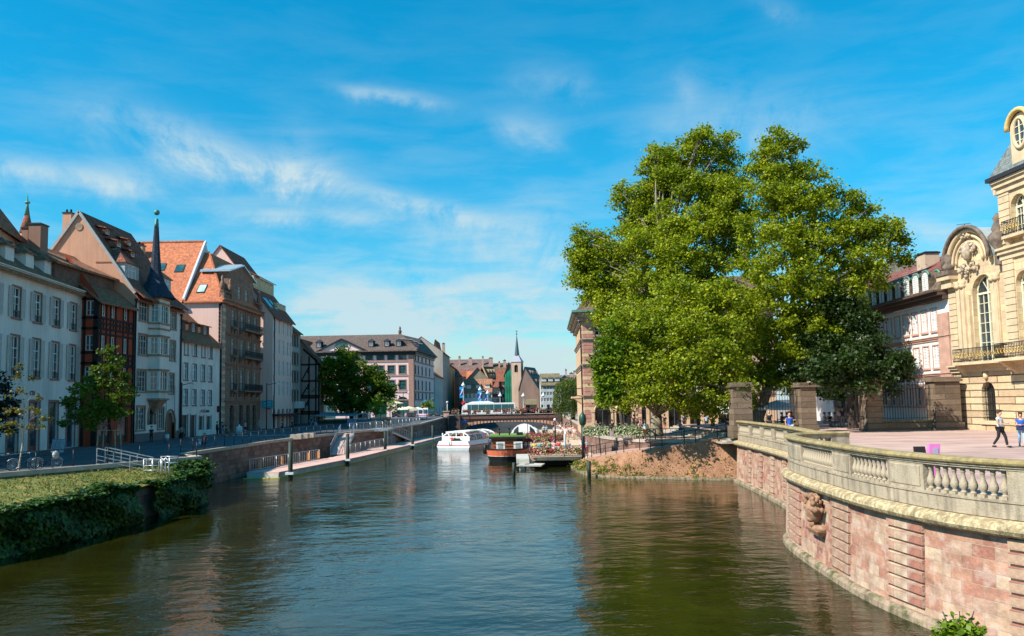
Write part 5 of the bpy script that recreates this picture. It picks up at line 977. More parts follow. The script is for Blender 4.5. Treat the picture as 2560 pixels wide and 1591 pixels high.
for k in range(n):
    a, b = ax_[k], ax_[k+1]; h = .45+.55*abs((a+b)/2-xm)/((xs1-xs0)/2); s_ = .16*(b-a); z = (az(a)+az(b))/2
    mb.hexa([(a+s_,YB-.12,az(a)-.05),(b-s_,YB-.12,az(b)-.05),(b-s_,YB+.1,az(b)-.05),(a+s_,YB+.1,az(a)-.05),(a+s_,YB-.12,z+h*.6),(b-s_,YB-.12,z+h*.6),(b-s_,YB+.1,z+h*.6),(a+s_,YB+.1,z+h*.6)])
obj('voussoir_ring', mb, plain('voussoir_stone', (.62,.33,.22), .85, 0, .25), BR)
mb = MB(); mb.box(X0b-1,X1b+1.2,YB-.35,YB+.2,ztop-.85,ztop-.30); mb.box(X0b-1,X1b+1.2,YB-.15,YB+.2,ztop-.30,ztop-.05); obj('parapet_band', mb, plain('band_shaded_stone', (.16,.085,.07), .9, 0, .25), BR)  # shade on this band is painted in as a dark stone colour
mb = MB(); mb.box(X0b-1.2,X1b+1.3,YB-.5,YB+.3,ztop-.05,ztop+.06); obj('coping', mb, coping, BR)
mb = MB(); mb.box(X0b-.4, D(1152,1070,YB).x, YB-1.6, YB-.36, -1.5, ztop-.2); mb.box(D(1392,1070,YB).x+.1, D(1403,1070,YB).x, YB-.9, YB-.36, -1.5, ztop+.2); obj('abutment', mb, plain('abutment_stone', (.10,.065,.06), .9, 0, .3), BR)
mb = MB(); a = D(1113,1040,163); mb.box(a.x-.3,a.x+.75,162.6,163.6,3.4,D(1113,1030,163).z); mb.box(a.x-.45,a.x+.9,162.45,163.75,D(1113,1030,163).z,D(1113,1030,163).z+.15); GP = obj('gate_pillar', mb, plain('pillar_pink', (.5,.3,.24), .9)); tag(GP, 'short pink stone pillar at the left end of the bridge', 'pillar')
mb = MB(); mb.poly([(X0b-1,YB,zd-.02),(X1b+1,YB,zd-.02),(X1b+1,YB+W_,zd-.02),(X0b-1,YB+W_,zd-.02)]); obj('deck', mb, asph, BR)
mb = MB()
for k in range(58): x = X0b+.4*k; mb.box(x, x+.03, YB-.1, YB-.07, ztop+.06, ztop+.95)
mb.box(X0b, X1b, YB-.12, YB-.06, ztop+.95, ztop+1.0); obj('railing', mb, DKM, BR)
flw = leafmat('flower_mix', [(.45,.05,.08), (.62,.2,.25), (.75,.6,.5), (.08,.2,.03), (.12,.26,.04), (.6,.05,.05)], .3); flr = leafmat('flower_red', [(.42,.02,.04), (.07,.16,.03), (.5,.04,.08), (.6,.15,.2), (.05,.12,.02)], .3); flg = leafmat('planter_green', [(.10,.2,.04), (.2,.3,.1), (.5,.5,.4), (.7,.6,.55)], .3)
def flower_box(x, y, z, L, label, m, group, rot=0, n=220, hgt=.45, r=.35, seed=1, bx=True):
    t = thing('flower_box', (x,y,z), label, 'flower box', group, rot); mb = MB(); mb.box(-L/2,L/2,-.16,.16,-.25,0); obj('box', mb, DKM, t, local=True) if bx else None
    rs = np.random.RandomState(seed); p = rs.normal(size=(n,3))*.42; p = np.stack([rs.uniform(-L/2,L/2,n), np.clip(p[:,1],-1,1)*r, np.abs(p[:,2])*hgt-.12*rs.rand(n)], 1); k = rs.rand(n) < .3; p[k,2] -= .3; p[k,1] -= .15
    o = leaves('flowers', p, .15, m, .8, .4, seed); o.parent = t; return t
for i, px in enumerate((1139,1166,1193,1217,1243,1265,1291,1309,1335,1357,1384)):
    p = D(px,1035,YB); flower_box(p.x, YB-.35, ztop+.75, 1.5, 'hanging box of red and white flowers on the bridge railing', flr if i % 3 else flw, 'flower boxes along the bridge', 0, 300, .55, .35, i)
# lamps on the bridge
def lamp_mesh(h):
    m = MB(); m.lathe((0,0,0), [(.16,0),(.16,.5),(.08,.6),(.06,h-.6),(.1,h-.5)], 8); return m
def bridge_lamp(px, pyt, y, z0, label, g='white lamp posts on the bridge', banner=None, kind='globe'):
    x = D(px, 1030, y).x; zt = D(px, pyt, y).z; h = zt-z0; t = thing('street_lamp', (x,y,z0), label, 'street lamp', g); obj('post', lamp_mesh(h), plain('lamp_white_paint', (.6,.6,.58), .5), t, local=True)
    m = MB(); m.lathe((0,0,h-.5), [(.1,0),(.3,.1),(.45,.3),(.25,.55),(.1,.75),(.03,1.0)], 10); obj('lantern', m, plain('lantern_white', (.75,.75,.72), .4), t, local=True)
    return t, x, h
for i, (px, py, wh) in enumerate(((1159,961,'leftmost, behind the traffic sign'), (1201,972,'second from the left by a blue banner'), (1220,981,'third from the left above the bus roof'), (1251,987,'over the rear half of the bus'), (1309,988,'in front of the stone house'), (1359,987,'before the church nave'), (1392,985,'beside the willow'))):
    bridge_lamp(px, py, 178, zd, 'white lamp post on the bridge, '+wh)
for px0, px1, y0, y1, w_ in ((1149,1158,968,995,'left of the first white lamp post'), (1194,1205,979,1004,'beside the second white lamp post'), (1211,1219,986,1006,'beside the third white lamp post')):
    a = D(px0,y0,179); b = D(px1,y1,179); m = MB(); m.box(a.x,b.x,178.9,178.96,b.z,a.z,0); m.box(a.x,b.x,178.84,178.9,b.z,b.z+.5,1); m.box(a.x,b.x,178.84,178.9,a.z-.6,a.z,1); c = (a.x+b.x)/2; zc_ = (a.z+b.z)/2; m.tube([(c-.25,178.83,zc_-.6),(c+.1,178.83,zc_),(c+.3,178.83,zc_+.7)], .1, 5, 2)
    m.bar((b.x,178.93,a.z),(b.x+.6,178.93,a.z),.06,.06,2); tag(obj('banner', m, [plain('banner_navy', (.02,.06,.3)), plain('banner_cyan', (.0,.30,.65)), plain('banner_pale', (.6,.65,.75))]), 'tall blue banner with pale figure hanging '+w_, 'banner')
# ---- the city bus
def bus():
    y = 172; x0 = D(1154,1020,y).x; L = 11.0; t = thing('city_bus', (x0,y,zd), 'white single deck city bus crossing the bridge', 'bus'); t.scale = (1,1,.92); m = MB()
    prof = [(0,.4),(0,1.2),(.12,2.1),(.45,2.75),(.9,2.95),(L,2.95),(L,.4)]; m.prism([(x,0,z) for x, z in prof][::-1], (0,2.5,0)); obj('body', m, plain('bus_white', (.78,.78,.76), .25, 0, .03), t, local=True)
    m = MB(); m.prism([(x,.35,z) for x, z in ((1.2,2.95),(2.2,3.3),(5.6,3.35),(6.8,2.95))][::-1], (0,1.8,0)); obj('roof_pod', m, MATS['bus_white'], t, local=True)
    for a, b in ((1.2,1.9),(2.0,3.4),(3.5,5.0),(5.1,6.6),(6.7,8.2),(8.3,9.7),(9.8,10.8)): m = MB(); m.box(a,b,-.03,.0,1.35,2.6); obj('window', m, plain('bus_glass', (.02,.10,.10), .1), t, local=True)
    for a in (1.25,5.05,9.75): m = MB(); m.box(a,a+.75 if a > 2 else a+.6,-.045,-.005,.5,2.55,0); m.box(a+.06,a+.6,-.06,-.045,.7,2.45,1); obj('door', m, [plain('bus_door_grey', (.12,.13,.13)), MATS['bus_glass']], t, local=True)
    for a in (2.6,8.9):
        o = thing('wheel', (0,0,0)); del LOC[o.name]; LOC[o.name] = Vector((0,0,0)); o.parent = t; o.location = (a,.1,.48); m = MB(); m.tube([(0,-.12,0),(0,.2,0)], .48, 18); obj('tyre', m, plain('tyre', (.012,.012,.012), .8), o, local=True); m = MB(); m.tube([(0,-.15,0),(0,-.1,0)], .27, 14); obj('rim', m, plain('rim_grey', (.4,.4,.4), .3, .8), o, local=True)
    m = MB(); m.box(.02,.05,.15,2.35,1.2,2.2); m.box(-.03,.02,.2,2.3,1.3,2.3); obj('windscreen', m, MATS['bus_glass'], t, local=True); m = MB(); m.box(-.02,L,-.02,.0,.42,.5); obj('skirt', m, MATS['bus_door_grey'], t, local=True)
    m = MB(); m.box(-.02,.02,.3,.6,.7,.9); obj('headlight', m, WHITE, t, local=True); m = MB(); m.box(-.02,.02,1.9,2.2,.7,.9); obj('headlight', m, WHITE, t, local=True)
bus()
# ================================================================ TREES
bark = plain('plane_bark', (.22,.185,.13), .9, 0, .35, 2.5); bark2 = plain('dark_bark', (.07,.05,.04), .9, 0, .3, 3)
plane_leaf = leafmat('plane_leaf', [(.10,.155,.010), (.235,.305,.012), (.37,.43,.018), (.52,.53,.03)], .52)
bright_leaf = leafmat('fresh_leaf', [(.12,.20,.010), (.2,.31,.012), (.29,.40,.02)], .5)
shaded_leaf = leafmat('shaded_leaf', [(.015,.035,.006), (.03,.06,.008), (.05,.09,.01)], .25)  # dark greens: shade on the tree over the gate is put into the leaf colour
mid_leaf = leafmat('mid_leaf', [(.05,.10,.008), (.11,.18,.010), (.2,.27,.014)], .45)
def crown_pts(blobs, dens, crad, nl, rs, flat=.75, squash=.85):
    out = []
    for c, r in blobs:
        n = max(3, int(dens*r*r))
        for k in range(n):
            v = rs.normal(size=3); v /= np.linalg.norm(v); q = np.array(c)+v*r*(.35+.85*rs.rand()**.7)*np.array([1,1,squash])
            cr = crad*(.5+1.0*rs.rand()); m = int(nl*(cr/crad)**1.6)+3; w = rs.normal(size=(m,3))*cr*.5*np.array([1.15,1.15,flat])+np.array([0,0,-.25*cr])*(rs.rand(m)[:,None]**2)*1.5; out.append(q+w)
    return np.concatenate(out)
def tree(name, label, base, blobs, leafm, barkm, tr, dens, crad, nl, size, seed, fork=.35, group=None, cat='tree', limbs=True, lean=0):
    t = thing(name, base, label, cat, group); rs = np.random.RandomState(seed); B = Vector(base); rr = random.Random(seed)
    cz = [b[0][2] for b in blobs]; top = max(cz); cx = sum(b[0][0] for b in blobs)/len(blobs); cy = sum(b[0][1] for b in blobs)/len(blobs); fz = B.z+(min(cz)-B.z)*.75
    F_ = Vector((B.x+(cx-B.x)*.1+lean, B.y, fz)); mb = MB(); mb.tube([B-Vector((0,0,.3)), B+(F_-B)*.12, B+(F_-B)*.5+Vector((.04*(top-B.z)*rr.uniform(-.3,.3),0,0)), F_], [tr*1.45, tr*1.08, tr*.92, tr*.8], 10)
    M_ = Vector((cx, cy, fz+(top-fz)*.55)); mb.tube([F_-Vector((0,0,.2)), F_.lerp(M_, .5)+Vector((rr.uniform(-.5,.5),0,0))*tr*2, M_], [tr*.7, tr*.32, tr*.06], 8)
    if limbs:
        for c, r in blobs:
            c = Vector(c); s = F_.lerp(M_, max(0, min(.85, (c.z-fz)/(M_.z-fz+.01)*.75-.12))); mid = s.lerp(c, .5)+Vector((rr.uniform(-.3,.3), rr.uniform(-.3,.3), .12*(c-s).length))*1.0
            k = min(.5, .16+.05*r)*tr; mb.tube([s, s.lerp(mid, .5)+Vector((0,0,.05*(c-s).length)), mid, c+Vector((0,0,r*.1))], [k*1.1, k*.85, k*.6, k*.18], 6)
            for j in range(3):
                e = c+Vector((rr.uniform(-1,1), rr.uniform(-1,1), rr.uniform(-.5,.9)))*r*.9; mb.tube([mid.lerp(c, .5), e], [k*.35, k*.08], 4)
    obj('trunk', mb, barkm, t); P_ = crown_pts(blobs, dens, crad, nl, rs); leaves('crown', P_, size, leafm, .8, .35, seed+1, parent=t); return t
def bl(px, py, rpx, y): p = D(px, py, y); return ((p.x, p.y, p.z), rpx*y/F)
A_bl = [(1475,632,40,79),(1452,600,24,79),(1438,650,20,79),(1452,688,34,80),(1503,668,42,80),(1540,640,44,81),(1505,735,34,79),(1560,700,52,80),(1580,500,42,80),(1556,480,24,80),(1610,540,52,80),(1655,470,50,81),(1655,395,36,81),(1638,372,22,81),(1700,400,46,81),(1745,360,36,80),(1750,335,22,80),(1765,322,14,80),(1790,400,44,81),(1808,360,24,80),(1720,470,52,78),(1790,480,52,80),(1840,450,32,81),(1600,620,56,77),(1670,560,56,77),(1740,560,56,76),(1620,700,60,76),(1690,650,60,75),(1760,660,60,77),(1540,780,56,78),(1600,790,62,75),(1680,760,62,74),(1760,750,60,76),(1520,800,32,80),(1545,860,44,79),(1600,880,58,76),(1680,860,60,75),(1760,850,60,77),(1600,950,44,77),(1670,940,48,75),(1740,930,50,77),(1800,940,46,78),(1560,940,38,79),(1530,900,30,80),(1700,985,28,76),(1780,985,26,77),(1640,985,24,78)]
A_bl += [(1650,430,46,80),(1685,440,40,78),(1640,400,34,79),(1462,640,34,79),(1436,628,16,79),(1488,600,32,80),(1502,685,38,79),(1462,705,26,79),(1480,742,22,79),(1520,640,40,79),(1450,575,16,79),(1540,930,44,66)] if 0 else [(1650,430,46,80),(1685,440,40,78),(1640,400,34,79),(1462,640,34,79),(1436,628,16,79),(1488,600,32,80),(1502,685,38,79),(1462,705,26,79),(1480,742,22,79),(1520,640,40,79),(1450,575,16,79),(1540,930,44,66),(1590,900,50,66),(1620,960,40,64),(1690,900,54,64),(1740,950,44,64),(1790,890,50,64),(1640,830,56,66),(1740,820,58,66),(1560,820,50,68),(1820,830,40,66),(1700,740,60,68),(1790,740,50,68),(1840,900,40,66),(1800,560,44,80),(1830,640,40,80),(1820,520,34,79),(1815,600,40,80),(1845,740,40,77),(1855,520,30,79),(1590,560,50,80),(1800,500,40,78),(1812,465,30,78),(1780,530,44,77),(1835,560,40,77),(1850,480,26,77),(1560,1000,24,74),(1605,985,26,72),(1690,1008,26,74),(1732,1020,24,75),(1790,1022,26,74),(1838,1005,26,66),(1850,975,30,63),(1760,1000,26,72),(1520,995,24,76)]
B_bl = [(1945,345,26,72),(1925,380,36,72),(1975,372,30,72),(1905,420,34,73),(1950,440,48,72),(2010,430,36,72),(1920,500,50,71),(1990,500,52,71),(2050,470,38,72),(2060,540,52,71),(2120,505,34,72),(1890,570,46,72),(1960,590,56,70),(2040,610,56,70),(2110,590,48,71),(2165,530,34,71),(2190,580,46,71),(2225,575,30,71),(2150,660,54,70),(2215,640,36,71),(2250,600,22,71),(2262,650,16,71),(1880,660,48,73),(1940,690,58,70),(2030,700,58,69),(2110,740,52,70),(2170,700,36,71),(1870,760,50,73),(1930,790,56,71),(2010,800,56,70),(2080,820,46,70),(1850,850,50,74),(1910,880,54,72),(1980,880,50,71),(1850,930,44,74),(1910,940,38,72),(1960,950,34,71),(1870,1000,22,73)]
tree('plane_tree', 'huge plane tree left of the pair, its trunk standing on the promenade', G(1641,1091,PROM), [bl(*b) for b in A_bl], plane_leaf, bark, .62, 12.5, .55, 72, .235, 11, group='giant plane trees')
p = D(1890,1000,74); tree('plane_tree', 'huge plane tree right of the pair, trunk behind the railings of the palace gate', (p.x,74,PLAZA-.1), [bl(*b) for b in B_bl], plane_leaf, bark, .7, 14, .52, 72, .225, 21, group='giant plane trees')
B_bl += [(1845,930,30,59.6),(1865,965,24,59),(1890,945,30,59.6),(1960,950,26,59.6),(2010,950,24,59.6),(1820,890,30,60),(1880,860,44,59.6),(1930,800,44,59.6),(1990,840,46,59.6),(2050,820,46,59.6),(2100,860,40,59.6),(2150,830,40,59.6),(2000,910,36,59.6),(1930,900,36,59.6),(2080,760,46,59.6),(1850,960,26,59.6),(1900,820,50,64),(1960,860,50,62),(2020,880,46,62),(1890,930,40,63),(1950,760,54,64),(2060,780,50,63),(2120,820,44,63),(2000,700,56,65),(1870,500,34,74),(1870,450,24,75),(1860,620,40,76),(2090,640,50,66),(2080,700,50,66)]
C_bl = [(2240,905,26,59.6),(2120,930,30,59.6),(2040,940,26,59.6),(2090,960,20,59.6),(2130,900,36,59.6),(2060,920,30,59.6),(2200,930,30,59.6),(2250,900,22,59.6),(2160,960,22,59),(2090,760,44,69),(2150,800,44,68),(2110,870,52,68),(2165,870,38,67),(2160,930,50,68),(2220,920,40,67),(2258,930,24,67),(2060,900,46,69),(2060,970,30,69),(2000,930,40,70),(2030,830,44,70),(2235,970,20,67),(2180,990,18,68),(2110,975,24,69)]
p = D(2130,1000,69); tree('shade_tree', 'dense tree over the palace gate and white facade, shade put into its dark leaf colour', (p.x,69,PLAZA-.1), [bl(*b) for b in C_bl], shaded_leaf, bark2, .38, 18, .55, 60, .24, 31, limbs=False)
D_bl = [(1525,860,28,65),(1508,905,26,65),(1530,915,34,65),(1560,870,28,66),(1515,955,30,65),(1540,965,32,65),(1525,1000,20,65),(1502,985,16,65),(1525,820,20,66)]
tree('young_tree', 'fresh bright green tree before the restaurant corner, left foot of the planes', G(1560,1085,PROM)+Vector((0,0,0)), [bl(*b) for b in D_bl], bright_leaf, bark2, .2, 16, .45, 44, .27, 41)
# market square trees
M_bl = [(815,925,30,153),(850,905,28,153),(880,900,22,153),(845,950,40,153),(895,940,36,153),(935,945,32,153),(962,970,24,153),(800,970,28,153),(840,995,34,153),(890,990,38,153),(935,995,30,153),(865,1015,22,153),(915,1012,18,153),(972,990,14,153),(855,885,14,153)]
p = D(880,1045,153); tree('round_tree', 'round dark green tree in front of the pink building', (p.x,153,STREET), [bl(*b) for b in M_bl], mid_leaf, bark2, .4, 6.5, .7, 60, .38, 51)
for i, (px, py, y, s) in enumerate(((952,1018,140,1.0),(975,1012,150,.7),(1066,1012,160,.5),(926,1022,150,.7))):
    p = D(px, py, y); tree('young_tree', ('wispy young tree inside slatted wooden guards on the market square','thin young tree right of the wispy one','sparse young tree by the white van and blue road sign','small young tree left of the wispy one under the round tree')[i], (p.x,y,STREET), [((p.x+dx*s, y, p.z+dz*s), r*s) for dx, dz, r in ((0,1.4,1.0),(-1.1,.3,1.0),(1.1,.2,1.1),(0,-.6,1.0),(1.9,-.7,.7),(-1.9,-.6,.6))], bright_leaf if i != 3 else mid_leaf, bark2, .08, 8, .4, 18, .3, 60+i)
# young trees on the lawn and street
T1 = [(55,915,10,44),(45,940,10,44),(80,945,10,44),(60,975,13,44),(25,985,12,44),(95,990,8,44),(20,1020,14,44),(55,1025,15,44),(95,1030,12,44),(120,1045,11,44),(10,1055,11,44),(40,1060,14,44),(75,1065,13,44),(105,1070,9,44),(20,1080,8,44),(78,1020,10,44)]
autumn = leafmat('yellowing_leaf', [(.05,.08,.008), (.12,.14,.012), (.24,.2,.03), (.28,.13,.03)], .4)
tree('young_tree', 'thin young tree with yellowing sparse leaves on the lawn at left', G(44,1203,2.3), [bl(*b) for b in T1], autumn, plain('pale_bark', (.30,.26,.2), .9), .055, 40, .13, 14, .13, 71)
T2 = [(278,868,12,59.6),(262,890,16,59.6),(285,905,18,59.6),(255,925,22,59.6),(295,935,22,59.6),(230,955,24,59.6),(270,965,28,59.6),(312,960,18,59.6),(200,985,22,59.6),(240,1000,28,59.6),(285,1000,28,59.6),(320,990,16,59.6),(180,1010,18,59.6),(215,1030,26,59.6),(260,1035,28,59.6),(300,1030,22,59.6),(185,1045,16,59.6),(160,1050,12,59.6),(235,1055,18,59.6),(185,965,12,59.6),(172,1000,10,59.6)]
tree('street_tree', 'leafy young street tree held by a wooden stake frame before the red house', G(272,1138,STREET), [bl(*b) for b in T2], leafmat('maple_leaf', [(.05,.10,.008), (.11,.18,.012), (.2,.28,.02)], .45), bark2, .10, 30, .24, 26, .19, 81)
T3 = [(-20,960,24,60),(15,975,20,60),(35,1000,18,60),(0,1020,24,60),(30,1040,20,60),(-20,1060,26,60),(20,1070,16,60),(-30,1000,26,60),(10,940,10,60)]
tree('evergreen_tree', 'dark blue green evergreen at the left edge before the white house', (D(-10,1000,60).x,60,STREET), [bl(*b) for b in T3], leafmat('evergreen_leaf', [(.008,.02,.014), (.015,.035,.025)], .15), bark2, .12, 26, .28, 26, .2, 91)
t = thing('stake_frame', G(272,1138,STREET), 'pale wooden stake frame around the street tree trunk', 'tree guard'); P0 = LOC[t.name]; wood = plain('pale_stake_wood', (.45,.30,.18), .8, 0, .25, 4); zt = D(272,1075,P0.y).z
cs = [(-.75,-.5),(.75,-.5),(.75,.5),(-.75,.5)]
for x, y in cs: m = MB(); m.tube([(P0.x+x,P0.y+y,STREET-.1),(P0.x+x*.85,P0.y+y*.85,zt)], .055, 7); obj('stake', m, wood, t)
for a, b in zip(cs, cs[1:]+cs[:1]): m = MB(); m.bar((P0.x+a[0]*.9,P0.y+a[1]*.9,zt-.04),(P0.x+b[0]*.9,P0.y+b[1]*.9,zt-.04),.11,.05); obj('crossbar', m, wood, t)
# willow
t = thing('willow_tree', (D(1425,1050,138).x,138,PROM), 'weeping willow hanging over the quay beside the restaurant building', 'tree'); rs = np.random.RandomState(77); pts = []; c0 = D(1430,975,138); mb = MB(); mb.tube([(c0.x,138,2.5),(c0.x+.3,138,c0.z-1),(c0.x,138,c0.z+.5)], [.4,.3,.1], 8)
for k in range(190):
    a = rs.rand()*6.283; r = 3.0*math.sqrt(rs.rand()); x = c0.x+r*math.cos(a); y = 138+r*math.sin(a); z = c0.z+1.9-.16*r*r+rs.normal()*.25; L = (z-PROM-.4)*(.55+.4*rs.rand()); n = int(L/.09)
    zz = np.linspace(0, L, n); pts.append(np.stack([x+.25*np.sin(zz*.5+a)+rs.normal(size=n)*.07+(x-c0.x)*.03*zz, y+rs.normal(size=n)*.07, z-zz], 1))
obj('trunk', mb, bark2, t); leaves('crown', np.concatenate(pts), .3, leafmat('willow_leaf', [(.05,.085,.012), (.1,.15,.02), (.17,.22,.03)], .4), .35, -.1, 78, parent=t)
tree('round_tree', 'pale green tree top showing above the willow', (D(1428,960,160).x,160,3), [bl(1420,965,14,160), bl(1436,960,16,160), bl(1428,980,18,160), bl(1440,990,18,160)], mid_leaf, bark2, .2, 8, .5, 30, .35, 95)
# ================================================================ RIGHT BANK BUILDINGS
# ---- restaurant building
cr_ = plaster('restaurant_stone', (.56,.40,.26), .12); pk = plain('quoin_pink', (.45,.22,.17), .9, 0, .2); bf = plain('quoin_buff', (.6,.42,.26), .9, 0, .2)
yR = 99.5; xc = D(1459,950,yR).x; f = Fac((xc,yR), (31.5,yR)); fl = Fac((xc+.9,122), (xc,yR)); HR = thing('restaurant_building', (f.pt(9,0,PROM)), 'tall buff stone corner building with pink quoins and ground floor arches behind the plane trees', 'building')
ze = f.z(1475,790); cols = [2.0+2.9*k for k in range(8)]; rows = [(f.z(1488,839),f.z(1488,803)), (f.z(1488,905),f.z(1488,866)), (f.z(1488,985),f.z(1488,928))]
ac = [(f.u(a),f.u(b),PROM+.05,f.z(1500,1009),1) for a, b in ((1482,1525),(1536,1577),(1588,1612),(1666,1700),(1719,1748),(1790,1836),(1850,1880))]
mb = MB(); wall(mb, f, 0, f.L, 2, ze, holes_of(cols, rows, 1.25)+ac, .5); lrows = rows; lc = [3.0,7.5,12,16.5,20.5]; wall(mb, fl, 0, fl.L, 2, ze, holes_of(lc, lrows, 1.3), .35); mb.poly([f.pt(f.L,0,2),f.pt(f.L,-20,2),f.pt(f.L,-20,ze),f.pt(f.L,0,ze)]); obj('wall', mb, cr_, HR)
for r in rows:
    for u in cols: window(HR, f, u-.62, u+.62, *r, surround=pk, sw=.2)
    for u in lc: window(HR, fl, u-.65, u+.65, *r, surround=bf, sw=.2)
for h in ac:
    m = MB(); fbox(m, f, h[0]-.1, h[1]+.1, -.62, -.52, h[2], h[3]+.1, 0); fbox(m, f, h[0], h[1], -.5, -.46, h[2]+2.25, h[2]+2.33, 1); fbox(m, f, (h[0]+h[1])/2-.04, (h[0]+h[1])/2+.04, -.5, -.46, h[2], h[2]+2.25, 1); o = obj('arcade_window', m, [glass_mat('dark_interior', (.008,.009,.01), .12), plain('sash_pale', (.35,.35,.33))], HR)
    r = (h[1]-h[0])/2; mm = (h[0]+h[1])/2; m = MB(); m.tube([f.pt(mm-r*math.cos(t_*math.pi/12), .04, h[3]-r+r*math.sin(t_*math.pi/12)) for t_ in range(13)], .13, 6)
    for s_ in (-1,1): fbox(m, f, mm+s_*(r+.16)-.17, mm+s_*(r+.16)+.17, 0, .1, PROM, h[3]-r); fbox(m, f, mm+s_*(r+.16)-.24, mm+s_*(r+.16)+.24, 0, .16, h[3]-r, h[3]-r+.22)
    obj('arch_surround', m, bf, HR)
mb = MB()
for q, u0, u1 in ((f,.05,1.25),(fl,fl.L-1.1,fl.L-.02)):
    z = PROM; k = 0
    while z < ze-1.6: fbox(mb, q, u0, u1, -.1, .09, z, z+.42, k % 2 if k % 3 else 0); z += .46; k += 1
for u in (f.u(1577)+.3, f.u(1660)-.8): 
    z = PROM; k = 0
    while z < rows[2][0]-1: fbox(mb, f, u, u+.8, -.1, .09, z, z+.42, k % 2); z += .46; k += 1
obj('quoin', mb, [pk, bf], HR); mb = MB()
for y in (851,914,992): z = f.z(1480,y); cornice(mb, f, -.1, f.L, z+.2, .3, .45); cornice(mb, fl, 0, fl.L+.1, z+.2, .3, .45)
cornice(mb, f, -.5, f.L, ze+.35, 1.1, 1.0); cornice(mb, fl, 0, fl.L+.5, ze+.35, 1.1, 1.0); obj('cornice', mb, plain('cornice_greybrown', (.36,.29,.22), .9, 0, .2), HR)
mb = MB(); fbox(mb, f, -1.2, f.L, -.2, 1.25, ze+.36, ze+.62); fbox(mb, fl, 0, fl.L+1.2, -.2, 1.25, ze+.362, ze+.61); obj('copper_gutter', mb, plain('gutter_green', (.12,.25,.18), .6), HR)
zr1 = ze+4.2; mb = MB(); e0, e1 = f.pt(-.8,.9,ze+.62), f.pt(f.L,.9,ze+.62); t0, t1 = f.pt(2.2,-2.2,zr1), f.pt(f.L,-2.2,zr1); l0, lt = fl.pt(0,.9,ze+.62), fl.pt(0,-2.2,zr1); slab(mb, [e0,e1,t1,t0]); slab(mb, [l0,e0,t0,lt]); slab(mb, [t0,t1,f.pt(f.L,-10,zr1+1.8),f.pt(9,-10,zr1+1.8)]); slab(mb, [lt,t0,f.pt(9,-10,zr1+1.8)]); obj('roof', mb, br3, HR)
for u in (2.4,6.5,11,15.5,20): dormer(HR, f, u, 1.5, ze+.9, 1.7, .1, 2.6, brn2, plain('dormer_copper', (.10,.24,.17), .6), 'shed')
dormer(HR, fl, fl.L-2.6, 1.5, ze+.9, 1.7, .1, 2.6, plain('dormer_rosy', (.4,.22,.2)), MATS['dormer_copper'], 'shed')
mb = MB(); mb.tube([fl.pt(fl.L-.15,.35,ze-.6), fl.pt(fl.L-.15,.2,ze-1.6), fl.pt(fl.L-.15,.2,3)], .08, 6); mb.tube([f.pt(1.5,.2,ze-.6), f.pt(1.5,.16,3)], .07, 6); obj('downpipe', mb, DKM, HR)
balcony(HR, fl, fl.L-6.0, fl.L-1.4, f.z(1460,993)+.1, 1.4, 2, bf)
mb = MB(); u0, u1 = f.u(1786), f.u(1838); z1 = f.z(1830,1003); z0 = f.z(1810,1027); slab(mb, [f.pt(u0-.2,0,z1),f.pt(u1,0,z1),f.pt(u1,1.9,z0),f.pt(u0-.8,1.9,z0)], .06); 
for k in range(10): u = u0-.8+(u1-u0+.8)*k/10; m_w = (u1-u0+.8)/10; mb.poly([f.pt(u,1.92,z0-.02),f.pt(u,1.92,z0-.3),f.pt(u+m_w/2,1.92,z0-.42),f.pt(u+m_w,1.92,z0-.3),f.pt(u+m_w,1.92,z0-.02)])
aw = thing('awning', f.pt((u0+u1)/2, .02, z0), 'white scalloped cafe awning over the right arch of the restaurant building', 'awning'); obj('canopy', mb, plain('awning_white', (.75,.72,.68), .8), aw)
m = MB(); m.bar(f.pt(u0,.03,z0-.2), f.pt(u0-.7,1.85,z0-.05), .05); m.bar(f.pt(u1-.1,.03,z0-.2), f.pt(u1-.1,1.85,z0-.05), .05); obj('support_arm', m, DKM, aw)
text('lettering', 'restaurant', f, (u0+u1)/2-.2, 1.95, z0-.17, .32, plain('awning_ink', (.06,.05,.05)), aw, .004)
# ---- white building with pink trim beside the palace
f = Fac((34.6,104), (34.0,63.9)); HW = thing('white_building', f.pt(20,0,PLAZA), 'white facade with closed white shutters and red brown mansard roof beside the palace', 'building')
fz = lambda py, px=2343: f.z(px, py); ze = fz(755); cy_ = [f.u(px) for px in (2342,2315,2292,2269,2249)]; sp = (cy_[0]-cy_[4])/4; cols = [cy_[0]-sp*k for k in range(14)]; cols = [c for c in cols if c > 1]
rows = [(fz(826),fz(771)), (fz(919),fz(864))]; g = (fz(1016),fz(966)); aD = [c for c in cols if c < 21.5]; wc_ = [c for c in cols if c >= 21.5]
mb = MB(); wall(mb, f, 0, f.L, 2.5, ze, holes_of(cols, rows, sp*.6)+[(c-.5,c+.5,*g) for c in wc_]+[(c-.75,c+.75,PLAZA,fz(966),1) for c in aD], .3); mb.poly([f.pt(0,-14,2.5),f.pt(0,0,2.5),f.pt(0,0,ze),f.pt(0,-14,ze)]); obj('wall', mb, plaster('warm_white_plaster', (.78,.74,.68), .06), HW)
tr_ = plain('pink_sandstone_trim', (.50,.29,.21), .88, 0, .18, 1.5)
for r in rows:
    for u in cols: window(HW, f, u-sp*.3, u+sp*.3, *r, surround=tr_, shutters=(WHSH,'closed'), sw=.09)
for u in wc_: window(HW, f, u-.5, u+.5, *g, surround=tr_, sw=.16, frame=WHITE)
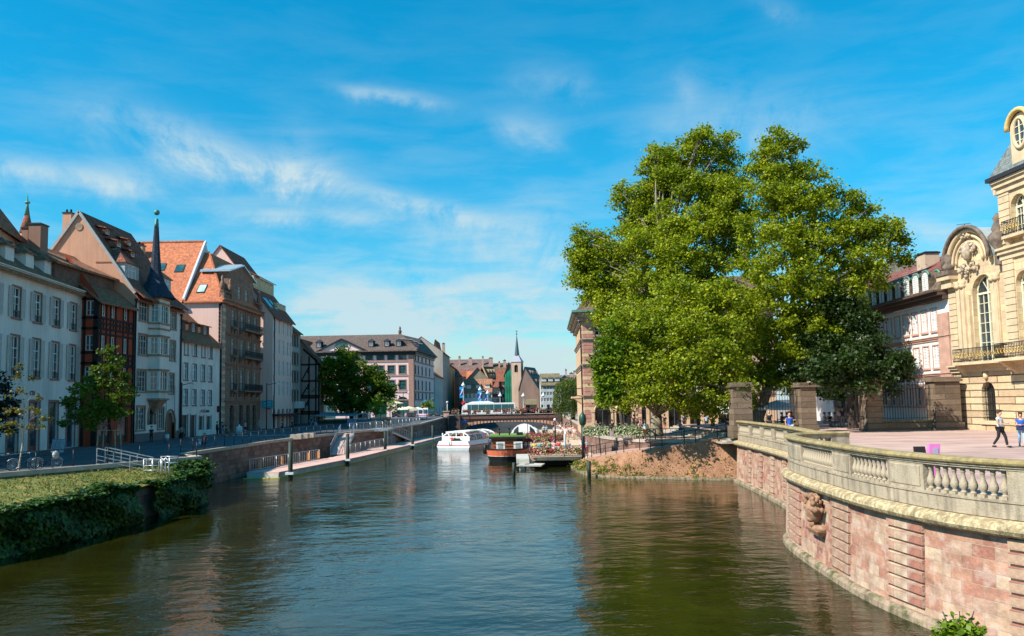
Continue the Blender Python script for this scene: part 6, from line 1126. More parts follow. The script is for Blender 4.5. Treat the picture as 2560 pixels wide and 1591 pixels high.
for u in aD:
    m = MB(); fbox(m, f, u-.75, u+.75, -.34, -.28, PLAZA, fz(966)); obj('arched_door', m, [dr[0]], HW); m = MB(); zt = fz(966); m.tube([f.pt(u-.9,.05,PLAZA)]+[f.pt(u-.9*math.cos(t_*math.pi/10), .05, zt-.75+.9*math.sin(t_*math.pi/10)) for t_ in range(11)]+[f.pt(u+.9,.05,PLAZA)], .17, 6); obj('arch_surround', m, tr_, HW)
mb = MB(); fbox(mb, f, f.L-1.7, f.L-.02, -.1, .14, 2.6, ze-1); 
for y in (846, 938): cornice(mb, f, 0, f.L, fz(y)+.15, .22, .36)
obj('stone_trim', mb, tr_, HW)
mb = MB(); cornice(mb, f, 0, f.L, ze+.75, 1.2, .7); obj('eaves', mb, plain('eaves_dark_wood', (.10,.06,.045), .8), HW)
zm = ze+2.9; mb = MB(); slab(mb, [f.pt(0,.7,ze+.75),f.pt(f.L,.7,ze+.75),f.pt(f.L,-1.2,zm),f.pt(0,-1.2,zm)]); obj('mansard_slope', mb, tiles('mansard_brown', (.2,.14,.1)), HW); zrd = 19.0; mb = MB(); slab(mb, [f.pt(0,-.9,zm),f.pt(f.L,-.9,zm),f.pt(f.L,-7.5,zrd+.6),f.pt(0,-7.5,zrd+.6)]); obj('roof', mb, tiles('palace_red_roof', (.27,.10,.075), patch=(.15,.07,.06)), HW)
for i, u in enumerate(cols):
    m = MB(); w_ = min(.62, sp*.33); z0 = ze+.85; z1 = z0+1.25; pts = [(-w_,z0),(w_,z0)]+[(w_*math.cos(t_*math.pi/8), z1+.45*math.sin(t_*math.pi/8)) for t_ in range(9)]; m.prism([f.pt(u+x, .55, z) for x, z in pts], f.pt(u,-1.6,0)-f.pt(u,.55,0)); dd = obj('dormer', m, MATS['mansard_brown'], HW)
    m = MB(); m.tube([f.pt(u+(w_+.03)*math.cos(t_*math.pi/8), .5, z1+.05+.45*math.sin(t_*math.pi/8)) for t_ in range(9)], .09, 5); m.tube([f.pt(u+w_*math.cos(t_*math.pi/8), -.4, z1+.1+.45*math.sin(t_*math.pi/8)) for t_ in range(9)], .1, 5); obj('hood', m, plain('hood_green_copper', (.09,.22,.16), .6), dd)
    m = MB(); pts = [(-.5,z0+.15),(.5,z0+.15)]+[(.5*math.cos(t_*math.pi/8), z1+.35*math.sin(t_*math.pi/8)) for t_ in range(9)]; m.poly([f.pt(u+x, .56, z) for x, z in pts]); obj('arched_shutter', m, WHSH, dd)
    m = MB(); m.bar(f.pt(u,.575,z0+.15), f.pt(u,.575,z1+.3), .05, .02); [m.bar(f.pt(u-.46,.57,z0+.25+.17*k), f.pt(u+.46,.57,z0+.25+.17*k), .015, .02) for k in range(12)]; obj('slats', m, plain('slat_grey', (.45,.43,.4)), dd)
chim_px(HW, 2312, 2348, 634, 74, 690, plaster('chimney_cream', (.55,.42,.3)), 0, 1.6)
# big roof behind it
HK = thing('back_roof_building', (44,96,PLAZA), 'grey brown slate roofed block looming behind the white facade', 'building'); a, b = D(2180,644,100), D(2420,636,100); mb = MB(); zE = D(2300,700,97).z; slab(mb, [(a.x-4,97,zE),(b.x+12,97,zE),(b.x+12,103,a.z),(a.x,103,a.z)]); slab(mb, [(a.x,103,a.z),(b.x+12,103,a.z),(b.x+12,112,zE),(a.x-4,112,zE)]); obj('roof', mb, tiles('slate_brown_roof', (.2,.16,.12)), HK); mb = MB(); mb.box(a.x-3.5,b.x+11.5,97.6,111,3,zE-.1); obj('wall', mb, brw, HK)
mb = MB(); p = D(2411,560,80); mb.tube([(p.x,80,18),(p.x,80,p.z)], .05, 5); mb.bar((p.x-.8,80,p.z-.1),(p.x+.6,80,p.z+.05), .04); mb.bar((p.x-.5,80,p.z-1.3),(p.x+.5,80,p.z-1.2), .04); tag(obj('antenna', mb, DKM), 'thin roof aerial above the palace arch', 'antenna')
# ================================================================ PALACE, GATE, BANK
pal = ashlar('palace_stone', [(.61,.45,.26),(.67,.51,.30),(.53,.38,.23),(.64,.49,.28),(.56,.42,.27)], 1.1, .5, .012, (.4,.3,.18), .88, .012, .25)
rus = ashlar('palace_rusticated', [(.60,.45,.26),(.66,.50,.30),(.53,.38,.23),(.63,.48,.29)], 3.2, .5, .045, (.16,.11,.07), .88, .09, .3)
trim = plain('palace_trim', (.58,.44,.27), .85, 0, .14, 1.5); dstone = plain('weathered_dark_stone', (.16,.12,.09), .9, 0, .4, 3); cfr = plain('cream_window_frame', (.74,.68,.46), .5); gold = plain('gilding', (.75,.48,.10), .35, .7, .2); zinc = MATS['zinc_sheet']
f = Fac((34.0,63.8), (34.55,56.6)); f2 = Fac((34.05,56.6), (34.9,41)); PL = thing('palace', f.pt(3,0,PLAZA), 'ornate honey stone palace with arched window, gilded balcony and slate mansard at right', 'palace')
zl = 8.3; ug = f.u(2465); zs1 = 15.6
mb = MB(); wall(mb, f, 0, f.L, 2.5, zl-.3, [(ug-.75,ug+.75,f.z(2465,1052),f.z(2465,955),1)], .5); wall(mb, f2, 0, f2.L, 2.5, zl-.3, [(3.8,5.3,4.6,7.3,1),(8.5,10,4.6,7.3,1)], .5)
mb.poly([f2.pt(0,0,2.5),f2.pt(0,0,zl),f2.pt(0,-.6,zl),f2.pt(0,-.6,2.5)]); obj('ground_floor_wall', mb, rus, PL)
uw = f.u(2470); ww = 1.3; wz0, wz1 = zl+.25, f.z(2470,683)
mb = MB(); wall(mb, f, 0, f.L, zl-.3, zs1+.4, [(uw-ww,uw+ww,wz0,wz1,1)], .55); u0 = f.u(2442); rg = 2.35
n = 16; arc_ = [f.pt(u0+rg*math.cos(math.pi*k/n), 0, zs1+.4+rg*.98*math.sin(math.pi*k/n)) for k in range(n+1)]; mb.poly(arc_)
wcol = f2.uz(2552,600)[0]; tz = [(zl+.3, 14.4), (16.9, 19.6)]; wall(mb, f2, 0, f2.L, zl-.3, 20.6, [(wcol-.8+4.6*k,wcol+.8+4.6*k,*r,1) for k in range(2) for r in tz], .5)
mb.poly([f2.pt(0,-14,zl-.3),f2.pt(0,0,zl-.3),f2.pt(0,0,20.6),f2.pt(0,-14,20.6)]); obj('wall', mb, pal, PL)
def palwin(f_, u, w_, z0, z1, nm='window'):
    m = MB(); y0 = -.45
    for s_ in (-1, 1): fbox(m, f_, u+s_*w_-.06, u+s_*w_+.06, y0, y0+.1, z0, z1-w_)
    r_ = w_; zt = z1-w_; m.tube([f_.pt(u-r_*math.cos(t_*math.pi/10), y0+.05, zt+r_*math.sin(t_*math.pi/10)) for t_ in range(11)], .07, 6)
    fbox(m, f_, u-w_, u+w_, y0, y0+.12, zt-.12, zt+.02); fbox(m, f_, u-.05, u+.05, y0, y0+.11, z0, z1-.1)
    for s_ in (-.5,.5): fbox(m, f_, u+s_*w_-.02, u+s_*w_+.02, y0+.01, y0+.06, z0, zt)
    k = z0+.7
    while k < zt-.3: fbox(m, f_, u-w_, u+w_, y0+.01, y0+.06, k-.02, k+.02); k += .72
    for a in (-.5,.5): m.bar(f_.pt(u,y0+.04,zt), f_.pt(u+a*w_*1.1,y0+.04,zt+.8*w_), .035)
    o = obj(nm, m, cfr, PL); m = MB(); pts = [f_.pt(u-w_,y0,z0), f_.pt(u+w_,y0,z0)]+[f_.pt(u+w_*math.cos(t_*math.pi/10), y0, zt+w_*math.sin(t_*math.pi/10)) for t_ in range(11)]; m.poly(pts); obj('pane', m, GLS, o); return o
palwin(f, uw, ww-.08, wz0, wz1-.05)
for k in range(2):
    for r in tz: palwin(f2, wcol+4.6*k, .72, r[0], r[1])
m = MB(); fbox(m, f, ug-.72, ug+.72, -.5, -.45, 4.2, 7.3); [fbox(m, f, ug-.6+.24*k, ug-.57+.24*k, -.2, -.17, f.z(2465,1052), 7.1, 1) for k in range(6)]; [fbox(m, f, ug-.7, ug+.7, -.2, -.17, z, z+.04, 1) for z in (4.7,5.6,6.4)]; obj('barred_window', m, [MATS['dark_interior'], DKM], PL)
mb = MB(); fbox(mb, f, ug-.95, ug+.95, 0, .12, f.z(2465,1058)-.1, f.z(2465,1052)); obj('window_sill', mb, trim, PL); mb = MB(); mb.ball(f.pt(ug,.1,7.55), .2, 8, sz=1.4); obj('keystone', mb, trim, PL)
def sdiv(f_, u0_, u1_, z, p, h): m = MB(); cornice(m, f_, u0_, u1_, z, p, h); return m
mb = MB(); cornice(mb, f, -.1, f.L, zl+.12, .5, .55); cornice(mb, f2, -.1, f2.L, zl+.12, .55, .55); cornice(mb, f2, -.12, f2.L, 16.2, .45, .8)
fbox(mb, f, -.15, 1.15, -.1, .5, 14.4, 15.0); fbox(mb, f, -.3, 1.3, -.1, .75, 15.0, 15.35); obj('cornice', mb, trim, PL)
mb = MB(); fbox(mb, f, -.35, 1.35, -.1, .85, 15.36, 15.7); fbox(mb, f, f.L-.9, f.L, -.1, .5, 15.2, 15.9); mb.lathe(f.pt(.5,.2,15.7), [(.35,0),(.5,.35),(.25,.7),(.4,1.1),(.15,1.5),(.28,1.7),(.05,1.95)], 10); obj('finial_block', mb, dstone, PL)
mb = MB(); p_ = f2.pt(-.25,.05,15.9); mb.lathe(p_, [(.3,0),(.22,.3),(.62,.9),(.66,1.3),(.35,1.6),(.42,1.8),(.2,2.3),(.3,2.55),(.05,2.9)], 12); obj('urn', mb, dstone, PL)
# quoins and pilasters
mb = MB(); z = zl+.2
while z < 14.2: fbox(mb, f, .05, .95, -.05, .09, z, z+.42); z += .47
z = zl+.2
while z < 20.2:
    if not 15.2 < z < 16.3: fbox(mb, f2, .03, 1.15, -.05, .10, z, z+.42)
    z += .47
obj('quoin', mb, trim, PL)
mb = MB()
for u in (1.3, 1.85, 5.3, 5.75): fbox(mb, f, u-.2, u+.2, -.05, .14, zl+.2, 14.2); mb.lathe(f.pt(u,.06,14.2), [(.22,0),(.32,.2),(.24,.35),(.38,.55)], 8)
obj('pilaster', mb, trim, PL)
mb = MB(); 
for r_, w_, o_ in ((rg+.12,.34,.28),(rg-.35,.2,.16),(ww+.28,.2,.14)):
    c_z = zs1+.4 if r_ > 1.5 else wz1-ww; uu = u0 if r_ > 1.5 else uw; mb.tube([f.pt(uu+r_*math.cos(math.pi*k/18), o_*.6, c_z+r_*.98*math.sin(math.pi*k/18)) for k in range(19)], w_*.6, 6)
for s_ in (-1,1): fbox(mb, f, uw+s_*(ww+.28)-.14, uw+s_*(ww+.28)+.14, 0, .2, wz0, wz1-ww)
obj('arch_moulding', mb, trim, PL)
rr2 = random.Random(9); mb = MB(); mb.ball(f.pt(u0,.25,zs1+1.2), .5, 12, sz=1.35, sy=.7, sx=.7)
for k in range(70): a = rr2.uniform(0, 6.28); r_ = rr2.uniform(.55,1.25); mb.ball(f.pt(u0+r_*math.cos(a)*.9, .12+rr2.random()*.2, zs1+1.1+r_*math.sin(a)*1.15-(.5 if math.sin(a) < 0 else 0)), rr2.uniform(.08,.17), 5)
obj('carved_cartouche', mb, plain('carved_grey_stone', (.42,.33,.23), .9, 0, .35, 5), PL)
mb = MB(); n = 16; 
for k in range(n): a0, a1 = math.pi*k/n, math.pi*(k+1)/n; R_ = rg+.3; q = [f.pt(u0+R_*math.cos(a), o_, zs1+.4+R_*.98*math.sin(a)) for a, o_ in ((a0,.5),(a0,-9),(a1,-9),(a1,.5))]; mb.poly(q, smooth=True)
obj('barrel_roof', mb, plain('lead_sheet_roof', (.50,.55,.52), .45, .3), PL)
mb = MB(); mb.tube([f.pt(u0+(rg+.36)*math.cos(math.pi*k/18), .45, zs1+.4+(rg+.36)*.98*math.sin(math.pi*k/18)) for k in range(19)], .16, 6); obj('roof_edge', mb, dstone, PL)
# tower top
mb = MB(); cornice(mb, f2, 0, f2.L, 20.9, .5, .9); fe = Fac(f2.pt(0,-14,0), f2.pt(0,0,0)); cornice(mb, fe, 0, fe.L+.3, 20.9, .35, .9); obj('main_cornice', mb, trim, PL)
mb = MB(); fbox(mb, f2, -.4, f2.L, -14, .65, 20.92, 21.2); obj('gutter', mb, plain('black_gutter', (.03,.03,.035), .5), PL)
a, b, c, d = f2.pt(-.3,.5,21.2), f2.pt(f2.L,.5,21.2), f2.pt(f2.L,-1.9,25.6), f2.pt(1.3,-1.9,25.6); e, g_ = f2.pt(-.3,-13,21.2), f2.pt(1.3,-12,25.6); mb = MB(); slab(mb, [a,b,c,d]); slab(mb, [e,a,d,g_]); slab(mb, [d,c,f2.pt(f2.L,-12,26.2),g_]); obj('mansard_roof', mb, tiles('palace_slate', (.16,.18,.17), .22, .3, (.3,.33,.28)), PL)
uo = f2.uz(2556,355,.2)[0]; zo = 23.3; m = MB(); pts = [(-1.0,21.25),(1.0,21.25)]+[(1.0*math.cos(t_*math.pi/12), zo+.5+1.0*math.sin(t_*math.pi/12)) for t_ in range(13)]; m.prism([f2.pt(uo+x,.3,z) for x, z in pts], f2.pt(uo,-2,0)-f2.pt(uo,.3,0)); dd = obj('dormer', m, trim, PL)
m = MB(); m.tube([f2.pt(uo+.62*math.cos(t_*math.pi/10), .34, zo+.15+1.0*math.sin(t_*math.pi/10)) for t_ in range(21)], .14, 6); obj('oval_surround', m, trim, dd); m = MB(); m.poly([f2.pt(uo+.58*math.cos(t_*math.pi/10), .315, zo+.15+.96*math.sin(t_*math.pi/10)) for t_ in range(20)]); obj('oval_pane', m, GLS, dd); m = MB(); fbox(m, f2, uo-.04, uo+.04, .32, .38, zo-.8, zo+1.1); [fbox(m, f2, uo-.55, uo+.55, .32, .36, zo+k, zo+k+.04) for k in (-.4,.1,.6)]; obj('glazing_bars', m, cfr, dd)
m = MB(); m.tube([f2.pt(uo+1.15*math.cos(t_*math.pi/12), .45, zo+.55+1.15*math.sin(t_*math.pi/12)) for t_ in range(13)], .17, 6); obj('hood_mould', m, plain('ochre_lead', (.6,.42,.16), .6), dd)
m = MB()
for k in range(12): a0, a1 = math.pi*k/12, math.pi*(k+1)/12; m.poly([f2.pt(uo+1.2*math.cos(a), o_, zo+.6+1.2*math.sin(a)) for a, o_ in ((a0,.4),(a0,-2.5),(a1,-2.5),(a1,.4))])
obj('dormer_roof', m, MATS['lead_sheet_roof'], dd)
mb = MB(); 
for k in range(10): u = .8+k*1.0; mb.bar(f2.pt(u,-2.1,25.9), f2.pt(u,-2.1,27.0), .04)
for z in (26.3,26.7,27.0): mb.bar(f2.pt(.8,-2.1,z), f2.pt(10,-2.1,z), .04)
obj('roof_railing', mb, DKM, PL)
balcony(PL, f, 1.3, f.L-.1, zl+.3, .9, 2, trim, gold); balcony(PL, f2, .6, 8.5, zl+.3, 1.5, 4, trim, gold); balcony(PL, f2, wcol-1.1, wcol+1.1, tz[1][0], .6, 2, trim, gold)
# ---- gate pillars, railings and gate
gst = ashlar('shaded_gate_stone', [(.19,.135,.09),(.24,.17,.115),(.17,.12,.08)], 2.4, .42, .022, (.12,.09,.06), .9, .05, .4); YG = 62.2  # buff stone coloured dark to carry the tree shade on the piers
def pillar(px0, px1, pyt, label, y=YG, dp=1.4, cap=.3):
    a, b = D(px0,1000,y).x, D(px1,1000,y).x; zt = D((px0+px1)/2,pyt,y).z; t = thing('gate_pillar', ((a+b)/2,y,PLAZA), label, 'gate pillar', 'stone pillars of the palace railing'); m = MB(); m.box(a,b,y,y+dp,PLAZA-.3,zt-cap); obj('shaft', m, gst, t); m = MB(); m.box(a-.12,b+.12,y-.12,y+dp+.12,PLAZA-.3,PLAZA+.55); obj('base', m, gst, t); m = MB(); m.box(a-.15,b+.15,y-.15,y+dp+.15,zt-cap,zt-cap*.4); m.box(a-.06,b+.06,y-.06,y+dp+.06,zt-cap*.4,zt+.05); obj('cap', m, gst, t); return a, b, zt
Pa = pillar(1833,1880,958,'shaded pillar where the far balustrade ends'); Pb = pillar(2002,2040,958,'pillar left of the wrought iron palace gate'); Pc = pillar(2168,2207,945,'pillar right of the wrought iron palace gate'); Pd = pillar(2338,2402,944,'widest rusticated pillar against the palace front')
iron = plain('wrought_iron', (.012,.02,.022), .5, .4)
def railing(x0, x1, ytop, zw, label):
    t = thing('iron_railing', ((x0+x1)/2,YG+.6,PLAZA), label, 'railing'); m = MB(); m.box(x0,x1,YG+.35,YG+.85,PLAZA-.3,zw-.12); obj('low_wall', m, gst, t); m = MB(); m.box(x0,x1,YG+.28,YG+.92,zw-.12,zw); obj('coping', m, plain('mossy_coping', (.16,.14,.06), .9, 0, .4, 4), t)
    m = MB(); n = int((x1-x0)/.2)
    for k in range(n+1): x = x0+(x1-x0)*k/n; m.box(x-.013,x+.013,YG+.58,YG+.606,zw,ytop); m.tube([(x,YG+.593,ytop),(x,YG+.593,ytop+.22)], [.03,.004], 4)
    for z in (zw+.15, ytop-.15, ytop-.45): m.box(x0,x1,YG+.575,YG+.61,z,z+.04)
    obj('bars', m, iron, t)
railing(Pa[1]+.15, Pb[0]-.15, 6.9, 4.3, 'low wall with iron bars between the balustrade pillar and the gate'); railing(Pc[1]+.15, Pd[0]-.15, D(2280,958,YG).z, 4.35, 'low wall with iron bars in front of the white building')
t = thing('iron_gate', ((Pb[1]+Pc[0])/2,YG+.6,PLAZA), 'wrought iron gate with arched scrolled overthrow between two pillars', 'gate'); xa, xb = Pb[1]+.1, Pc[0]-.1; zt = 7.15; xm_ = (xa+xb)/2; m = MB(); y = YG+.6
for z in (zt, zt-.5): m.box(xa,xb,y-.05,y+.05,z,z+.09)
for k in range(20): x = xa+(xb-xa)*(k+.5)/20; m.box(x-.015,x+.015,y-.02,y+.02,zt-.5,zt)
rO = (xb-xa)/2*.86
for q, r_ in ((1.0,.06),(.8,.045)): m.tube([(xm_+rO*q*math.cos(math.pi*k/16), y, zt+.1+rO*q*.68*math.sin(math.pi*k/16)) for k in range(17)], r_, 6)
for k in range(11): a = math.pi*(k+.5)/11; m.tube([(xm_+rO*(.8+.0)*math.cos(a), y, zt+.1+rO*.54*math.sin(a)),(xm_+rO*math.cos(a+.12), y, zt+.1+rO*.68*math.sin(a+.12))], .03, 4)
for s_ in (-1,1):
    for c_x, c_z, r_ in ((.35,.35,.32),(.62,.25,.22),(.2,.75,.28)): m.tube([(xm_+s_*rO*c_x+r_*(1-t_/22)*math.cos(t_*.6)*s_, y, zt+.12+rO*.6*c_z+r_*(1-t_/22)*math.sin(t_*.6)) for t_ in range(18)], .028, 4)
m.ball((xm_,y,zt+.3+rO*.68), .2, 8, sz=1.4); obj('overthrow', m, iron, t)
for xx, s_ in ((xa,1),(xb,-1)):
    m = MB()
    for k in range(12): d_ = .1+k*.19; m.box(xx+s_*.03*k-.015, xx+s_*.03*k+.015, y+d_, y+d_+.03, PLAZA+.05, zt-.5)
    for z in (PLAZA+.1, PLAZA+1.1, zt-.8): m.bar((xx,y,z),(xx+s_*.36,y+2.3,z), .05)
    obj('leaf', m, iron, t)
# ---- earth bank
T_ = [(1462,1150,76.5),(1492,1141,73.5),(1541,1134,70),(1600,1126,67.8),(1656,1119,66.4),(1740,1107,65.8),(1817,1094,65.6),(1853,1088,65.4)]; TP = [D(*q) for q in T_]; WE = [G(px,py,0) for px, py in ((1434,1166),(1455,1181),(1490,1190),(1550,1194),(1609,1196),(1700,1198),(1779,1200),(1856,1200))]
tp = smooth(TP, .8); we = smooth(WE, .8); ST, SW = arc(tp), arc(we); mb = MB(); nu, nv_ = 60, 14; rsb = random.Random(2); gr = []
for i in range(nu+1):
    a, _ = at_s(tp, ST, ST[-1]*i/nu); b, _ = at_s(we, SW, SW[-1]*i/nu); b = Vector((b.x,b.y,.05)); row = []
    for j in range(nv_+1): t_ = j/nv_; q = b.lerp(a, t_); q.z += .25*math.sin(t_*3.14)+(.05*rsb.uniform(-1,1) if 0 < j < nv_ else 0); row.append(q)
    gr.append(row)
for i in range(nu):
    for j in range(nv_): mb.poly([gr[i][j], gr[i+1][j], gr[i+1][j+1], gr[i][j+1]], smooth=True)
m_, nt_, b_ = newmat('bare_earth'); n = tex(nt_, 'ShaderNodeTexNoise', 1.2, 'Object', 9); n.inputs['Roughness'].default_value = .7; r = ramp(nt_, [(.3, (.20,.095,.05)), (.5, (.33,.165,.09)), (.68, (.42,.22,.12))]); nt_.links.new(n.outputs[0], r.inputs[0]); nt_.links.new(r.outputs[0], b_.inputs['Base Color']); b_.inputs['Roughness'].default_value = 1; n = tex(nt_, 'ShaderNodeTexNoise', 9, 'Object', 6); bump(nt_, b_, n.outputs[0], .08, .8)
struct('earth_bank', mb, m_)
mb = MB(); wl = [Vector((p.x,p.y)) for p in we]; sweep(mb, wl, [(-.1,-.5),(.35,-.5),(.35,.16),(-.1,.18)], -1, closed=True); tag(obj('bank_kerb', mb, foot_stone), 'thin stone kerb edging the foot of the bare earth bank', 'kerb')
rs = np.random.RandomState(12); pp = []; 
for k in range(230):
    i = rs.randint(2, nu-2); j = min(nv_-1, int(abs(rs.normal())*3.2)+0); c = gr[i][j]; n = rs.randint(6, 40)
    if rs.rand() < .5 and not (14 < i < 40): continue
    w_ = rs.normal(size=(n,3))*np.array([.22,.15,.05]); w_[:,2] = np.abs(w_[:,2])*2.2+.05; pp.append(np.array(c)+w_)
tag(leaves('weeds', np.concatenate(pp), .16, leafmat('weed_leaf', [(.08,.12,.01), (.2,.24,.03), (.35,.35,.06)], .4), .5, .2, 13), kind='stuff')
pp = []
for k in range(700): i = int(30+30*rs.rand()**.7); j = rs.randint(3, nv_); i = min(i, nu); c = gr[i][j]; pp.append((c.x+rs.normal()*.5, c.y+rs.normal()*.2, c.z+.05))
tag(leaves('dead_leaves', np.array(pp), .11, leafmat('dead_leaf', [(.3,.14,.06), (.42,.22,.1), (.5,.3,.15)], .2), .7, .6, 14), kind='stuff')
# ramp path above the bank and its rail
mb = MB()
for k in range(len(tp)-1):
    a, b = tp[k], tp[k+1]; mb.poly([(a.x,a.y,a.z),(b.x,b.y,b.z),(b.x,b.y+3.2,b.z-.02),(a.x,a.y+3.2,a.z-.02)])
struct('ramp_path', mb, pave)
t = thing('handrail', (10,68,2), 'dark metal rail along the ramp above the bare earth bank', 'railing'); m = MB(); pts = [tp[int(k)] for k in np.linspace(0, len(tp)-1, 15)]
for z in (.55, 1.0): m.tube([p+Vector((0,.1,z)) for p in pts], .025, 5)
obj('rail', m, DKM, t)
for p in pts: m = MB(); m.tube([p+Vector((0,.1,-.1)), p+Vector((0,.1,1.02))], .035, 6); obj('post', m, DKM, t)
# retaining wall facing with olive cap is the right quay wall; bush at the bottom right
B_ = G(2400,1640,0); pts = crown_pts([bl(2395,1575,24,17.6), bl(2370,1590,22,17.7), bl(2425,1590,26,17.6), bl(2400,1610,30,17.6), bl(2350,1605,20,17.8), bl(2445,1612,20,17.5)], 260, .16, 22, np.random.RandomState(3)); sh_ = thing('wall_shrub', tuple(Vector(bl(2400,1640,10,17.6)[0])), 'bright green shrub sprouting from the foot of the curved wall', 'shrub'); leaves('foliage', pts, .13, leafmat('shrub_leaf', [(.12,.2,.01), (.25,.36,.015), (.36,.46,.03)], .45), .7, .4, 15, parent=sh_)
q = LOC[sh_.name]; m = MB(); [m.tube([q, q+Vector((dx,0,.9))], [.03,.01], 5) for dx in (-.3,.05,.35)]; obj('stem', m, bark2, sh_)
# ================================================================ PONTOON, GANGWAYS, BOATS, DOCK
galv = plain('galvanised_rail', (.42,.43,.43), .4, .7, .1); galvb = plain('bright_rail', (.62,.63,.63), .35, .6, .1); conc = plain('pale_concrete', (.48,.46,.40), .9, 0, .2, 1); pile = plain('dark_green_pile', (.03,.045,.035), .6, 0, .3)
PO = smooth([(-20.7,73.2),(-18.9,83),(-17.2,94),(-15.9,108),(-14.6,122),(-12.6,148),(-12.2,155)], 1.5); PO = [Vector((p[0],p[1])) for p in PO]; SP = arc(PO)
t = thing('pontoon', (-17,100,0), 'long floating landing pontoon with pale red deck along the left quay wall', 'pontoon'); m = MB(); sweep(m, PO, [(0,-.3),(0,.42),(-3.0,.42),(-3.0,-.3)], -1, closed=True); obj('float', m, conc, t)
m = MB(); sweep(m, PO, [(.06,.422),(.06,.56),(-3.06,.56),(-3.06,.422)], -1, closed=True); obj('deck', m, plain('pale_red_deck', (.60,.38,.31), .9, 0, .12, 1), t)
m = MB(); sweep(m, PO, [(.09,.0),(.09,.07),(.02,.07),(.02,.0)], -1, closed=True); m.box(-23.75,-20.7,73.1,73.17,0,.07); obj('waterline_stripe', m, plain('yellow_stripe', (.5,.42,.08)), t)
def rail_on(path, S, s0, s1, off, side, z, label, h=1.1, mat=None, step=.45, cat='railing'):
    p, d = at_s(path, S, (s0+s1)/2); t = thing('railing', (p.x,p.y,z), label, cat); m = MB(); g = lambda s, zz: (lambda q, dd: (q.x+(-dd.y)*side*off, q.y+dd.x*side*off, zz))(*at_s(path, S, s)); n = max(1, int((s1-s0)/2.2)); mat = mat or galv
    k = int((s1-s0)/1.5)+1
    for zz in (z+.12, z+h): m.tube([g(s0+(s1-s0)*i/k, zz) for i in range(k+1)], .028, 5)
    if step > 1:
        m.tube([g(s0+(s1-s0)*i/k, z+h*.4) for i in range(k+1)], .012, 4); m.tube([g(s0+(s1-s0)*i/k, z+h*.7) for i in range(k+1)], .012, 4)
    obj('rail', m, mat, t); m = MB(); c = int((s1-s0)/step) if step <= 1 else 0
    for i in range(c): a = g(s0+(s1-s0)*(i+.5)/c, z+.12); m.box(a[0]-.014,a[0]+.014,a[1]-.014,a[1]+.014,z+.12,z+h)
    if c: obj('bars', m, mat, t)
    for i in range(n+1): a = g(s0+(s1-s0)*i/n, z); m = MB(); m.tube([(a[0],a[1],z-.05),(a[0],a[1],z+h)], .035, 6); obj('post', m, mat, t)
    return t
rail_on(PO, SP, .2, 15.5, -2.85, -1, .56, 'pontoon railing in front of the first gangway foot'); rail_on(PO, SP, 21.5, 49, -2.85, -1, .56, 'pontoon railing between the two gangways', step=.5); rail_on(PO, SP, 56, SP[-1]-1, -2.85, -1, .56, 'pontoon railing beyond the far stairs', step=.5)
orange = plain('life_ring_orange', (.6,.28,.12))
for s in (2.0, 6.4, 12.6, 15.2): p, d = at_s(PO, SP, s); x, y = p.x-d.y*2.83, p.y+d.x*2.83; x = p.x+(-d.y)*-1*-2.8; m = MB(); m.box(x-.12,x+.12,y-.05,y+.05,.75,1.5); tag(obj('life_ring_case', m, orange), 'narrow orange rescue case hung on the near pontoon railing', 'rescue case', 'rescue cases on the pontoon railing')
for i, (px, pyt, pyb, lb) in enumerate(((726,1104,1196,'nearest tall mooring pile, by the pontoon corner'), (869,1085,1160,'second mooring pile beside the first gangway'), (963,1077,1134,'third mooring pile along the pontoon'), (1031.5,1066,1120,'fourth mooring pile before the far stairs'), (1082,1063,1104,'fifth mooring pile near the tour boat'), (1120,1040,1090,'last tall pile in front of the bridge abutment'))):
    q = G(px, pyb, 0.1); zt = D(px, pyt, q.y).z; t = thing('mooring_pile', (q.x,q.y,-1), lb, 'pile', 'dark mooring piles of the pontoon'); m = MB(); m.tube([(q.x,q.y,-1),(q.x,q.y,zt)], .2, 10); obj('pile', m, pile, t); m = MB(); m.box(q.x-.38,q.x+.32,q.y-.3,q.y+.3,.42,.62); obj('pile_guide', m, plain('guide_white', (.6,.6,.58)), t)
def gangway(name, a, b, w, label, deckm):
    """sloping walkway from a to b (deck level) with side rails"""
    a, b = Vector(a), Vector(b); t = thing(name, tuple((a+b)/2), label, 'gangway'); d = (b-a); d.z = 0; d.normalize(); n = Vector((-d.y,d.x,0))*w/2; m = MB(); m.hexa([a-n-Vector((0,0,.12)),a+n-Vector((0,0,.12)),b+n-Vector((0,0,.12)),b-n-Vector((0,0,.12)),a-n,a+n,b+n,b-n]); obj('deck', m, deckm, t)
    for s in (-1,1):
        m = MB(); o = n*s
        for z in (.15,.4,.65,1.1): m.bar(a+o+Vector((0,0,z)), b+o+Vector((0,0,z)), .055 if z > 1 else .03)
        m.bar(a+o+Vector((0,0,-.15)), b+o+Vector((0,0,-.15)), .08, .3); k = int((b-a).length/.9)
        for i in range(k+1): q = a.lerp(b, i/k)+o; m.box(q.x-.02,q.x+.02,q.y-.02,q.y+.02,q.z-.1,q.z+1.1)
        obj('side_rail', m, galv, t)
    return t
q = G(905,1082,STREET); gangway('gangway', G(842,1136,.6)+Vector((0,.4,0)), (D(898,1072,112).x-.4, 106, STREET), 1.7, 'pale ramp with metal railings climbing from pontoon to street at left of the square', MATS['pale_red_deck'])
gangway('gangway', (-16.7,132,.6), (-19.5,121.5,2.9), 1.5, 'dark far stairs with railings down to the pontoon near the bridge', galv)
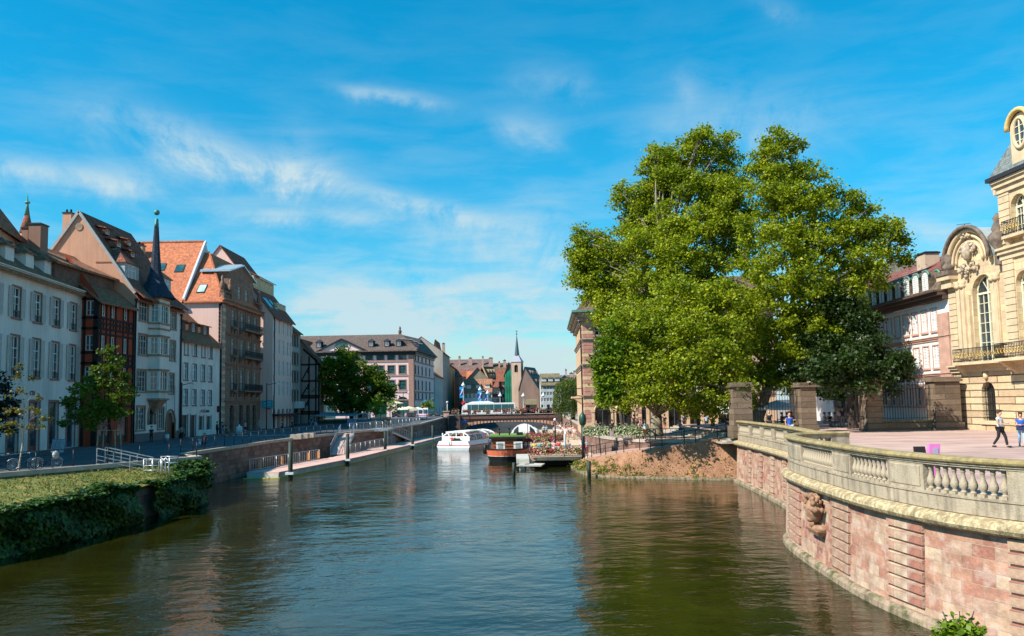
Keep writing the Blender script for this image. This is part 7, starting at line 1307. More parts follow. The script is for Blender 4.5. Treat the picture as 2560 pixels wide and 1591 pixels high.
t = thing('landing_platform', (-18.6,118,2.8), 'small cantilevered metal landing on the quay wall by the far stairs', 'platform'); m = MB(); m.box(-20.6,-17.6,116,122,2.6,2.85); obj('deck', m, galv, t); m = MB(); m.box(-17.9,-17.7,117,117.2,-1,2.6); m.box(-17.9,-17.7,121,121.2,-1,2.6); obj('leg', m, galv, t)
m = MB(); sn = D(553,1144,69.5); m.box(sn.x-.22,sn.x+.22,sn.y-4.6,sn.y-4.55,sn.z-.5,sn.z+.5); 
# lawn gangway with bright rails, ladder
t = gangway('lawn_gangway', G(252,1163,STREET), G(374,1189,2.0), 1.6, 'short pink ramp with bright steel rails crossing the lawn to a landing', MATS['pale_red_deck'])
pa = G(376,1189,2.0); pb = G(418,1190,2.0); t = thing('landing_stage', tuple(pb), 'steel landing with rounded bright rails and a ladder at the end of the lawn ramp', 'landing'); m = MB(); X_, Y_ = pa.x, pa.y; m.box(X_,X_+1.1,Y_-1.0,Y_+1.6,1.85,2.0); obj('deck', m, conc, t)
m = MB(); m.box(X_+.1,X_+1.0,Y_-.9,Y_+1.5,-1,1.84); obj('base', m, sand, t)
for yy in (Y_-1.0, Y_+1.6):
    m = MB(); [m.tube([(X_,yy,z),(X_+1.1,yy,z)], .022, 6) for z in (2.4,2.7,3.1)]; [m.tube([(X_+k,yy,2.0),(X_+k,yy,3.1)], .03, 6) for k in (0,.55,1.1)]; obj('rail', m, galvb, t)
m = MB(); [m.tube([(X_+1.1,Y_+.1,z),(X_+1.1,Y_+1.6,z)], .03, 6) for z in (2.4,2.7,3.1)]; m.tube([(X_+1.1,Y_+1.6,2),(X_+1.1,Y_+1.6,3.1)], .03, 6); obj('rail', m, galvb, t)
m = MB()
for dy in (-.6,-.1): m.tube([(X_+1.2,Y_+dy,.1),(X_+1.2,Y_+dy,2.9),(X_+1.0,Y_+dy,3.1),(X_+.8,Y_+dy,2.9),(X_+.8,Y_+dy,2.0)], .035, 6)
for k in range(8): m.tube([(X_+1.2,Y_-.6,.3+.28*k),(X_+1.2,Y_-.1,.3+.28*k)], .025, 5)
obj('ladder', m, galvb, t)
# railings of the quay
QL = [Vector((a[0],a[1])) for a in LE[1:3]]; QS = arc(QL); rail_on(QL, QS, 0, QS[-1]-.2, -.25, -1, STREET+.14, 'dark railing along the kerb above the lawn with bicycles leaning on it', 1.05, DKM, 1.1)
q0 = [Vector((-40,25.5)),Vector((-28.5,46))]; rail_on(q0, arc(q0), 8, 23, -.25, -1, STREET+.14, 'dark railing above the lawn at the left edge of the view', 1.05, DKM, 1.1)
QU = [Vector((a[0],a[1])) for a in LE[3:8]]; QS2 = arc(QU); rail_on(QU, QS2, .2, 41, -.3, -1, STREET+.14, 'dark thin railing on top of the long quay wall', 1.05, DKM, 1.6); rail_on(QU, QS2, 46, 58, -.3, -1, STREET+.14, 'grey barred railing on the quay wall left of the far stairs', 1.05, galv, .5); rail_on(QU, QS2, 62, QS2[-1], -.3, -1, STREET+.2, 'grey barred railing climbing to the bridge', 1.05, galv, .5)
# ---- barge restaurant
bo = plain('barge_orange', (.62,.15,.07), .5, 0, .1); bw = plain('cabin_wood', (.32,.10,.035), .5, 0, .3, 2.5); blk = plain('hull_black', (.015,.017,.02), .5)
BX, BY = -.75, 88.0; t = thing('restaurant_barge', (BX,BY,0), 'moored barge with orange red stern, wooden cabin and green roof', 'boat')
def hull_ring(z, k, w=2.15, L=22): return [(BX+w*k*math.sin(a)*(1 if abs(a) < 9 else 1), BY+1.7-2.3*k*math.cos(a), z) for a in [math.pi*(i/12-.5) for i in range(13)]]
m = MB(); zs_ = [(-.3,.86,1),(.25,.93,1),(.62,1.0,1),(.66,1.0,2),(1.25,1.06,0),(1.42,1.07,1)]
rg_ = [hull_ring(z, k) for z, k, _ in zs_]
for (r0_, r1_, z_) in zip(rg_, rg_[1:], zs_[1:]):
    for i in range(12): m.poly([r0_[i], r0_[i+1], r1_[i+1], r1_[i]], z_[2])
    for e in (0, 12): s_ = r0_[e]; e_ = r1_[e]; q = [s_, e_, (e_[0],BY+24,e_[2]), (s_[0],BY+24,s_[2])]; m.poly(q if e == 0 else q[::-1], z_[2])
m.poly([(p[0],p[1],1.2) for p in rg_[4]]+[(rg_[4][12][0],BY+24,1.2),(rg_[4][0][0],BY+24,1.2)], 1); obj('hull', m, [bo, blk, plain('hull_cream', (.6,.55,.45))], t)
c0, c1 = BX-1.75, BX+1.9; zt = D(1265,1090,BY+3.6).z; m = MB(); m.box(c0,c1,BY+3.6,BY+9.4,1.2,zt-.3); obj('cabin', m, bw, t); m = MB(); m.box(c0+.25,c1-1.0,BY+3.52,BY+3.6,1.5,2.2); m.box(c0+.25,c1-1.0,BY+3.52,BY+3.6,2.28,zt-.5); obj('cabin_panel', m, plain('cabin_red_wood', (.45,.12,.04), .5, 0, .25, 2), t); m = MB(); m.box(c1-.85,c1-.15,BY+3.5,BY+3.6,1.3,3.0); obj('door', m, blk, t)
m = MB(); m.box(c0-.25,c1+.2,BY+3.2,BY+9.6,zt-.3,zt-.1); obj('roof_fascia', m, blk, t); m = MB(); m.box(c0-.2,c1+.15,BY+3.3,BY+9.6,zt-.1,zt+.06); obj('roof', m, plain('green_roof_sheet', (.15,.25,.05), .7), t)
for dx in (.9, 2.0): m = MB(); m.tube([(c0+dx,BY+4,zt),(c0+dx,BY+4,zt+.75)], .07, 6); m.box(c0+dx-.16,c0+dx+.16,BY+3.85,BY+4.15,zt+.75,zt+.83); obj('chimney_pipe', m, blk, t)
for dx in (.55, 2.45): m = MB(); m.box(c0+dx,c0+dx+.95,BY+2.3,BY+2.8,1.25,2.0,0); m.lathe((0,0,0), [(.001,0),(.3,.001)], 12, 1); o = MB(); o.box(c0+dx,c0+dx+.95,BY+2.3,BY+2.8,1.25,2.0,0); o.box(c0+dx+.2,c0+dx+.72,BY+2.27,BY+2.3,1.35,1.9,1); obj('air_unit', o, [WHITE, plain('grille_grey', (.3,.3,.3))], t)
m = MB(); [m.tube([(x,BY+1.0,1.3),(x,BY+1.0,2.3)], .05, 6) for x in (BX-1.95,)]; m.tube([(c1+.35,BY+2,1.3),(c1+.35,BY+2,5.2)], .035, 5); m.tube([(BX-1.9,BY+.6,1.95),(BX-1,BY-.3,1.85),(BX,BY-.55,1.8),(BX+1,BY-.3,1.85),(BX+1.9,BY+.6,1.95)], .03, 5); obj('mast_rail', m, blk, t)
m = MB(); m.lathe((BX-2.35,BY+1.4,.8), [(.05,0),(.24,.1),(.26,.5),(.24,.95),(.05,1.05)], 10); obj('fender', m, blk, t)
fs_ = Fac((BX-1.5,BY-.66), (BX+1.6,BY-.66)); text('lettering', 'ATLANTICO', fs_, 1.75, .06, .97, .3, plain('hull_lettering', (.12,.03,.03)), t, .01)
# ---- tour boat
tw = plain('boat_white', (.80,.80,.78), .3, 0, .03); red_ = plain('boat_red_stripe', (.5,.03,.06))
def tour_boat(a, head, W_, L, label, canopy=True):
    t = thing('tour_boat', a, label, 'boat', None, head); h = W_/2
    out = lambda k, z: [(-h*k,0,z),(-h*k,L*.62,z),(-h*k*.6,L*.86,z),(0,L*.98,z),(h*k*.6,L*.86,z),(h*k,L*.62,z),(h*k,0,z)]
    m = MB(); rs_ = [out(.9,-.3), out(.95,.35), out(1.0,.62), out(1.0,.72), out(.97,.74), out(.86,1.25)]
    for i_, (r0_, r1_) in enumerate(zip(rs_, rs_[1:])):
        for k in range(7): m.poly([r0_[(k+1)%7], r0_[k], r1_[k], r1_[(k+1)%7]], 1 if i_ == 2 else 2 if i_ == 0 else 0)
    m.poly(rs_[-1][::-1]); obj('hull', m, [tw, red_, plain('boat_underside_grey', (.45,.5,.5))], t, local=True)
    m = MB(); N = 10; hh = 1.25; prof_ = [(h*.84*math.cos(math.pi*k/N), 1.2+hh*math.sin(math.pi*k/N)**.7) for k in range(N+1)]
    for ys in (0.9, 3.2, 5.4, 7.6, 9.8, L*.78): m.tube([(x,ys,z) for x, z in prof_], .09, 6)
    for k in (0,2,5,8,10): m.tube([(prof_[k][0],.9,prof_[k][1]),(prof_[k][0],L*.78,prof_[k][1])], .05, 5)
    obj('canopy_frame', m, tw, t, local=True); m = MB()
    for k in range(N):
        x0,z0 = prof_[k]; x1,z1 = prof_[k+1]; m.poly([(x0*.98,.9,z0),(x1*.98,.9,z1-.02),(x1*.98,L*.78,z1-.02),(x0*.98,L*.78,z0)], 0)
    gm, gt, gb = newmat('canopy_glass'); gb.inputs['Base Color'].default_value = (.35,.42,.45,1); gb.inputs['Alpha'].default_value = .45; gb.inputs['Roughness'].default_value = .08; obj('canopy_glass', m, gm, t, local=True)
    m = MB(); m.box(-h*.84,h*.84,.85,.95,1.2,1.85); 
    for x in (-h*.84,-h*.45,h*.0,h*.45): m.box(x,x+.14,.85,.95,1.85,2.3)
    m.box(-h*.6,h*.6,.8,3.6,2.36,2.5); m.box(-h*.3,h*.62,2,L*.5,2.46,2.56); obj('stern_bulkhead', m, tw, t, local=True)
    for k in range(10):
        for s_ in (-1, 1): m = MB(); x = s_*h*.42; y = 2.2+k*1.05; m.box(x-.55,x+.55,y,y+.12,1.3,2.0); m.box(x-.55,x+.55,y,y+.5,1.3,1.5); obj('seat', m, plain('seat_red', (.4,.05,.05)) if k % 2 else plain('seat_tan', (.5,.3,.15)), t, local=True)
    m = MB(); m.lathe((h*.5,L*.86,1.25), [(.03,0),(.03,.9)], 6); m.box(-h*.2,h*.3,.5,.7,1.25,1.6); obj('fitting', m, DKM, t, local=True)
    return t
p = G(1133,1127,0); tour_boat((p.x,p.y,0), R(-21), 4.9, 13, 'white glass roofed tour boat with red stripe in mid river')
p = D(1310,1080,118); t2 = tour_boat((p.x,p.y,0), R(-4), 4.2, 14, 'second white tour boat moored behind the flowered dock'); m = MB(); m.prism([(2.05*math.cos(math.pi*k/12),.6,1.1+2.15*math.sin(math.pi*k/12)) for k in range(13)][::-1], (0,.25,0)); obj('white_front', m, tw, t2, local=True)
m = MB(); m.poly([(-1.85,.56,1.2),(-.85,.56,1.2),(-.85,.56,2.9),(-1.4,.56,2.4)]); m.poly([(.8,.56,1.2),(1.85,.56,1.2),(1.4,.56,2.4),(.8,.56,2.9)]); obj('window', m, GLS, t2, local=True)
# ---- dock terrace with flowers
t = thing('dock_terrace', (4.8,95,.9), 'floating cafe terrace deck with pale edge beside the barge', 'dock'); m = MB(); m.box(1.6,7.6,80,116,.62,.95); obj('deck', m, plain('dock_planks', (.42,.30,.2), .9, 0, .2, 1), t); m = MB(); m.box(2.2,8.2,79.9,79.99,.7,.97); obj('edge_beam', m, plain('dock_edge_cream', (.62,.5,.34), .9), t); m = MB(); m.box(2.6,7.4,83,110,-.4,.6); obj('float', m, plain('dock_float_dark', (.06,.06,.055)), t)
struct('lower_quay', (lambda m: (m.box(5.5,9.6,100,160,.2,1.0), m.box(7.2,9.4,79,100,.2,.99), m)[-1])(MB()), plain('lower_quay_stone', (.52,.42,.3), .9, 0, .15))
t = thing('concrete_step', (.6,80,0), 'weathered concrete block and slanted slab at the barge end of the dock', 'concrete block'); m = MB(); m.box(.2,1.4,78.6,86,.5,.95); obj('walkway', m, conc, t); m = MB(); m.box(.45,.95,77.6,78.2,-1,.95); m.hexa([(.2,77.3,.35),(2.5,77.3,.3),(2.9,79.5,.3),(1.2,79.5,.35),(.2,77.3,.5),(2.5,77.3,.42),(2.9,79.5,.42),(1.2,79.5,.5)]); obj('block', m, conc, t)
def px_post(px, pyt, pyb, z, label, ball=None, r=.07, y=None, name='post', cat='post', mat=None):
    q = G(px,pyb,z) if y is None else D(px,pyb,y); zt = D(px,pyt,q.y).z; t = thing(name, (q.x,q.y,z), label, cat); m = MB(); m.tube([(q.x,q.y,z-.2),(q.x,q.y,zt)], r, 8); obj('shaft', m, mat or DKM, t)
    if ball == 'globe': m = MB(); m.ball((q.x,q.y,zt+.1), .16, 10); obj('globe', m, MATS['lantern_white'], t)
    if ball == 'lantern': m = MB(); m.lathe((q.x,q.y,zt-.1), [(.12,0),(.3,.12),(.36,.6),(.3,.95),(.12,1.2),(.03,1.35)], 8); obj('lantern', m, plain('lantern_dark_green', (.02,.07,.05), .4), t); m = MB(); m.lathe((q.x,q.y,zt-.12), [(.15,0),(.17,.2)], 8); obj('lamp_collar', m, WHITE, t)
    return t
px_post(1459,1062,1146,.9,'black lamp post with green lantern on the dock edge','lantern',.17,name='street_lamp',cat='street lamp'); px_post(1389,1052,1130,.9,'slim black post with white globe in the terrace','globe',.08,name='street_lamp',cat='street lamp'); px_post(1413,1085,1140,.9,'grey painted post at the front corner of the flower terrace',None,.11,mat=plain('post_grey', (.4,.42,.42)))
px_post(1285,1157,1193,0,'dark mooring stump in the water before the barge',None,.13,name='mooring_stump',cat='stump',mat=pile); px_post(1473,1153,1193,0,'dark mooring stump at the foot of the earth bank',None,.16,name='mooring_stump',cat='stump',mat=pile)
dk = [Vector((1.7,80.1)),Vector((7.9,80.1))]; rail_on(dk, arc(dk), 0, 6.2, 0, -1, .95, 'dark railing on the front edge of the flower terrace', 1.05, DKM, .5)
dk = [Vector((8.2,79.5)),Vector((8.9,76.3))]; rail_on(dk, arc(dk), 0, 3.2, 0, -1, .97, 'dark gate railing where the terrace meets the bank', 1.2, DKM, .3)
for i, px in enumerate((1335,1353,1375,1398,1422,1444,1456)):
    p = D(px,1128,79.7); flower_box(p.x,79.72,1.62,.95,'box of %s flowers hanging on the front terrace railing' % ('crimson' if i in (0,2,6) else 'mixed pink, white and yellow'),flr if i in (0,2,6) else flw,'flower boxes on the front railing',0,460,.38,.32,20+i)
for i in range(11):
    y = 96+i*.9 if i < 6 else 108+(i-6)*.6; p = D(1318+(i*37)%92,1085,y); flower_box(p.x,y,1.95,1.7,'trough of pink and red flowers inside the cafe terrace',flw if i % 2 else flr,'flower troughs inside the terrace',0,460,.5,.4,40+i)
for i, (px, y, z) in enumerate(((1473,74,3.35),(1490,73.5,3.35),(1506,73,3.4),(1551,71.5,3.45),(1572,71,3.45),(1590,70.7,3.45),(1605,70.2,3.4))):
    p = D(px,1060,y); flower_box(p.x,y,z+.25,1.15,'trough of pale green trailing plants on the promenade railing','' or flg,'pale planters on the promenade railing',0,900,.5,.28,60+i)
pr = [Vector((p[0],p[1])) for p in RB[2:6]]; rail_on(pr, arc(pr), .2, arc(pr)[-1]-.2, .3, -1, PROM, 'dark promenade railing above the pink retaining wall', 1.0, DKM, .45)
m = MB(); m.box(9.0,9.9,77.5,77.7,1.0,2.5); tag(obj('notice_board', m, plain('board_dark', (.03,.035,.04), .4)), 'dark framed notice board at the terrace entrance', 'board')
# cafe umbrellas and market
def parasol(x, y, z, r, h, label, mat, group, n=8, slope=.28):
    t = thing('parasol', (x,y,z), label, 'parasol', group); m = MB(); m.tube([(0,0,0),(0,0,h)], .035, 6); obj('pole', m, DKM, t, local=True); m = MB()
    for k in range(n): a0, a1 = 2*math.pi*k/n, 2*math.pi*(k+1)/n; e0, e1 = (r*math.cos(a0),r*math.sin(a0),h-r*slope), (r*math.cos(a1),r*math.sin(a1),h-r*slope); m.poly([(0,0,h),e0,e1]); m.poly([e0,(e0[0],e0[1],e0[2]-.22),(e1[0],e1[1],e1[2]-.22),e1])
    obj('canopy', m, mat, t, local=True); return t
cw = plain('parasol_white', (.74,.72,.68), .8, 0, .05); cc = plain('parasol_cream', (.72,.62,.42), .8, 0, .08)
p = D(1942,1020,74); parasol(p.x,74,PLAZA-.1,2.3,D(1942,1001,74).z-PLAZA+.1,'large white cafe parasol seen through the palace railings',cw,None,4)
for i, (px, py, y) in enumerate(((889,1018,180),(912,1017,186),(1008,1017,190),(1045,1018,195),(1022,1016,184),(990,1003,198),(873,1020,176))): p = D(px,py,y); parasol(p.x,y,2.85,1.9,p.z-2.85,'small cream parasol before the pink building, at its arcade',cc,'cream parasols before the pink building')
# market stalls, vehicles
gs = plain('stall_canopy_grey', (.30,.33,.36), .8); t = thing('market_stall', (D(840,1040,150).x,150,STREET), 'dark market stall under a long grey awning at the edge of the square', 'market stall'); a, b = D(790,1036,150), D(893,1036,150); m = MB(); slab(m, [(a.x,148.5,a.z-.3),(b.x,148.5,b.z-.2),(b.x,153,b.z+.3),(a.x,153,a.z+.3)], .1); obj('awning', m, gs, t)
for k in range(5): x = a.x+(b.x-a.x)*k/4; m = MB(); m.tube([(x,148.7,STREET),(x,148.7,a.z-.3)], .04, 5); obj('leg', m, DKM, t)
m = MB(); m.box(a.x+.4,b.x-2,149.3,151,STREET,STREET+.95); obj('counter', m, plain('stall_dark_green', (.035,.05,.03)), t); rc = random.Random(8)
for k in range(12): x = a.x+.6+k*.42; m = MB(); m.box(x,x+.36,149.4,149.9,STREET+.95,STREET+1.15); tag(obj('crate', m, plain('crate_%d' % (k % 4), ((.5,.12,.04),(.45,.4,.08),(.12,.25,.05),(.5,.28,.08))[k % 4])), 'small crate of produce on the market stall counter', 'crate', 'produce crates on the market stall')
p = D(879,1053,140); m = MB(); m.box(p.x-.68,p.x+.68,139.6,140.6,STREET,STREET+1.25); m.box(p.x-.72,p.x+.72,139.55,140.65,STREET+1.25,STREET+1.32); tag(obj('blue_cabinet', m, plain('cabinet_blue', (.16,.26,.36), .6)), 'pale blue cabinet on the street edge by the first gangway', 'cabinet')
# wooden tree guards
for i, px in enumerate((933,947,961,972)): p = D(px,1050,139+i); t = thing('tree_guard', (p.x,139+i,STREET), 'slatted pale wood tree guard on the market square', 'tree guard', 'wooden tree guards on the square'); m = MB(); [m.box(-.35+.14*k,-.3+.14*k,-.35,-.3,0,1.5) for k in range(6)]; [m.box(-.35+.14*k,-.3+.14*k,.3,.35,0,1.5) for k in range(6)]; m.box(-.36,.4,-.37,-.35,1.3,1.38); obj('slats', m, wood, t, local=True)
def van(px, pyb, y, z, w_, h_, label, paint, L=5.2, name='parked_van', cat='van', pink=False):
    p = D(px,pyb,y); t = thing(name, (p.x,y,z), label, cat, None, R(4)); h = w_/2; m = MB(); pr_ = [(0,.35),(0,1.1),(.12,h_-.15),(.4,h_),(L-1.9,h_),(L-1.1,h_*.62),(L-.1,h_*.52),(L,.4)]
    m.prism([(-h,a,b) for a, b in pr_], (w_,0,0)); obj('body', m, paint, t, local=True)
    for s in (-1,1): m = MB(); m.box(s*h*.5-h*.38,s*h*.5+h*.38,-.015,.05,h_*.55,h_*.85); obj('rear_window', m, GLS, t, local=True); m = MB(); m.box(s*h*.9-.07,s*h*.9+.07,-.03,.05,.8,1.2); obj('tail_light', m, red_, t, local=True)
    for s in (-1,1):
        for yy in (.9, L-1): m = MB(); m.tube([(s*h-s*.2,yy,.34),(s*h+s*.02,yy,.34)], .34, 14); obj('wheel', m, MATS['tyre'], t, local=True)
        m = MB(); m.box(s*h-.01,s*h+.01,L-2.6,L-1.4,h_*.55,h_*.8); obj('side_window', m, GLS, t, local=True)
    m = MB(); m.box(-h*.96,h*.96,-.08,.06,.3,.55,0); obj('bumper', m, blk, t, local=True); m = MB(); m.box(-.27,.27,-.03,-.01,.6,.72); obj('number_plate', m, WHITE, t, local=True)
    if pink: m = MB(); m.box(-h,h,-.02,.0,.95,1.1); obj('pink_stripe', m, plain('van_pink', (.7,.1,.3)), t, local=True)
    return t
van(907,1053,160,STREET,2.0,2.15,'white van seen from behind beside the market stall',tw); van(1057,1047,178,2.9,2.1,2.6,'white van with a pink stripe seen from behind, near the bridge',tw,pink=True)
van(1029,1046,172,2.9,1.9,1.75,'dark car with red tail lights left of the pink striped van',plain('car_dark', (.04,.045,.05), .2, .3),4.3,'parked_car','car'); van(990,1044,186,2.9,1.9,1.6,'black car half hidden before the pink building arcade',plain('car_black', (.012,.014,.018), .2, .3),4.4,'parked_car','car'); van(1083,1042,188,3.0,1.9,1.7,'dark green car between the white van and the bridge pillar',plain('car_green', (.02,.07,.06), .25, .3),4.3,'parked_car','car')
for i, (px, lb, pm) in enumerate(((1318,'dark car on the bridge behind the flower boxes right of the bus','car_dark'),(1338,'black car on the bridge, second from the bus','car_black'),(1357,'white car on the bridge, third from the bus','boat_white'),(1378,'dark blue car on the bridge beside the willow','car_dark'))): 
    p = D(px,1035,173); t = van(px,1035,173,zd,1.8,1.5,lb,MATS[pm],4.2,'passing_car','car'); t.rotation_euler = (0,0,R(90)); t.location.x += 1.5
# road signs
def round_sign(px, py, y, z, label, c1, c2, r=.42):
    p = D(px,py,y); t = thing('road_sign', (p.x,y,z), label, 'road sign'); m = MB(); m.tube([(p.x,y,z),(p.x,y,p.z+.2)], .04, 6); obj('pole', m, galv, t); m = MB(); m.tube([(p.x,y-.05,p.z),(p.x,y-.09,p.z)], r, 18, smooth=False); obj('disc', m, c1, t); m = MB(); m.bar((p.x-r*.5,y-.11,p.z-r*.5),(p.x+r*.5,y-.11,p.z+r*.5), r*.35, .02); obj('mark', m, c2, t); return t
bl_ = plain('sign_blue', (.03,.16,.5), .4); round_sign(1062,1004,168,2.9,'round blue road sign with white arrow above the white van',bl_,WHITE); round_sign(1159,1008,164,3.7,'red and white no entry sign at the bridge end',plain('sign_red_bright', (.6,.02,.03), .4),WHITE)
p = D(1062,1014,167.8); m = MB(); m.tube([(p.x,167.8,p.z),(p.x,167.7,p.z)], .42, 16); tag(obj('red_sign', m, MATS['sign_red_bright']), 'small red round sign just below the blue arrow sign', 'road sign')
p = D(1158,1055,163.3); m = MB(); m.box(p.x-.45,p.x+.45,164.3,164.36,p.z-.35,p.z+.35); tag(obj('blue_plate', m, bl_), 'blue plate on the spandrel of the bridge arch', 'sign')
# street lamps of the left quay
for px, pyt, pyb, y, arm, lb in ((667,958,1078,124,1.6,'tall dark street lamp with arm in front of the pinkish house'),(867,975,1050,150,-1.4,'dark street lamp with white head in front of the round tree'),(455,957,1095,98,1.4,'wall lamp post before the low white house'),(1008,980,1045,185,1.2,'thin double arm lamp before the pink building corner'),(1118,1004,1032,166,0,'white lamp post on the pillar at the left bridge end')):
    p = D(px,pyt,y); t = thing('street_lamp', (p.x,y,STREET), lb, 'street lamp'); m = MB(); m.tube([(p.x,y,STREET),(p.x,y,p.z)], .07, 7); m.tube([(p.x,y,p.z-.3),(p.x+arm,y,p.z)], .04, 5) if arm else None; obj('post', m, DKM if arm else MATS['lamp_white_paint'], t); m = MB(); m.lathe((p.x+arm,y,p.z-.25), [(.05,.3),(.22,.15),(.26,0)], 8); obj('lamp_head', m, MATS['lantern_white'], t)
# hanging box sign, planter cube, bins, benches
p = D(543,1023,113.5); m = MB(); m.box(p.x-.42,p.x+.42,113.3,113.6,p.z-.42,p.z+.42); SGN = obj('hanging_sign', m, blk); tag(SGN, 'black square hanging sign with a red ring beside the pink wall', 'sign'); m = MB(); m.tube([(p.x+.2*math.cos(a_*math.pi/6),113.27,p.z+.2*math.sin(a_*math.pi/6)) for a_ in range(13)], .04, 5); o = obj('red_ring', m, MATS['sign_red']); o.parent = SGN
p = G(598,1087,STREET); m = MB(); m.lathe((p.x,p.y,STREET), [(.42,0),(.38,1.05),(.1,1.1),(.12,1.35)], 12); tag(obj('white_bollard', m, WHITE), 'white bell shaped bollard left of the woman in shorts', 'bollard')
for i, (px, py) in enumerate(((742,1098),(758,1096),(773,1094))): p = G(px,py,STREET); m = MB(); m.box(p.x-.6,p.x+.6,p.y-.5,p.y+.5,STREET,STREET+.5); tag(obj('stone_bench', m, coping), ('nearest','middle','farthest')[i]+' pale stone block seat by the quay railing', 'bench')
p = G(450,1108,STREET); m = MB(); m.lathe((p.x-1.4,p.y,STREET), [(.25,0),(.27,.9),(.2,.95)], 10); tag(obj('litter_bin', m, galv), 'grey litter bin in front of the pointed door', 'bin')
# pedestrian crossing bands of paler paving in the street
m = MB()
for k in range(14): a, b = G(560+k*16,1089.5-.1*k,2.75), G(572+k*16,1089.5-.1*k,2.75); m.poly([(a.x,a.y-.25,2.757),(b.x,b.y-.25,2.757),(b.x,b.y+.45,2.757),(a.x,a.y+.45,2.757)])
struct('road_marking', m, plain('road_paint', (.72,.7,.66), .8))
# pink info posts on the palace square
pkm = plain('sign_pink', (.80,.22,.50), .4, 0, .03); q = G(2338,1212,PLAZA); t = thing('info_stand', tuple(q), 'bright pink leaning info stand seen over the balustrade', 'info stand'); zt = D(2345,1110,q.y).z; m = MB(); m.hexa([(q.x-.2,q.y-.05,PLAZA),(q.x+.1,q.y-.05,PLAZA),(q.x+.1,q.y+.2,PLAZA),(q.x-.2,q.y+.2,PLAZA),(q.x-.12,q.y-.05,zt),(q.x+.2,q.y-.05,zt),(q.x+.2,q.y+.08,zt),(q.x-.12,q.y+.08,zt)]); obj('panel', m, pkm, t); m = MB(); m.box(q.x-.03,q.x+.12,q.y-.065,q.y-.055,zt-.35,zt-.12); obj('plaque', m, plain('plaque_grey', (.4,.38,.45)), t)
q = D(2302,1117,25.5); t = thing('info_stand', (q.x,q.y,PLAZA), 'dark leaning panel left of the pink info stand', 'info stand'); m = MB(); m.hexa([(q.x-.1,25.5,PLAZA),(q.x+.25,25.5,PLAZA),(q.x+.25,25.7,PLAZA),(q.x-.1,25.7,PLAZA),(q.x-.18,25.5,q.z),(q.x+.13,25.5,q.z),(q.x+.13,25.62,q.z),(q.x-.18,25.62,q.z)]); obj('panel', m, plain('panel_dark_brown', (.03,.02,.02)), t)
# ---- bicycles
def bicycle(loc, rot, label, col):
    t = thing('bicycle', loc, label, 'bicycle', 'bicycles leaning on the quay railing', rot)
    for x in (-.52,.52):
        w_ = thing('wheel', (0,0,0)); LOC[w_.name] = Vector((0,0,0)); w_.parent = t; w_.location = (x,0,.34); m = MB(); m.tube([(.33*math.cos(a*math.pi/12),0,.33*math.sin(a*math.pi/12)) for a in range(25)], .022, 5); obj('tyre', m, MATS['tyre'], w_, local=True); m = MB(); m.tube([(.305*math.cos(a*math.pi/12),0,.305*math.sin(a*math.pi/12)) for a in range(25)], .012, 4)
        for k in range(8): a = k*math.pi/8; m.bar((.3*math.cos(a),0,.3*math.sin(a)),(-.3*math.cos(a),0,-.3*math.sin(a)), .006)
        obj('rim', m, galvb, w_, local=True)
    m = MB(); P_ = {'bb':(-.08,0,.3),'st':(-.2,0,.82),'ht':(.36,0,.85),'fk':(.52,0,.34),'rw':(-.52,0,.34)}
    for a, b in (('bb','st'),('st','ht'),('bb','ht'),('ht','fk'),('bb','rw'),('st','rw')): m.tube([P_[a],P_[b]], .018, 6)
    m.tube([(.36,0,.85),(.32,0,1.02)], .015, 5); obj('frame', m, col, t, local=True); m = MB(); m.tube([(.25,-.28,1.0),(.34,-.1,1.04),(.34,.1,1.04),(.25,.28,1.0)], .014, 5); obj('handlebar', m, galvb, t, local=True); m = MB(); m.box(-.34,-.08,-.07,.07,.88,.94); obj('saddle', m, blk, t, local=True)
    for x in (-.52,.52): m = MB(); m.tube([(x+.37*math.cos(a*math.pi/10),0,.34+.37*math.sin(a*math.pi/10)) for a in range(1,9)], .02, 4); obj('mudguard', m, galvb, t, local=True)
    return t
fr1 = plain('bike_black', (.03,.03,.035), .35, .3)
dq = Vector((6.5,12.6)).normalized(); ra = math.atan2(dq.y, dq.x)
for i, (px, lb) in enumerate(((28,'black bicycle nearest the left edge, leaning on the railing'),(80,'bicycle with pale mudguards right of the young tree stem'),(140,'bicycle with a white child seat cover, rightmost of three'))):
    q = G(px,1180-px*.05,STREET); t = bicycle((q.x-.55,q.y,STREET), ra-R(25), lb, fr1 if i != 1 else plain('bike_blue', (.05,.09,.14), .3, .3))
    if i == 2: m = MB(); m.ball((.45,0,.82), .2, 10, sz=1.3, sy=.6); obj('child_seat_cover', m, plain('cover_white', (.4,.39,.35)), t, local=True)
# stacked cafe chairs before the white house
for i, (px, lb) in enumerate(((132,'left'),(142,'middle'),(152,'right'))):
    q = G(px,1136,STREET); t = thing('folded_chair', tuple(q), lb+' one of three leaning blue white striped folded chairs', 'chair', 'folded striped chairs'); m = MB(); m.hexa([(-.22,0,.1),(.22,0,.1),(.22,.04,.1),(-.22,.04,.1),(-.22,.3,1.2),(.22,.3,1.2),(.22,.34,1.2),(-.22,.34,1.2)], 0); [m.bar((-.15+.1*k,-.01,.15),(-.15+.1*k,.28,1.15),.04,.02,1) for k in range(4)]; obj('frame', m, [plain('chair_blue', (.12,.25,.38)), WHITE], t, local=True)
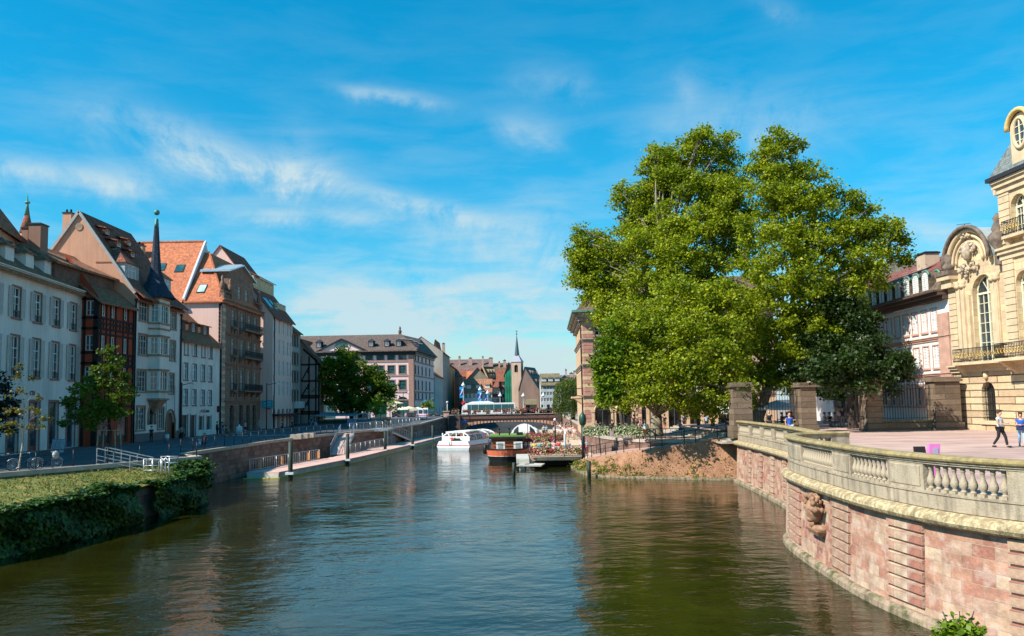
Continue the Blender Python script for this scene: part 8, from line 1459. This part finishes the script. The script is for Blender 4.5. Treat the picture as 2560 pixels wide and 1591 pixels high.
# ================================================================ PEOPLE
def skin_mesh(name, verts, edges, radii, root, sub=1):
    me = bpy.data.meshes.new(name); me.from_pydata([Vector(v) for v in verts], edges, []); o = bpy.data.objects.new(name, me); C.objects.link(o)
    md = o.modifiers.new('s', 'SKIN'); md.use_smooth_shade = True
    for i, r_ in enumerate(radii): me.skin_vertices[0].data[i].radius = (r_, r_) if not hasattr(r_, '__len__') else r_; me.skin_vertices[0].data[i].use_root = (i == root)
    sb = o.modifiers.new('u', 'SUBSURF'); sb.levels = sub; sb.render_levels = sub; dg = bpy.context.evaluated_depsgraph_get(); dg.update(); out = bpy.data.meshes.new_from_object(o.evaluated_get(dg)); out.name = name
    bpy.data.objects.remove(o); return out
def figure(J, sleeve=.5, legs='trousers', hair='short'):
    """one pose: body, top, lower garment and hair meshes sharing the same joints"""
    names = list(J); ix = {n: i for i, n in enumerate(names)}; V_ = [J[n] for n in names]
    E = [('pel','che'),('che','nec'),('nec','hd0'),('hd0','hd1'),('hd1','hd2'),('che','shl'),('shl','ell'),('ell','wrl'),('wrl','hal'),('che','shr'),('shr','elr'),('elr','wrr'),('wrr','har'),('pel','hil'),('hil','knl'),('knl','anl'),('anl','tol'),('pel','hir'),('hir','knr'),('knr','anr'),('anr','tor')]
    Rr = {'pel':(.13,.10),'che':(.135,.10),'nec':.055,'hd0':.075,'hd1':.095,'hd2':.07,'shl':.06,'ell':.042,'wrl':.028,'hal':.03,'hil':.085,'knl':.055,'anl':.038,'tol':.035}
    for k in list(Rr): 
        if k.endswith('l') and k not in ('pel',): Rr[k[:-1]+'r'] = Rr[k]
    V2, E2, R2 = list(V_), [(ix[a], ix[b]) for a, b in E], [Rr[n] for n in names]
    for s in 'lr':                                                  # four fingers and a thumb on each hand
        w_, h_ = Vector(J['wr'+s]), Vector(J['ha'+s]); d = (h_-w_).normalized(); sd = d.orthogonal().normalized(); cu = d.cross(sd)
        for k, ln in enumerate((.062,.075,.08,.07)):
            a = len(V2); V2.append(h_+sd*(k-1.5)*.019+d*.03); V2.append(h_+sd*(k-1.5)*.021+d*(.03+ln*.6)+cu*.012); V2.append(h_+sd*(k-1.5)*.021+d*(.03+ln)+cu*.035); R2 += [.011,.009,.007]; E2 += [(ix['ha'+s],a),(a,a+1),(a+1,a+2)]
        a = len(V2); V2.append(w_.lerp(h_,.5)+sd*-.035); V2.append(w_.lerp(h_,.8)+sd*-.065+d*.02); R2 += [.012,.009]; E2 += [(ix['ha'+s],a),(a,a+1)]
    a = len(V2); V2.append(Vector(J['hd1'])+Vector((0,-.10,-.02))); R2.append(.018); E2.append((ix['hd1'],a))
    body = skin_mesh('person_body', V2, E2, R2, ix['pel'], 1)
    g = lambda n: Vector(J[n])
    vs = [g('pel')+Vector((0,0,-.04)), g('che'), g('nec')+(g('che')-g('nec'))*.45, g('shl'), g('shl').lerp(g('ell'), sleeve), g('shr'), g('shr').lerp(g('elr'), sleeve)]; rs_ = [(.16,.125),(.165,.13),(.09,.08),.08,.062,.08,.062]; ed = [(0,1),(1,2),(1,3),(3,4),(1,5),(5,6)]
    top = skin_mesh('shirt', vs, ed, rs_, 0, 1)
    if legs == 'skirt': vs = [g('pel'), g('hil').lerp(g('hir'),.5).lerp(g('knl').lerp(g('knr'),.5), .9)]; low = skin_mesh('skirt', vs, [(0,1)], [(.15,.12),(.22,.18)], 0, 1)
    else:
        e_ = 1.0 if legs == 'trousers' else .0; q = lambda s: [g('hi'+s), g('kn'+s)] + ([g('kn'+s).lerp(g('an'+s), .95)] if e_ else []); vs = [g('pel')]+q('l')+q('r'); n = len(q('l')); rl = [.105,.072,.058][:n] if e_ else [.115,.10]; ed = [(0,1)]+[(k,k+1) for k in range(1,n)]+[(0,n+1)]+[(k,k+1) for k in range(n+1,2*n)]
        if not e_: vs = [g('pel'), g('hil'), g('hil').lerp(g('knl'),.75), g('hir'), g('hir').lerp(g('knr'),.75)]; rl = [.11,.095]; ed = [(0,1),(1,2),(0,3),(3,4)]
        low = skin_mesh('trousers' if e_ else 'shorts', vs, ed, [(.15,.12)]+rl+rl, 0, 1)
    hv = [g('hd1')+Vector((0,.02,.05)), g('hd2')+Vector((0,.015,.0)), g('hd0')+Vector((0,.055,-.06 if hair == 'long' else .05))]; hm = skin_mesh('hair', hv, [(0,1),(0,2)], [.10,.082,.07 if hair == 'long' else .06], 0, 1)
    sh = MB(); [sh.ball(tuple(g('an'+s).lerp(g('to'+s), .5)+Vector((0,0,-.01))), .06, 8, sy=2.0, sz=.75) for s in 'lr']
    return body, top, low, hm, sh
stand = dict(pel=(0,0,.95),che=(0,0,1.26),nec=(0,.01,1.46),hd0=(0,0,1.53),hd1=(0,-.01,1.63),hd2=(0,0,1.71),shl=(.19,0,1.40),ell=(.25,.03,1.14),wrl=(.25,-.05,.90),hal=(.25,-.06,.83),shr=(-.19,0,1.40),elr=(-.25,.03,1.14),wrr=(-.25,-.05,.90),har=(-.25,-.06,.83),hil=(.09,0,.90),knl=(.10,-.01,.49),anl=(.10,.02,.07),tol=(.11,-.14,.03),hir=(-.09,0,.90),knr=(-.10,-.01,.49),anr=(-.10,.02,.07),tor=(-.11,-.14,.03))
def mod(b, **k): d = dict(b); d.update(k); return d
walk = mod(stand, knl=(.10,-.18,.52), anl=(.10,-.24,.09), tol=(.11,-.40,.06), knr=(-.10,.04,.50), anr=(-.10,.30,.13), tor=(-.11,.20,.03), ell=(.24,.14,1.15), wrl=(.23,.08,.92), hal=(.23,.05,.86), elr=(-.24,-.12,1.16), wrr=(-.22,-.26,.98), har=(-.22,-.30,.93))
read = mod(walk, ell=(.27,-.02,1.14), wrl=(.14,-.24,1.12), hal=(.08,-.30,1.13), elr=(-.27,-.02,1.14), wrr=(-.14,-.24,1.12), har=(-.08,-.30,1.13), hd1=(0,-.04,1.62), hd2=(0,-.04,1.70))
talk = mod(stand, elr=(-.30,-.02,1.18), wrr=(-.22,-.2,1.3), har=(-.17,-.26,1.36), knr=(-.13,-.03,.49), anr=(-.16,0,.07), tor=(-.18,-.15,.03))
sit = mod(stand, **{k: (v[0], v[1], v[2]-.47) for k, v in stand.items() if k not in ('knl','knr','anl','anr','tol','tor')}); sit.update(knl=(.13,-.42,.48), knr=(-.13,-.42,.48), anl=(.13,-.44,.08), anr=(-.13,-.44,.08), tol=(.13,-.60,.04), tor=(-.13,-.60,.04), wrl=(.15,-.32,.66), hal=(.13,-.40,.66), wrr=(-.15,-.32,.66), har=(-.13,-.40,.66), ell=(.25,-.05,.68), elr=(-.25,-.05,.68))
FIG = {}
def fig(pose, legs, hair):
    k = (pose, legs, hair)
    if k not in FIG: FIG[k] = figure({'stand':stand,'walk':walk,'read':read,'talk':talk,'sit':sit}[pose], .5, legs, hair)
    return FIG[k]
CL = {'white':(.75,.74,.72),'black':(.02,.02,.022),'navy':(.02,.03,.09),'blue':(.03,.11,.42),'pale blue':(.3,.45,.62),'red':(.62,.03,.03),'dark red':(.25,.03,.05),'pink':(.75,.3,.35),'yellow':(.7,.52,.08),'green':(.03,.28,.1),'teal':(.06,.36,.34),'brown':(.16,.09,.05),'beige':(.5,.4,.28),'grey':(.2,.21,.23),'jeans blue':(.10,.2,.33),'orange':(.65,.22,.05)}
def cloth(c): return plain('cloth_'+c.replace(' ','_'), CL[c], .85, 0, .06, 6)
SKN = plain('skin', (.55,.30,.21), .55, 0, .05, 4); HR_ = {'brown':plain('hair_brown', (.09,.05,.03), .6),'black':plain('hair_black', (.015,.012,.01), .5),'blond':plain('hair_blond', (.42,.28,.12), .6),'grey':plain('hair_grey', (.35,.33,.31), .7)}
rp = random.Random(31)
def setm(o, m): 
    if not o.data.materials: o.data.materials.append(m)
    o.material_slots[0].link = 'OBJECT'; o.material_slots[0].material = m
SHOE = {}
def person(loc, rot, pose, top, low, legs, label, hair='brown', hs='short', sc_=1.0, group=None):
    t = thing('person', loc, label, 'person', group, rot); t.scale = (sc_,)*3; b, s, l, h, sh = fig(pose, legs, hs)
    o = put('body', b, t); setm(o, SKN); o = put('shirt', s, t); setm(o, cloth(top)); o = put(legs, l, t); setm(o, cloth(low)); o = put('hair', h, t); setm(o, HR_[hair])
    if id(sh) not in SHOE: SHOE[id(sh)] = mesh('shoes', sh, blk)
    put('shoes', SHOE[id(sh)], t); return t
# near pair on the palace square
q = G(2503,1120,PLAZA); t = person(tuple(q), R(35), 'read', 'white', 'black', 'trousers', 'man in white shirt and black trousers walking while reading a paper on the square', 'brown', sc_=1.04); m = MB(); m.box(-.12,.12,-.42,-.24,1.14,1.15); obj('leaflet', m, WHITE, t, local=True)
q = G(2556,1118,PLAZA); t = person(tuple(q), R(-30), 'read', 'blue', 'pale blue', 'trousers', 'woman in blue striped top and light jeans cut by the right edge', 'brown', 'long', .96); m = MB(); m.box(-.22,.22,-.30,-.18,.86,1.1); obj('bag', m, cloth('navy'), t, local=True)
q = D(1930,1055,50.5); person((16.75,50.5,PLAZA), R(10), 'stand', 'blue', 'pale blue', 'trousers', 'man in blue printed shirt standing behind the far balustrade', 'brown', sc_=1.0); person((18.6,60.5,PLAZA), R(-10), 'talk', 'black', 'black', 'trousers', 'person with raised camera behind the balustrade by the shaded pillar', 'grey')
# left quay
LQ = [(378,1107,'stand','black','black','trousers','person in black standing under the oriel','black',1),(543,1090,'stand','black','black','trousers','person in black beside the pink wall corner','black',1),(556,1090,'walk','navy','jeans blue','trousers','man in navy shirt and jeans before the banded quoin','black',1),(613,1087,'talk','pink','navy','shorts','woman in pink top and dark shorts in the sunlit door light','brown',1),(648,1085,'walk','grey','grey','trousers','person in grey blue walking past the sandstone house','grey',1),(705,1083,'walk','black','navy','shorts','man in black shirt and shorts before the arcade','black',1),(454,1104,'walk','grey','black','trousers','dim grey figure by the low white house doors','brown',1),(566,1091,'sit','brown','brown','trousers','brown figure crouching beside the man in navy','brown',1),(730,1078,'walk','black','black','trousers','dark figure near the narrow grey house','black',1),(778,1068,'walk','navy','jeans blue','trousers','person in navy and jeans by the half timbered gable','black',1),(789,1070,'walk','black','pale blue','trousers','person in black top and light jeans walking toward the market','black',1),(881,1060,'stand','black','black','trousers','dark figure beside the pale blue cabinet','black',1),(899,1058,'stand','pink','white','trousers','person in pale pink by the white van','blond',1),(906,1059,'stand','pale blue','green','skirt','woman in light blue top by the gangway head','black',1),(1015,1052,'walk','pink','grey','trousers','person in pink near the dark car','brown',1),(1090,1037,'stand','white','pale blue','trousers','person in white top leaning near the bridge pillar','brown',1),(1102,1035,'stand','red','red','trousers','person in red by the bridge pillar','brown',1)]
for px, py, po, a, b, lg, lb, hr, s in LQ: q = G(px,py,STREET if px < 1000 else 2.9); person(tuple(q), rp.uniform(0,6.28), po, a, b, lg, lb, hr, 'long' if 'woman' in lb else 'short', s*rp.uniform(.97,1.05))
for (px, py, a, b, lb, hr, s) in ((499,1116,'pale blue','white','child in blue and white sitting on the quay edge','blond',.75),(511,1118,'dark red','navy','woman in dark red sitting beside the child on the quay edge','blond',1.0)): q = G(px,py,STREET); person((q.x,q.y,STREET-.25+.2), R(-150), 'sit', a, b, 'trousers', lb, hr, 'long', s)
# promenade under the trees
PR = [(1612,1096,68.9,'walk','white','orange','shorts','man in white shirt and tan shorts leaning over the planters','grey'),(1600,1094,70.5,'walk','pink','red','trousers','bald man in pink with red shopping beside the planters','grey'),(1648,1075,95,'stand','navy','brown','shorts','man in navy before the buff wall right of the trunk','black'),(1661,1075,94,'talk','black','brown','shorts','woman in black right of the man in navy','black'),(1584,1070,96,'stand','black','black','trousers','dark figure left of the big trunk','black'),(1593,1070,97,'stand','brown','black','trousers','brown haired figure left of the big trunk','brown'),(1530,1067,93,'sit','black','black','trousers','person in black seated at the cafe window','brown'),(1490,1064,92,'sit','black','grey','trousers','person with red cap seated behind the planters','brown'),(1700,1082,84,'sit','pale blue','black','trousers','person in pale blue bending beside the basket','black'),(1745,1080,86,'stand','brown','brown','trousers','dim brown figure in the shade','brown'),(1766,1075,92,'stand','pale blue','black','trousers','figure in pale blue shirt in the shade before the arcade','black'),(1781,1080,82,'walk','black','black','shorts','figure in patterned black and white top walking in the shade','black'),(1816,1075,88,'sit','red','black','trousers','person in red under the white awning','black'),(1824,1074,90,'sit','white','grey','trousers','person in white under the white awning','brown'),(1800,1074,89,'sit','green','black','trousers','person in green under the white awning','black'),(1709,1078,96,'walk','navy','black','trousers','figure in navy before the pilaster in the shade','black')]
for px, py, y, po, a, b, lg, lb, hr in PR: p = D(px,1040,y); person((p.x,y,PROM if po != 'sit' else PROM+.0), rp.uniform(-.6,.6)+(3.1 if rp.random() < .4 else 0), po, a, b, lg, lb, hr)
for px, y, po, a, b, lb in ((2062,72,'sit','grey','grey','grey figure seated inside the gate, left'),(2074,72.5,'sit','black','grey','dark figure seated inside the gate, second from left'),(2088,72,'sit','pink','grey','figure in pink seated inside the gate'),(2098,71.5,'stand','white','grey','figure in white standing inside the gate'),(2106,71,'stand','navy','grey','tall figure in navy standing inside the gate at right'),(1955,76,'sit','black','black','dark seated figure under the white parasol, left'),(1967,76,'sit','black','brown','dark seated figure under the white parasol, middle'),(1979,77,'sit','brown','black','brown seated figure under the white parasol, right')): p = D(px,1040,y); person((p.x,y,PLAZA), rp.uniform(-1,1), po, a, b, 'trousers', lb, 'black')
# seated guests on the terrace
SG_ = [(1336,'yellow','beige','guest in yellow shirt, leftmost at the terrace tables'),(1349,'teal','grey','guest in teal shirt at the terrace tables'),(1362,'brown','beige','guest in brown shirt at the terrace tables'),(1374,'green','black','guest in green shirt at the terrace tables'),(1385,'pink','white','guest in pale pink at the terrace tables'),(1397,'red','beige','guest in red at the terrace tables'),(1421,'grey','black','guest with dark hat and grey shirt at the terrace corner'),(1455,'white','pink','guest in white behind the black lamp post'),(1468,'pale blue','red','guest with red cap and pale blue shirt by the notice board')]
for i, (px, a, b, lb) in enumerate(SG_): y = 86+(i%3)*.8; p = D(px,1110,y); person((p.x,y,1.0), rp.uniform(2.4,3.8), 'sit', a, b, 'trousers', lb, ('grey','brown','blond','black')[i%4])
for i, (px, y) in enumerate(((1342,85.2),(1367,85.6),(1392,85),(1432,86),(1355,92),(1385,93),(1410,91))): p = D(px,1110,y); t = thing('cafe_table', (p.x,y,.95), 'small round table among the terrace guests', 'table', 'cafe tables on the terrace'); m = MB(); m.lathe((0,0,0), [(.22,0),(.03,.03),(.03,.7)], 8); obj('leg', m, DKM, t, local=True); m = MB(); m.lathe((0,0,.7), [(.36,0),(.36,.03)], 14); obj('top', m, WHITE, t, local=True)
# crowd on the lower quay
pal_c = ['white']*7+['red','red','pink','pale blue','beige','white','black','grey']; lows = ['black','navy','beige','white','grey','red']
for i in range(44):
    y = 114+(i%15)*2.1+rp.uniform(-.5,.5); px = rp.uniform(1412,1440) if i % 4 else rp.uniform(1392,1412); p = D(px,1080,y); a = rp.choice(pal_c); b = rp.choice(lows); a = 'red' if i in (2, 5) else a
    x = min(9.0, p.x); person((x,y,1.0), rp.uniform(-.5,.5)+(math.pi if rp.random() < .5 else 0), 'walk', a, b, 'shorts' if i % 2 else 'trousers', 'walker in %s top and %s %s in the crowd by the willow' % (a, b, 'shorts' if i % 2 else 'trousers'), rp.choice(['brown','blond','grey','black']), group='crowd walking on the lower quay')
for i, (px, a, y) in enumerate(((1345,'white',128),(1352,'teal',127),(1358,'black',129),(1366,'pale blue',128),(1386,'white',124))): p = D(px,1080,y); person((max(4.6,p.x),y,1.0), rp.uniform(-.5,.5), 'stand', a, 'black', 'trousers', 'person in %s standing beyond the moored boat near the arch' % a, 'black', group='people waiting beyond the moored boat')
struct('lower_quay', (lambda m: (m.box(3.9,9.6,112,160,.15,.98), m)[-1])(MB()), MATS['lower_quay_stone'])
for px, a, b in ((1277,'beige','white'),(1272,'pink','pale blue'),(1292,'white','grey'),(1303,'red','beige'),(1313,'pink','black'),(1341,'red','white'),(1348,'pink','white'),(1383,'beige','beige'),(1388,'red','pink')): p = D(px,1035,166.6); person((p.x,166.6,3.6), rp.uniform(1.2,2.0)*rp.choice([-1,1]), 'walk', a, b, 'trousers', 'pedestrian in %s top and %s trousers crossing the bridge' % (a, b), 'brown', group='pedestrians on the bridge')
# passengers in the tour boat
tb = [o for o in C.objects if o.name.startswith('tour_boat')][0]; M4 = Matrix.Translation(tb.location) @ Matrix.Rotation(tb.rotation_euler.z, 4, 'Z')
for i, (x, y, a) in enumerate(((-1.0,3.4,'navy'),(.9,4.4,'white'),(.9,6.5,'black'),(-1.0,7.6,'red'),(.9,8.6,'white'),(-1.0,9.7,'grey'),(.9,10.7,'beige'))): q = M4 @ Vector((x,y,1.02)); person(tuple(q), tb.rotation_euler.z+math.pi, 'sit', a, 'grey', 'trousers', 'passenger in %s seated under the tour boat canopy, row %s' % (a, ('one','two','three','four','five','six','seven')[i]), 'brown', group='passengers of the tour boat')
q = M4 @ Vector((-.4,.45,.75)); person(tuple(q), tb.rotation_euler.z, 'sit', 'red', 'grey', 'trousers', 'person in red leaning over the stern of the tour boat', 'black')
# ================================================================ pieces that stand apart become parts of their own
def split_apart(o, gap=.5):
    me = o.data; n = len(me.vertices); par = list(range(n))
    def find(a):
        while par[a] != a: par[a] = par[par[a]]; a = par[a]
        return a
    for p in me.polygons:
        v = p.vertices; a = find(v[0])
        for w in v[1:]: par[find(w)] = a
    isl = {}
    for i in range(n): isl.setdefault(find(i), []).append(i)
    if len(isl) < 2 or len(isl) > 700: return
    bb = []
    for k, vs in isl.items():
        c = [me.vertices[i].co for i in vs]; bb.append((k, [min(p[j] for p in c)-gap/2 for j in range(3)], [max(p[j] for p in c)+gap/2 for j in range(3)]))
    g = list(range(len(bb)))
    def fg(a):
        while g[a] != a: a = g[a]
        return a
    for i in range(len(bb)):
        for j in range(i):
            if all(bb[i][1][k] <= bb[j][2][k] and bb[j][1][k] <= bb[i][2][k] for k in range(3)): g[fg(i)] = fg(j)
    cl = {}
    for i, b in enumerate(bb): cl.setdefault(fg(i), set()).add(b[0])
    if len(cl) < 2: return
    uvs = me.uv_layers[0].data; mats = list(me.materials)
    for ks in cl.values():
        fs = [p for p in me.polygons if find(p.vertices[0]) in ks]; ids = sorted({v for p in fs for v in p.vertices}); mp = {v: i for i, v in enumerate(ids)}
        m2 = bpy.data.meshes.new(o.name.split('.')[0]); m2.from_pydata([me.vertices[i].co for i in ids], [], [[mp[v] for v in p.vertices] for p in fs])
        for m in mats: m2.materials.append(m)
        m2.polygons.foreach_set('material_index', [p.material_index for p in fs]); m2.polygons.foreach_set('use_smooth', [p.use_smooth for p in fs]); ul = m2.uv_layers.new(name='UVMap'); k = 0
        for p in fs:
            for li in p.loop_indices: ul.data[k].uv = uvs[li].uv; k += 1
        o2 = bpy.data.objects.new(o.name.split('.')[0], m2); C.objects.link(o2); o2.parent = o.parent; o2.location = o.location; o2.rotation_euler = o.rotation_euler; o2.scale = o.scale
        for ch in list(o.children) if ks is list(cl.values())[0] else []: ch.parent = o2
    bpy.data.objects.remove(o)
SP_ = {'quoin','moulding','side_wall','roof_balustrade','abutment','pilaster','arch_surround','downpipe','finial_block','arch_moulding','wall','cornice','surround','stone_trim','leg','spandrel','rail','mast_rail','voussoir_ring','walkway','block','ground_floor_wall','window','stem','door'}
for o in [o for o in C.objects if o.type == 'MESH' and o.parent is not None and o.data.users == 1 and o.name.split('.')[0] in SP_ and o.name.split('.')[0] != 'voussoir_ring']: split_apart(o)
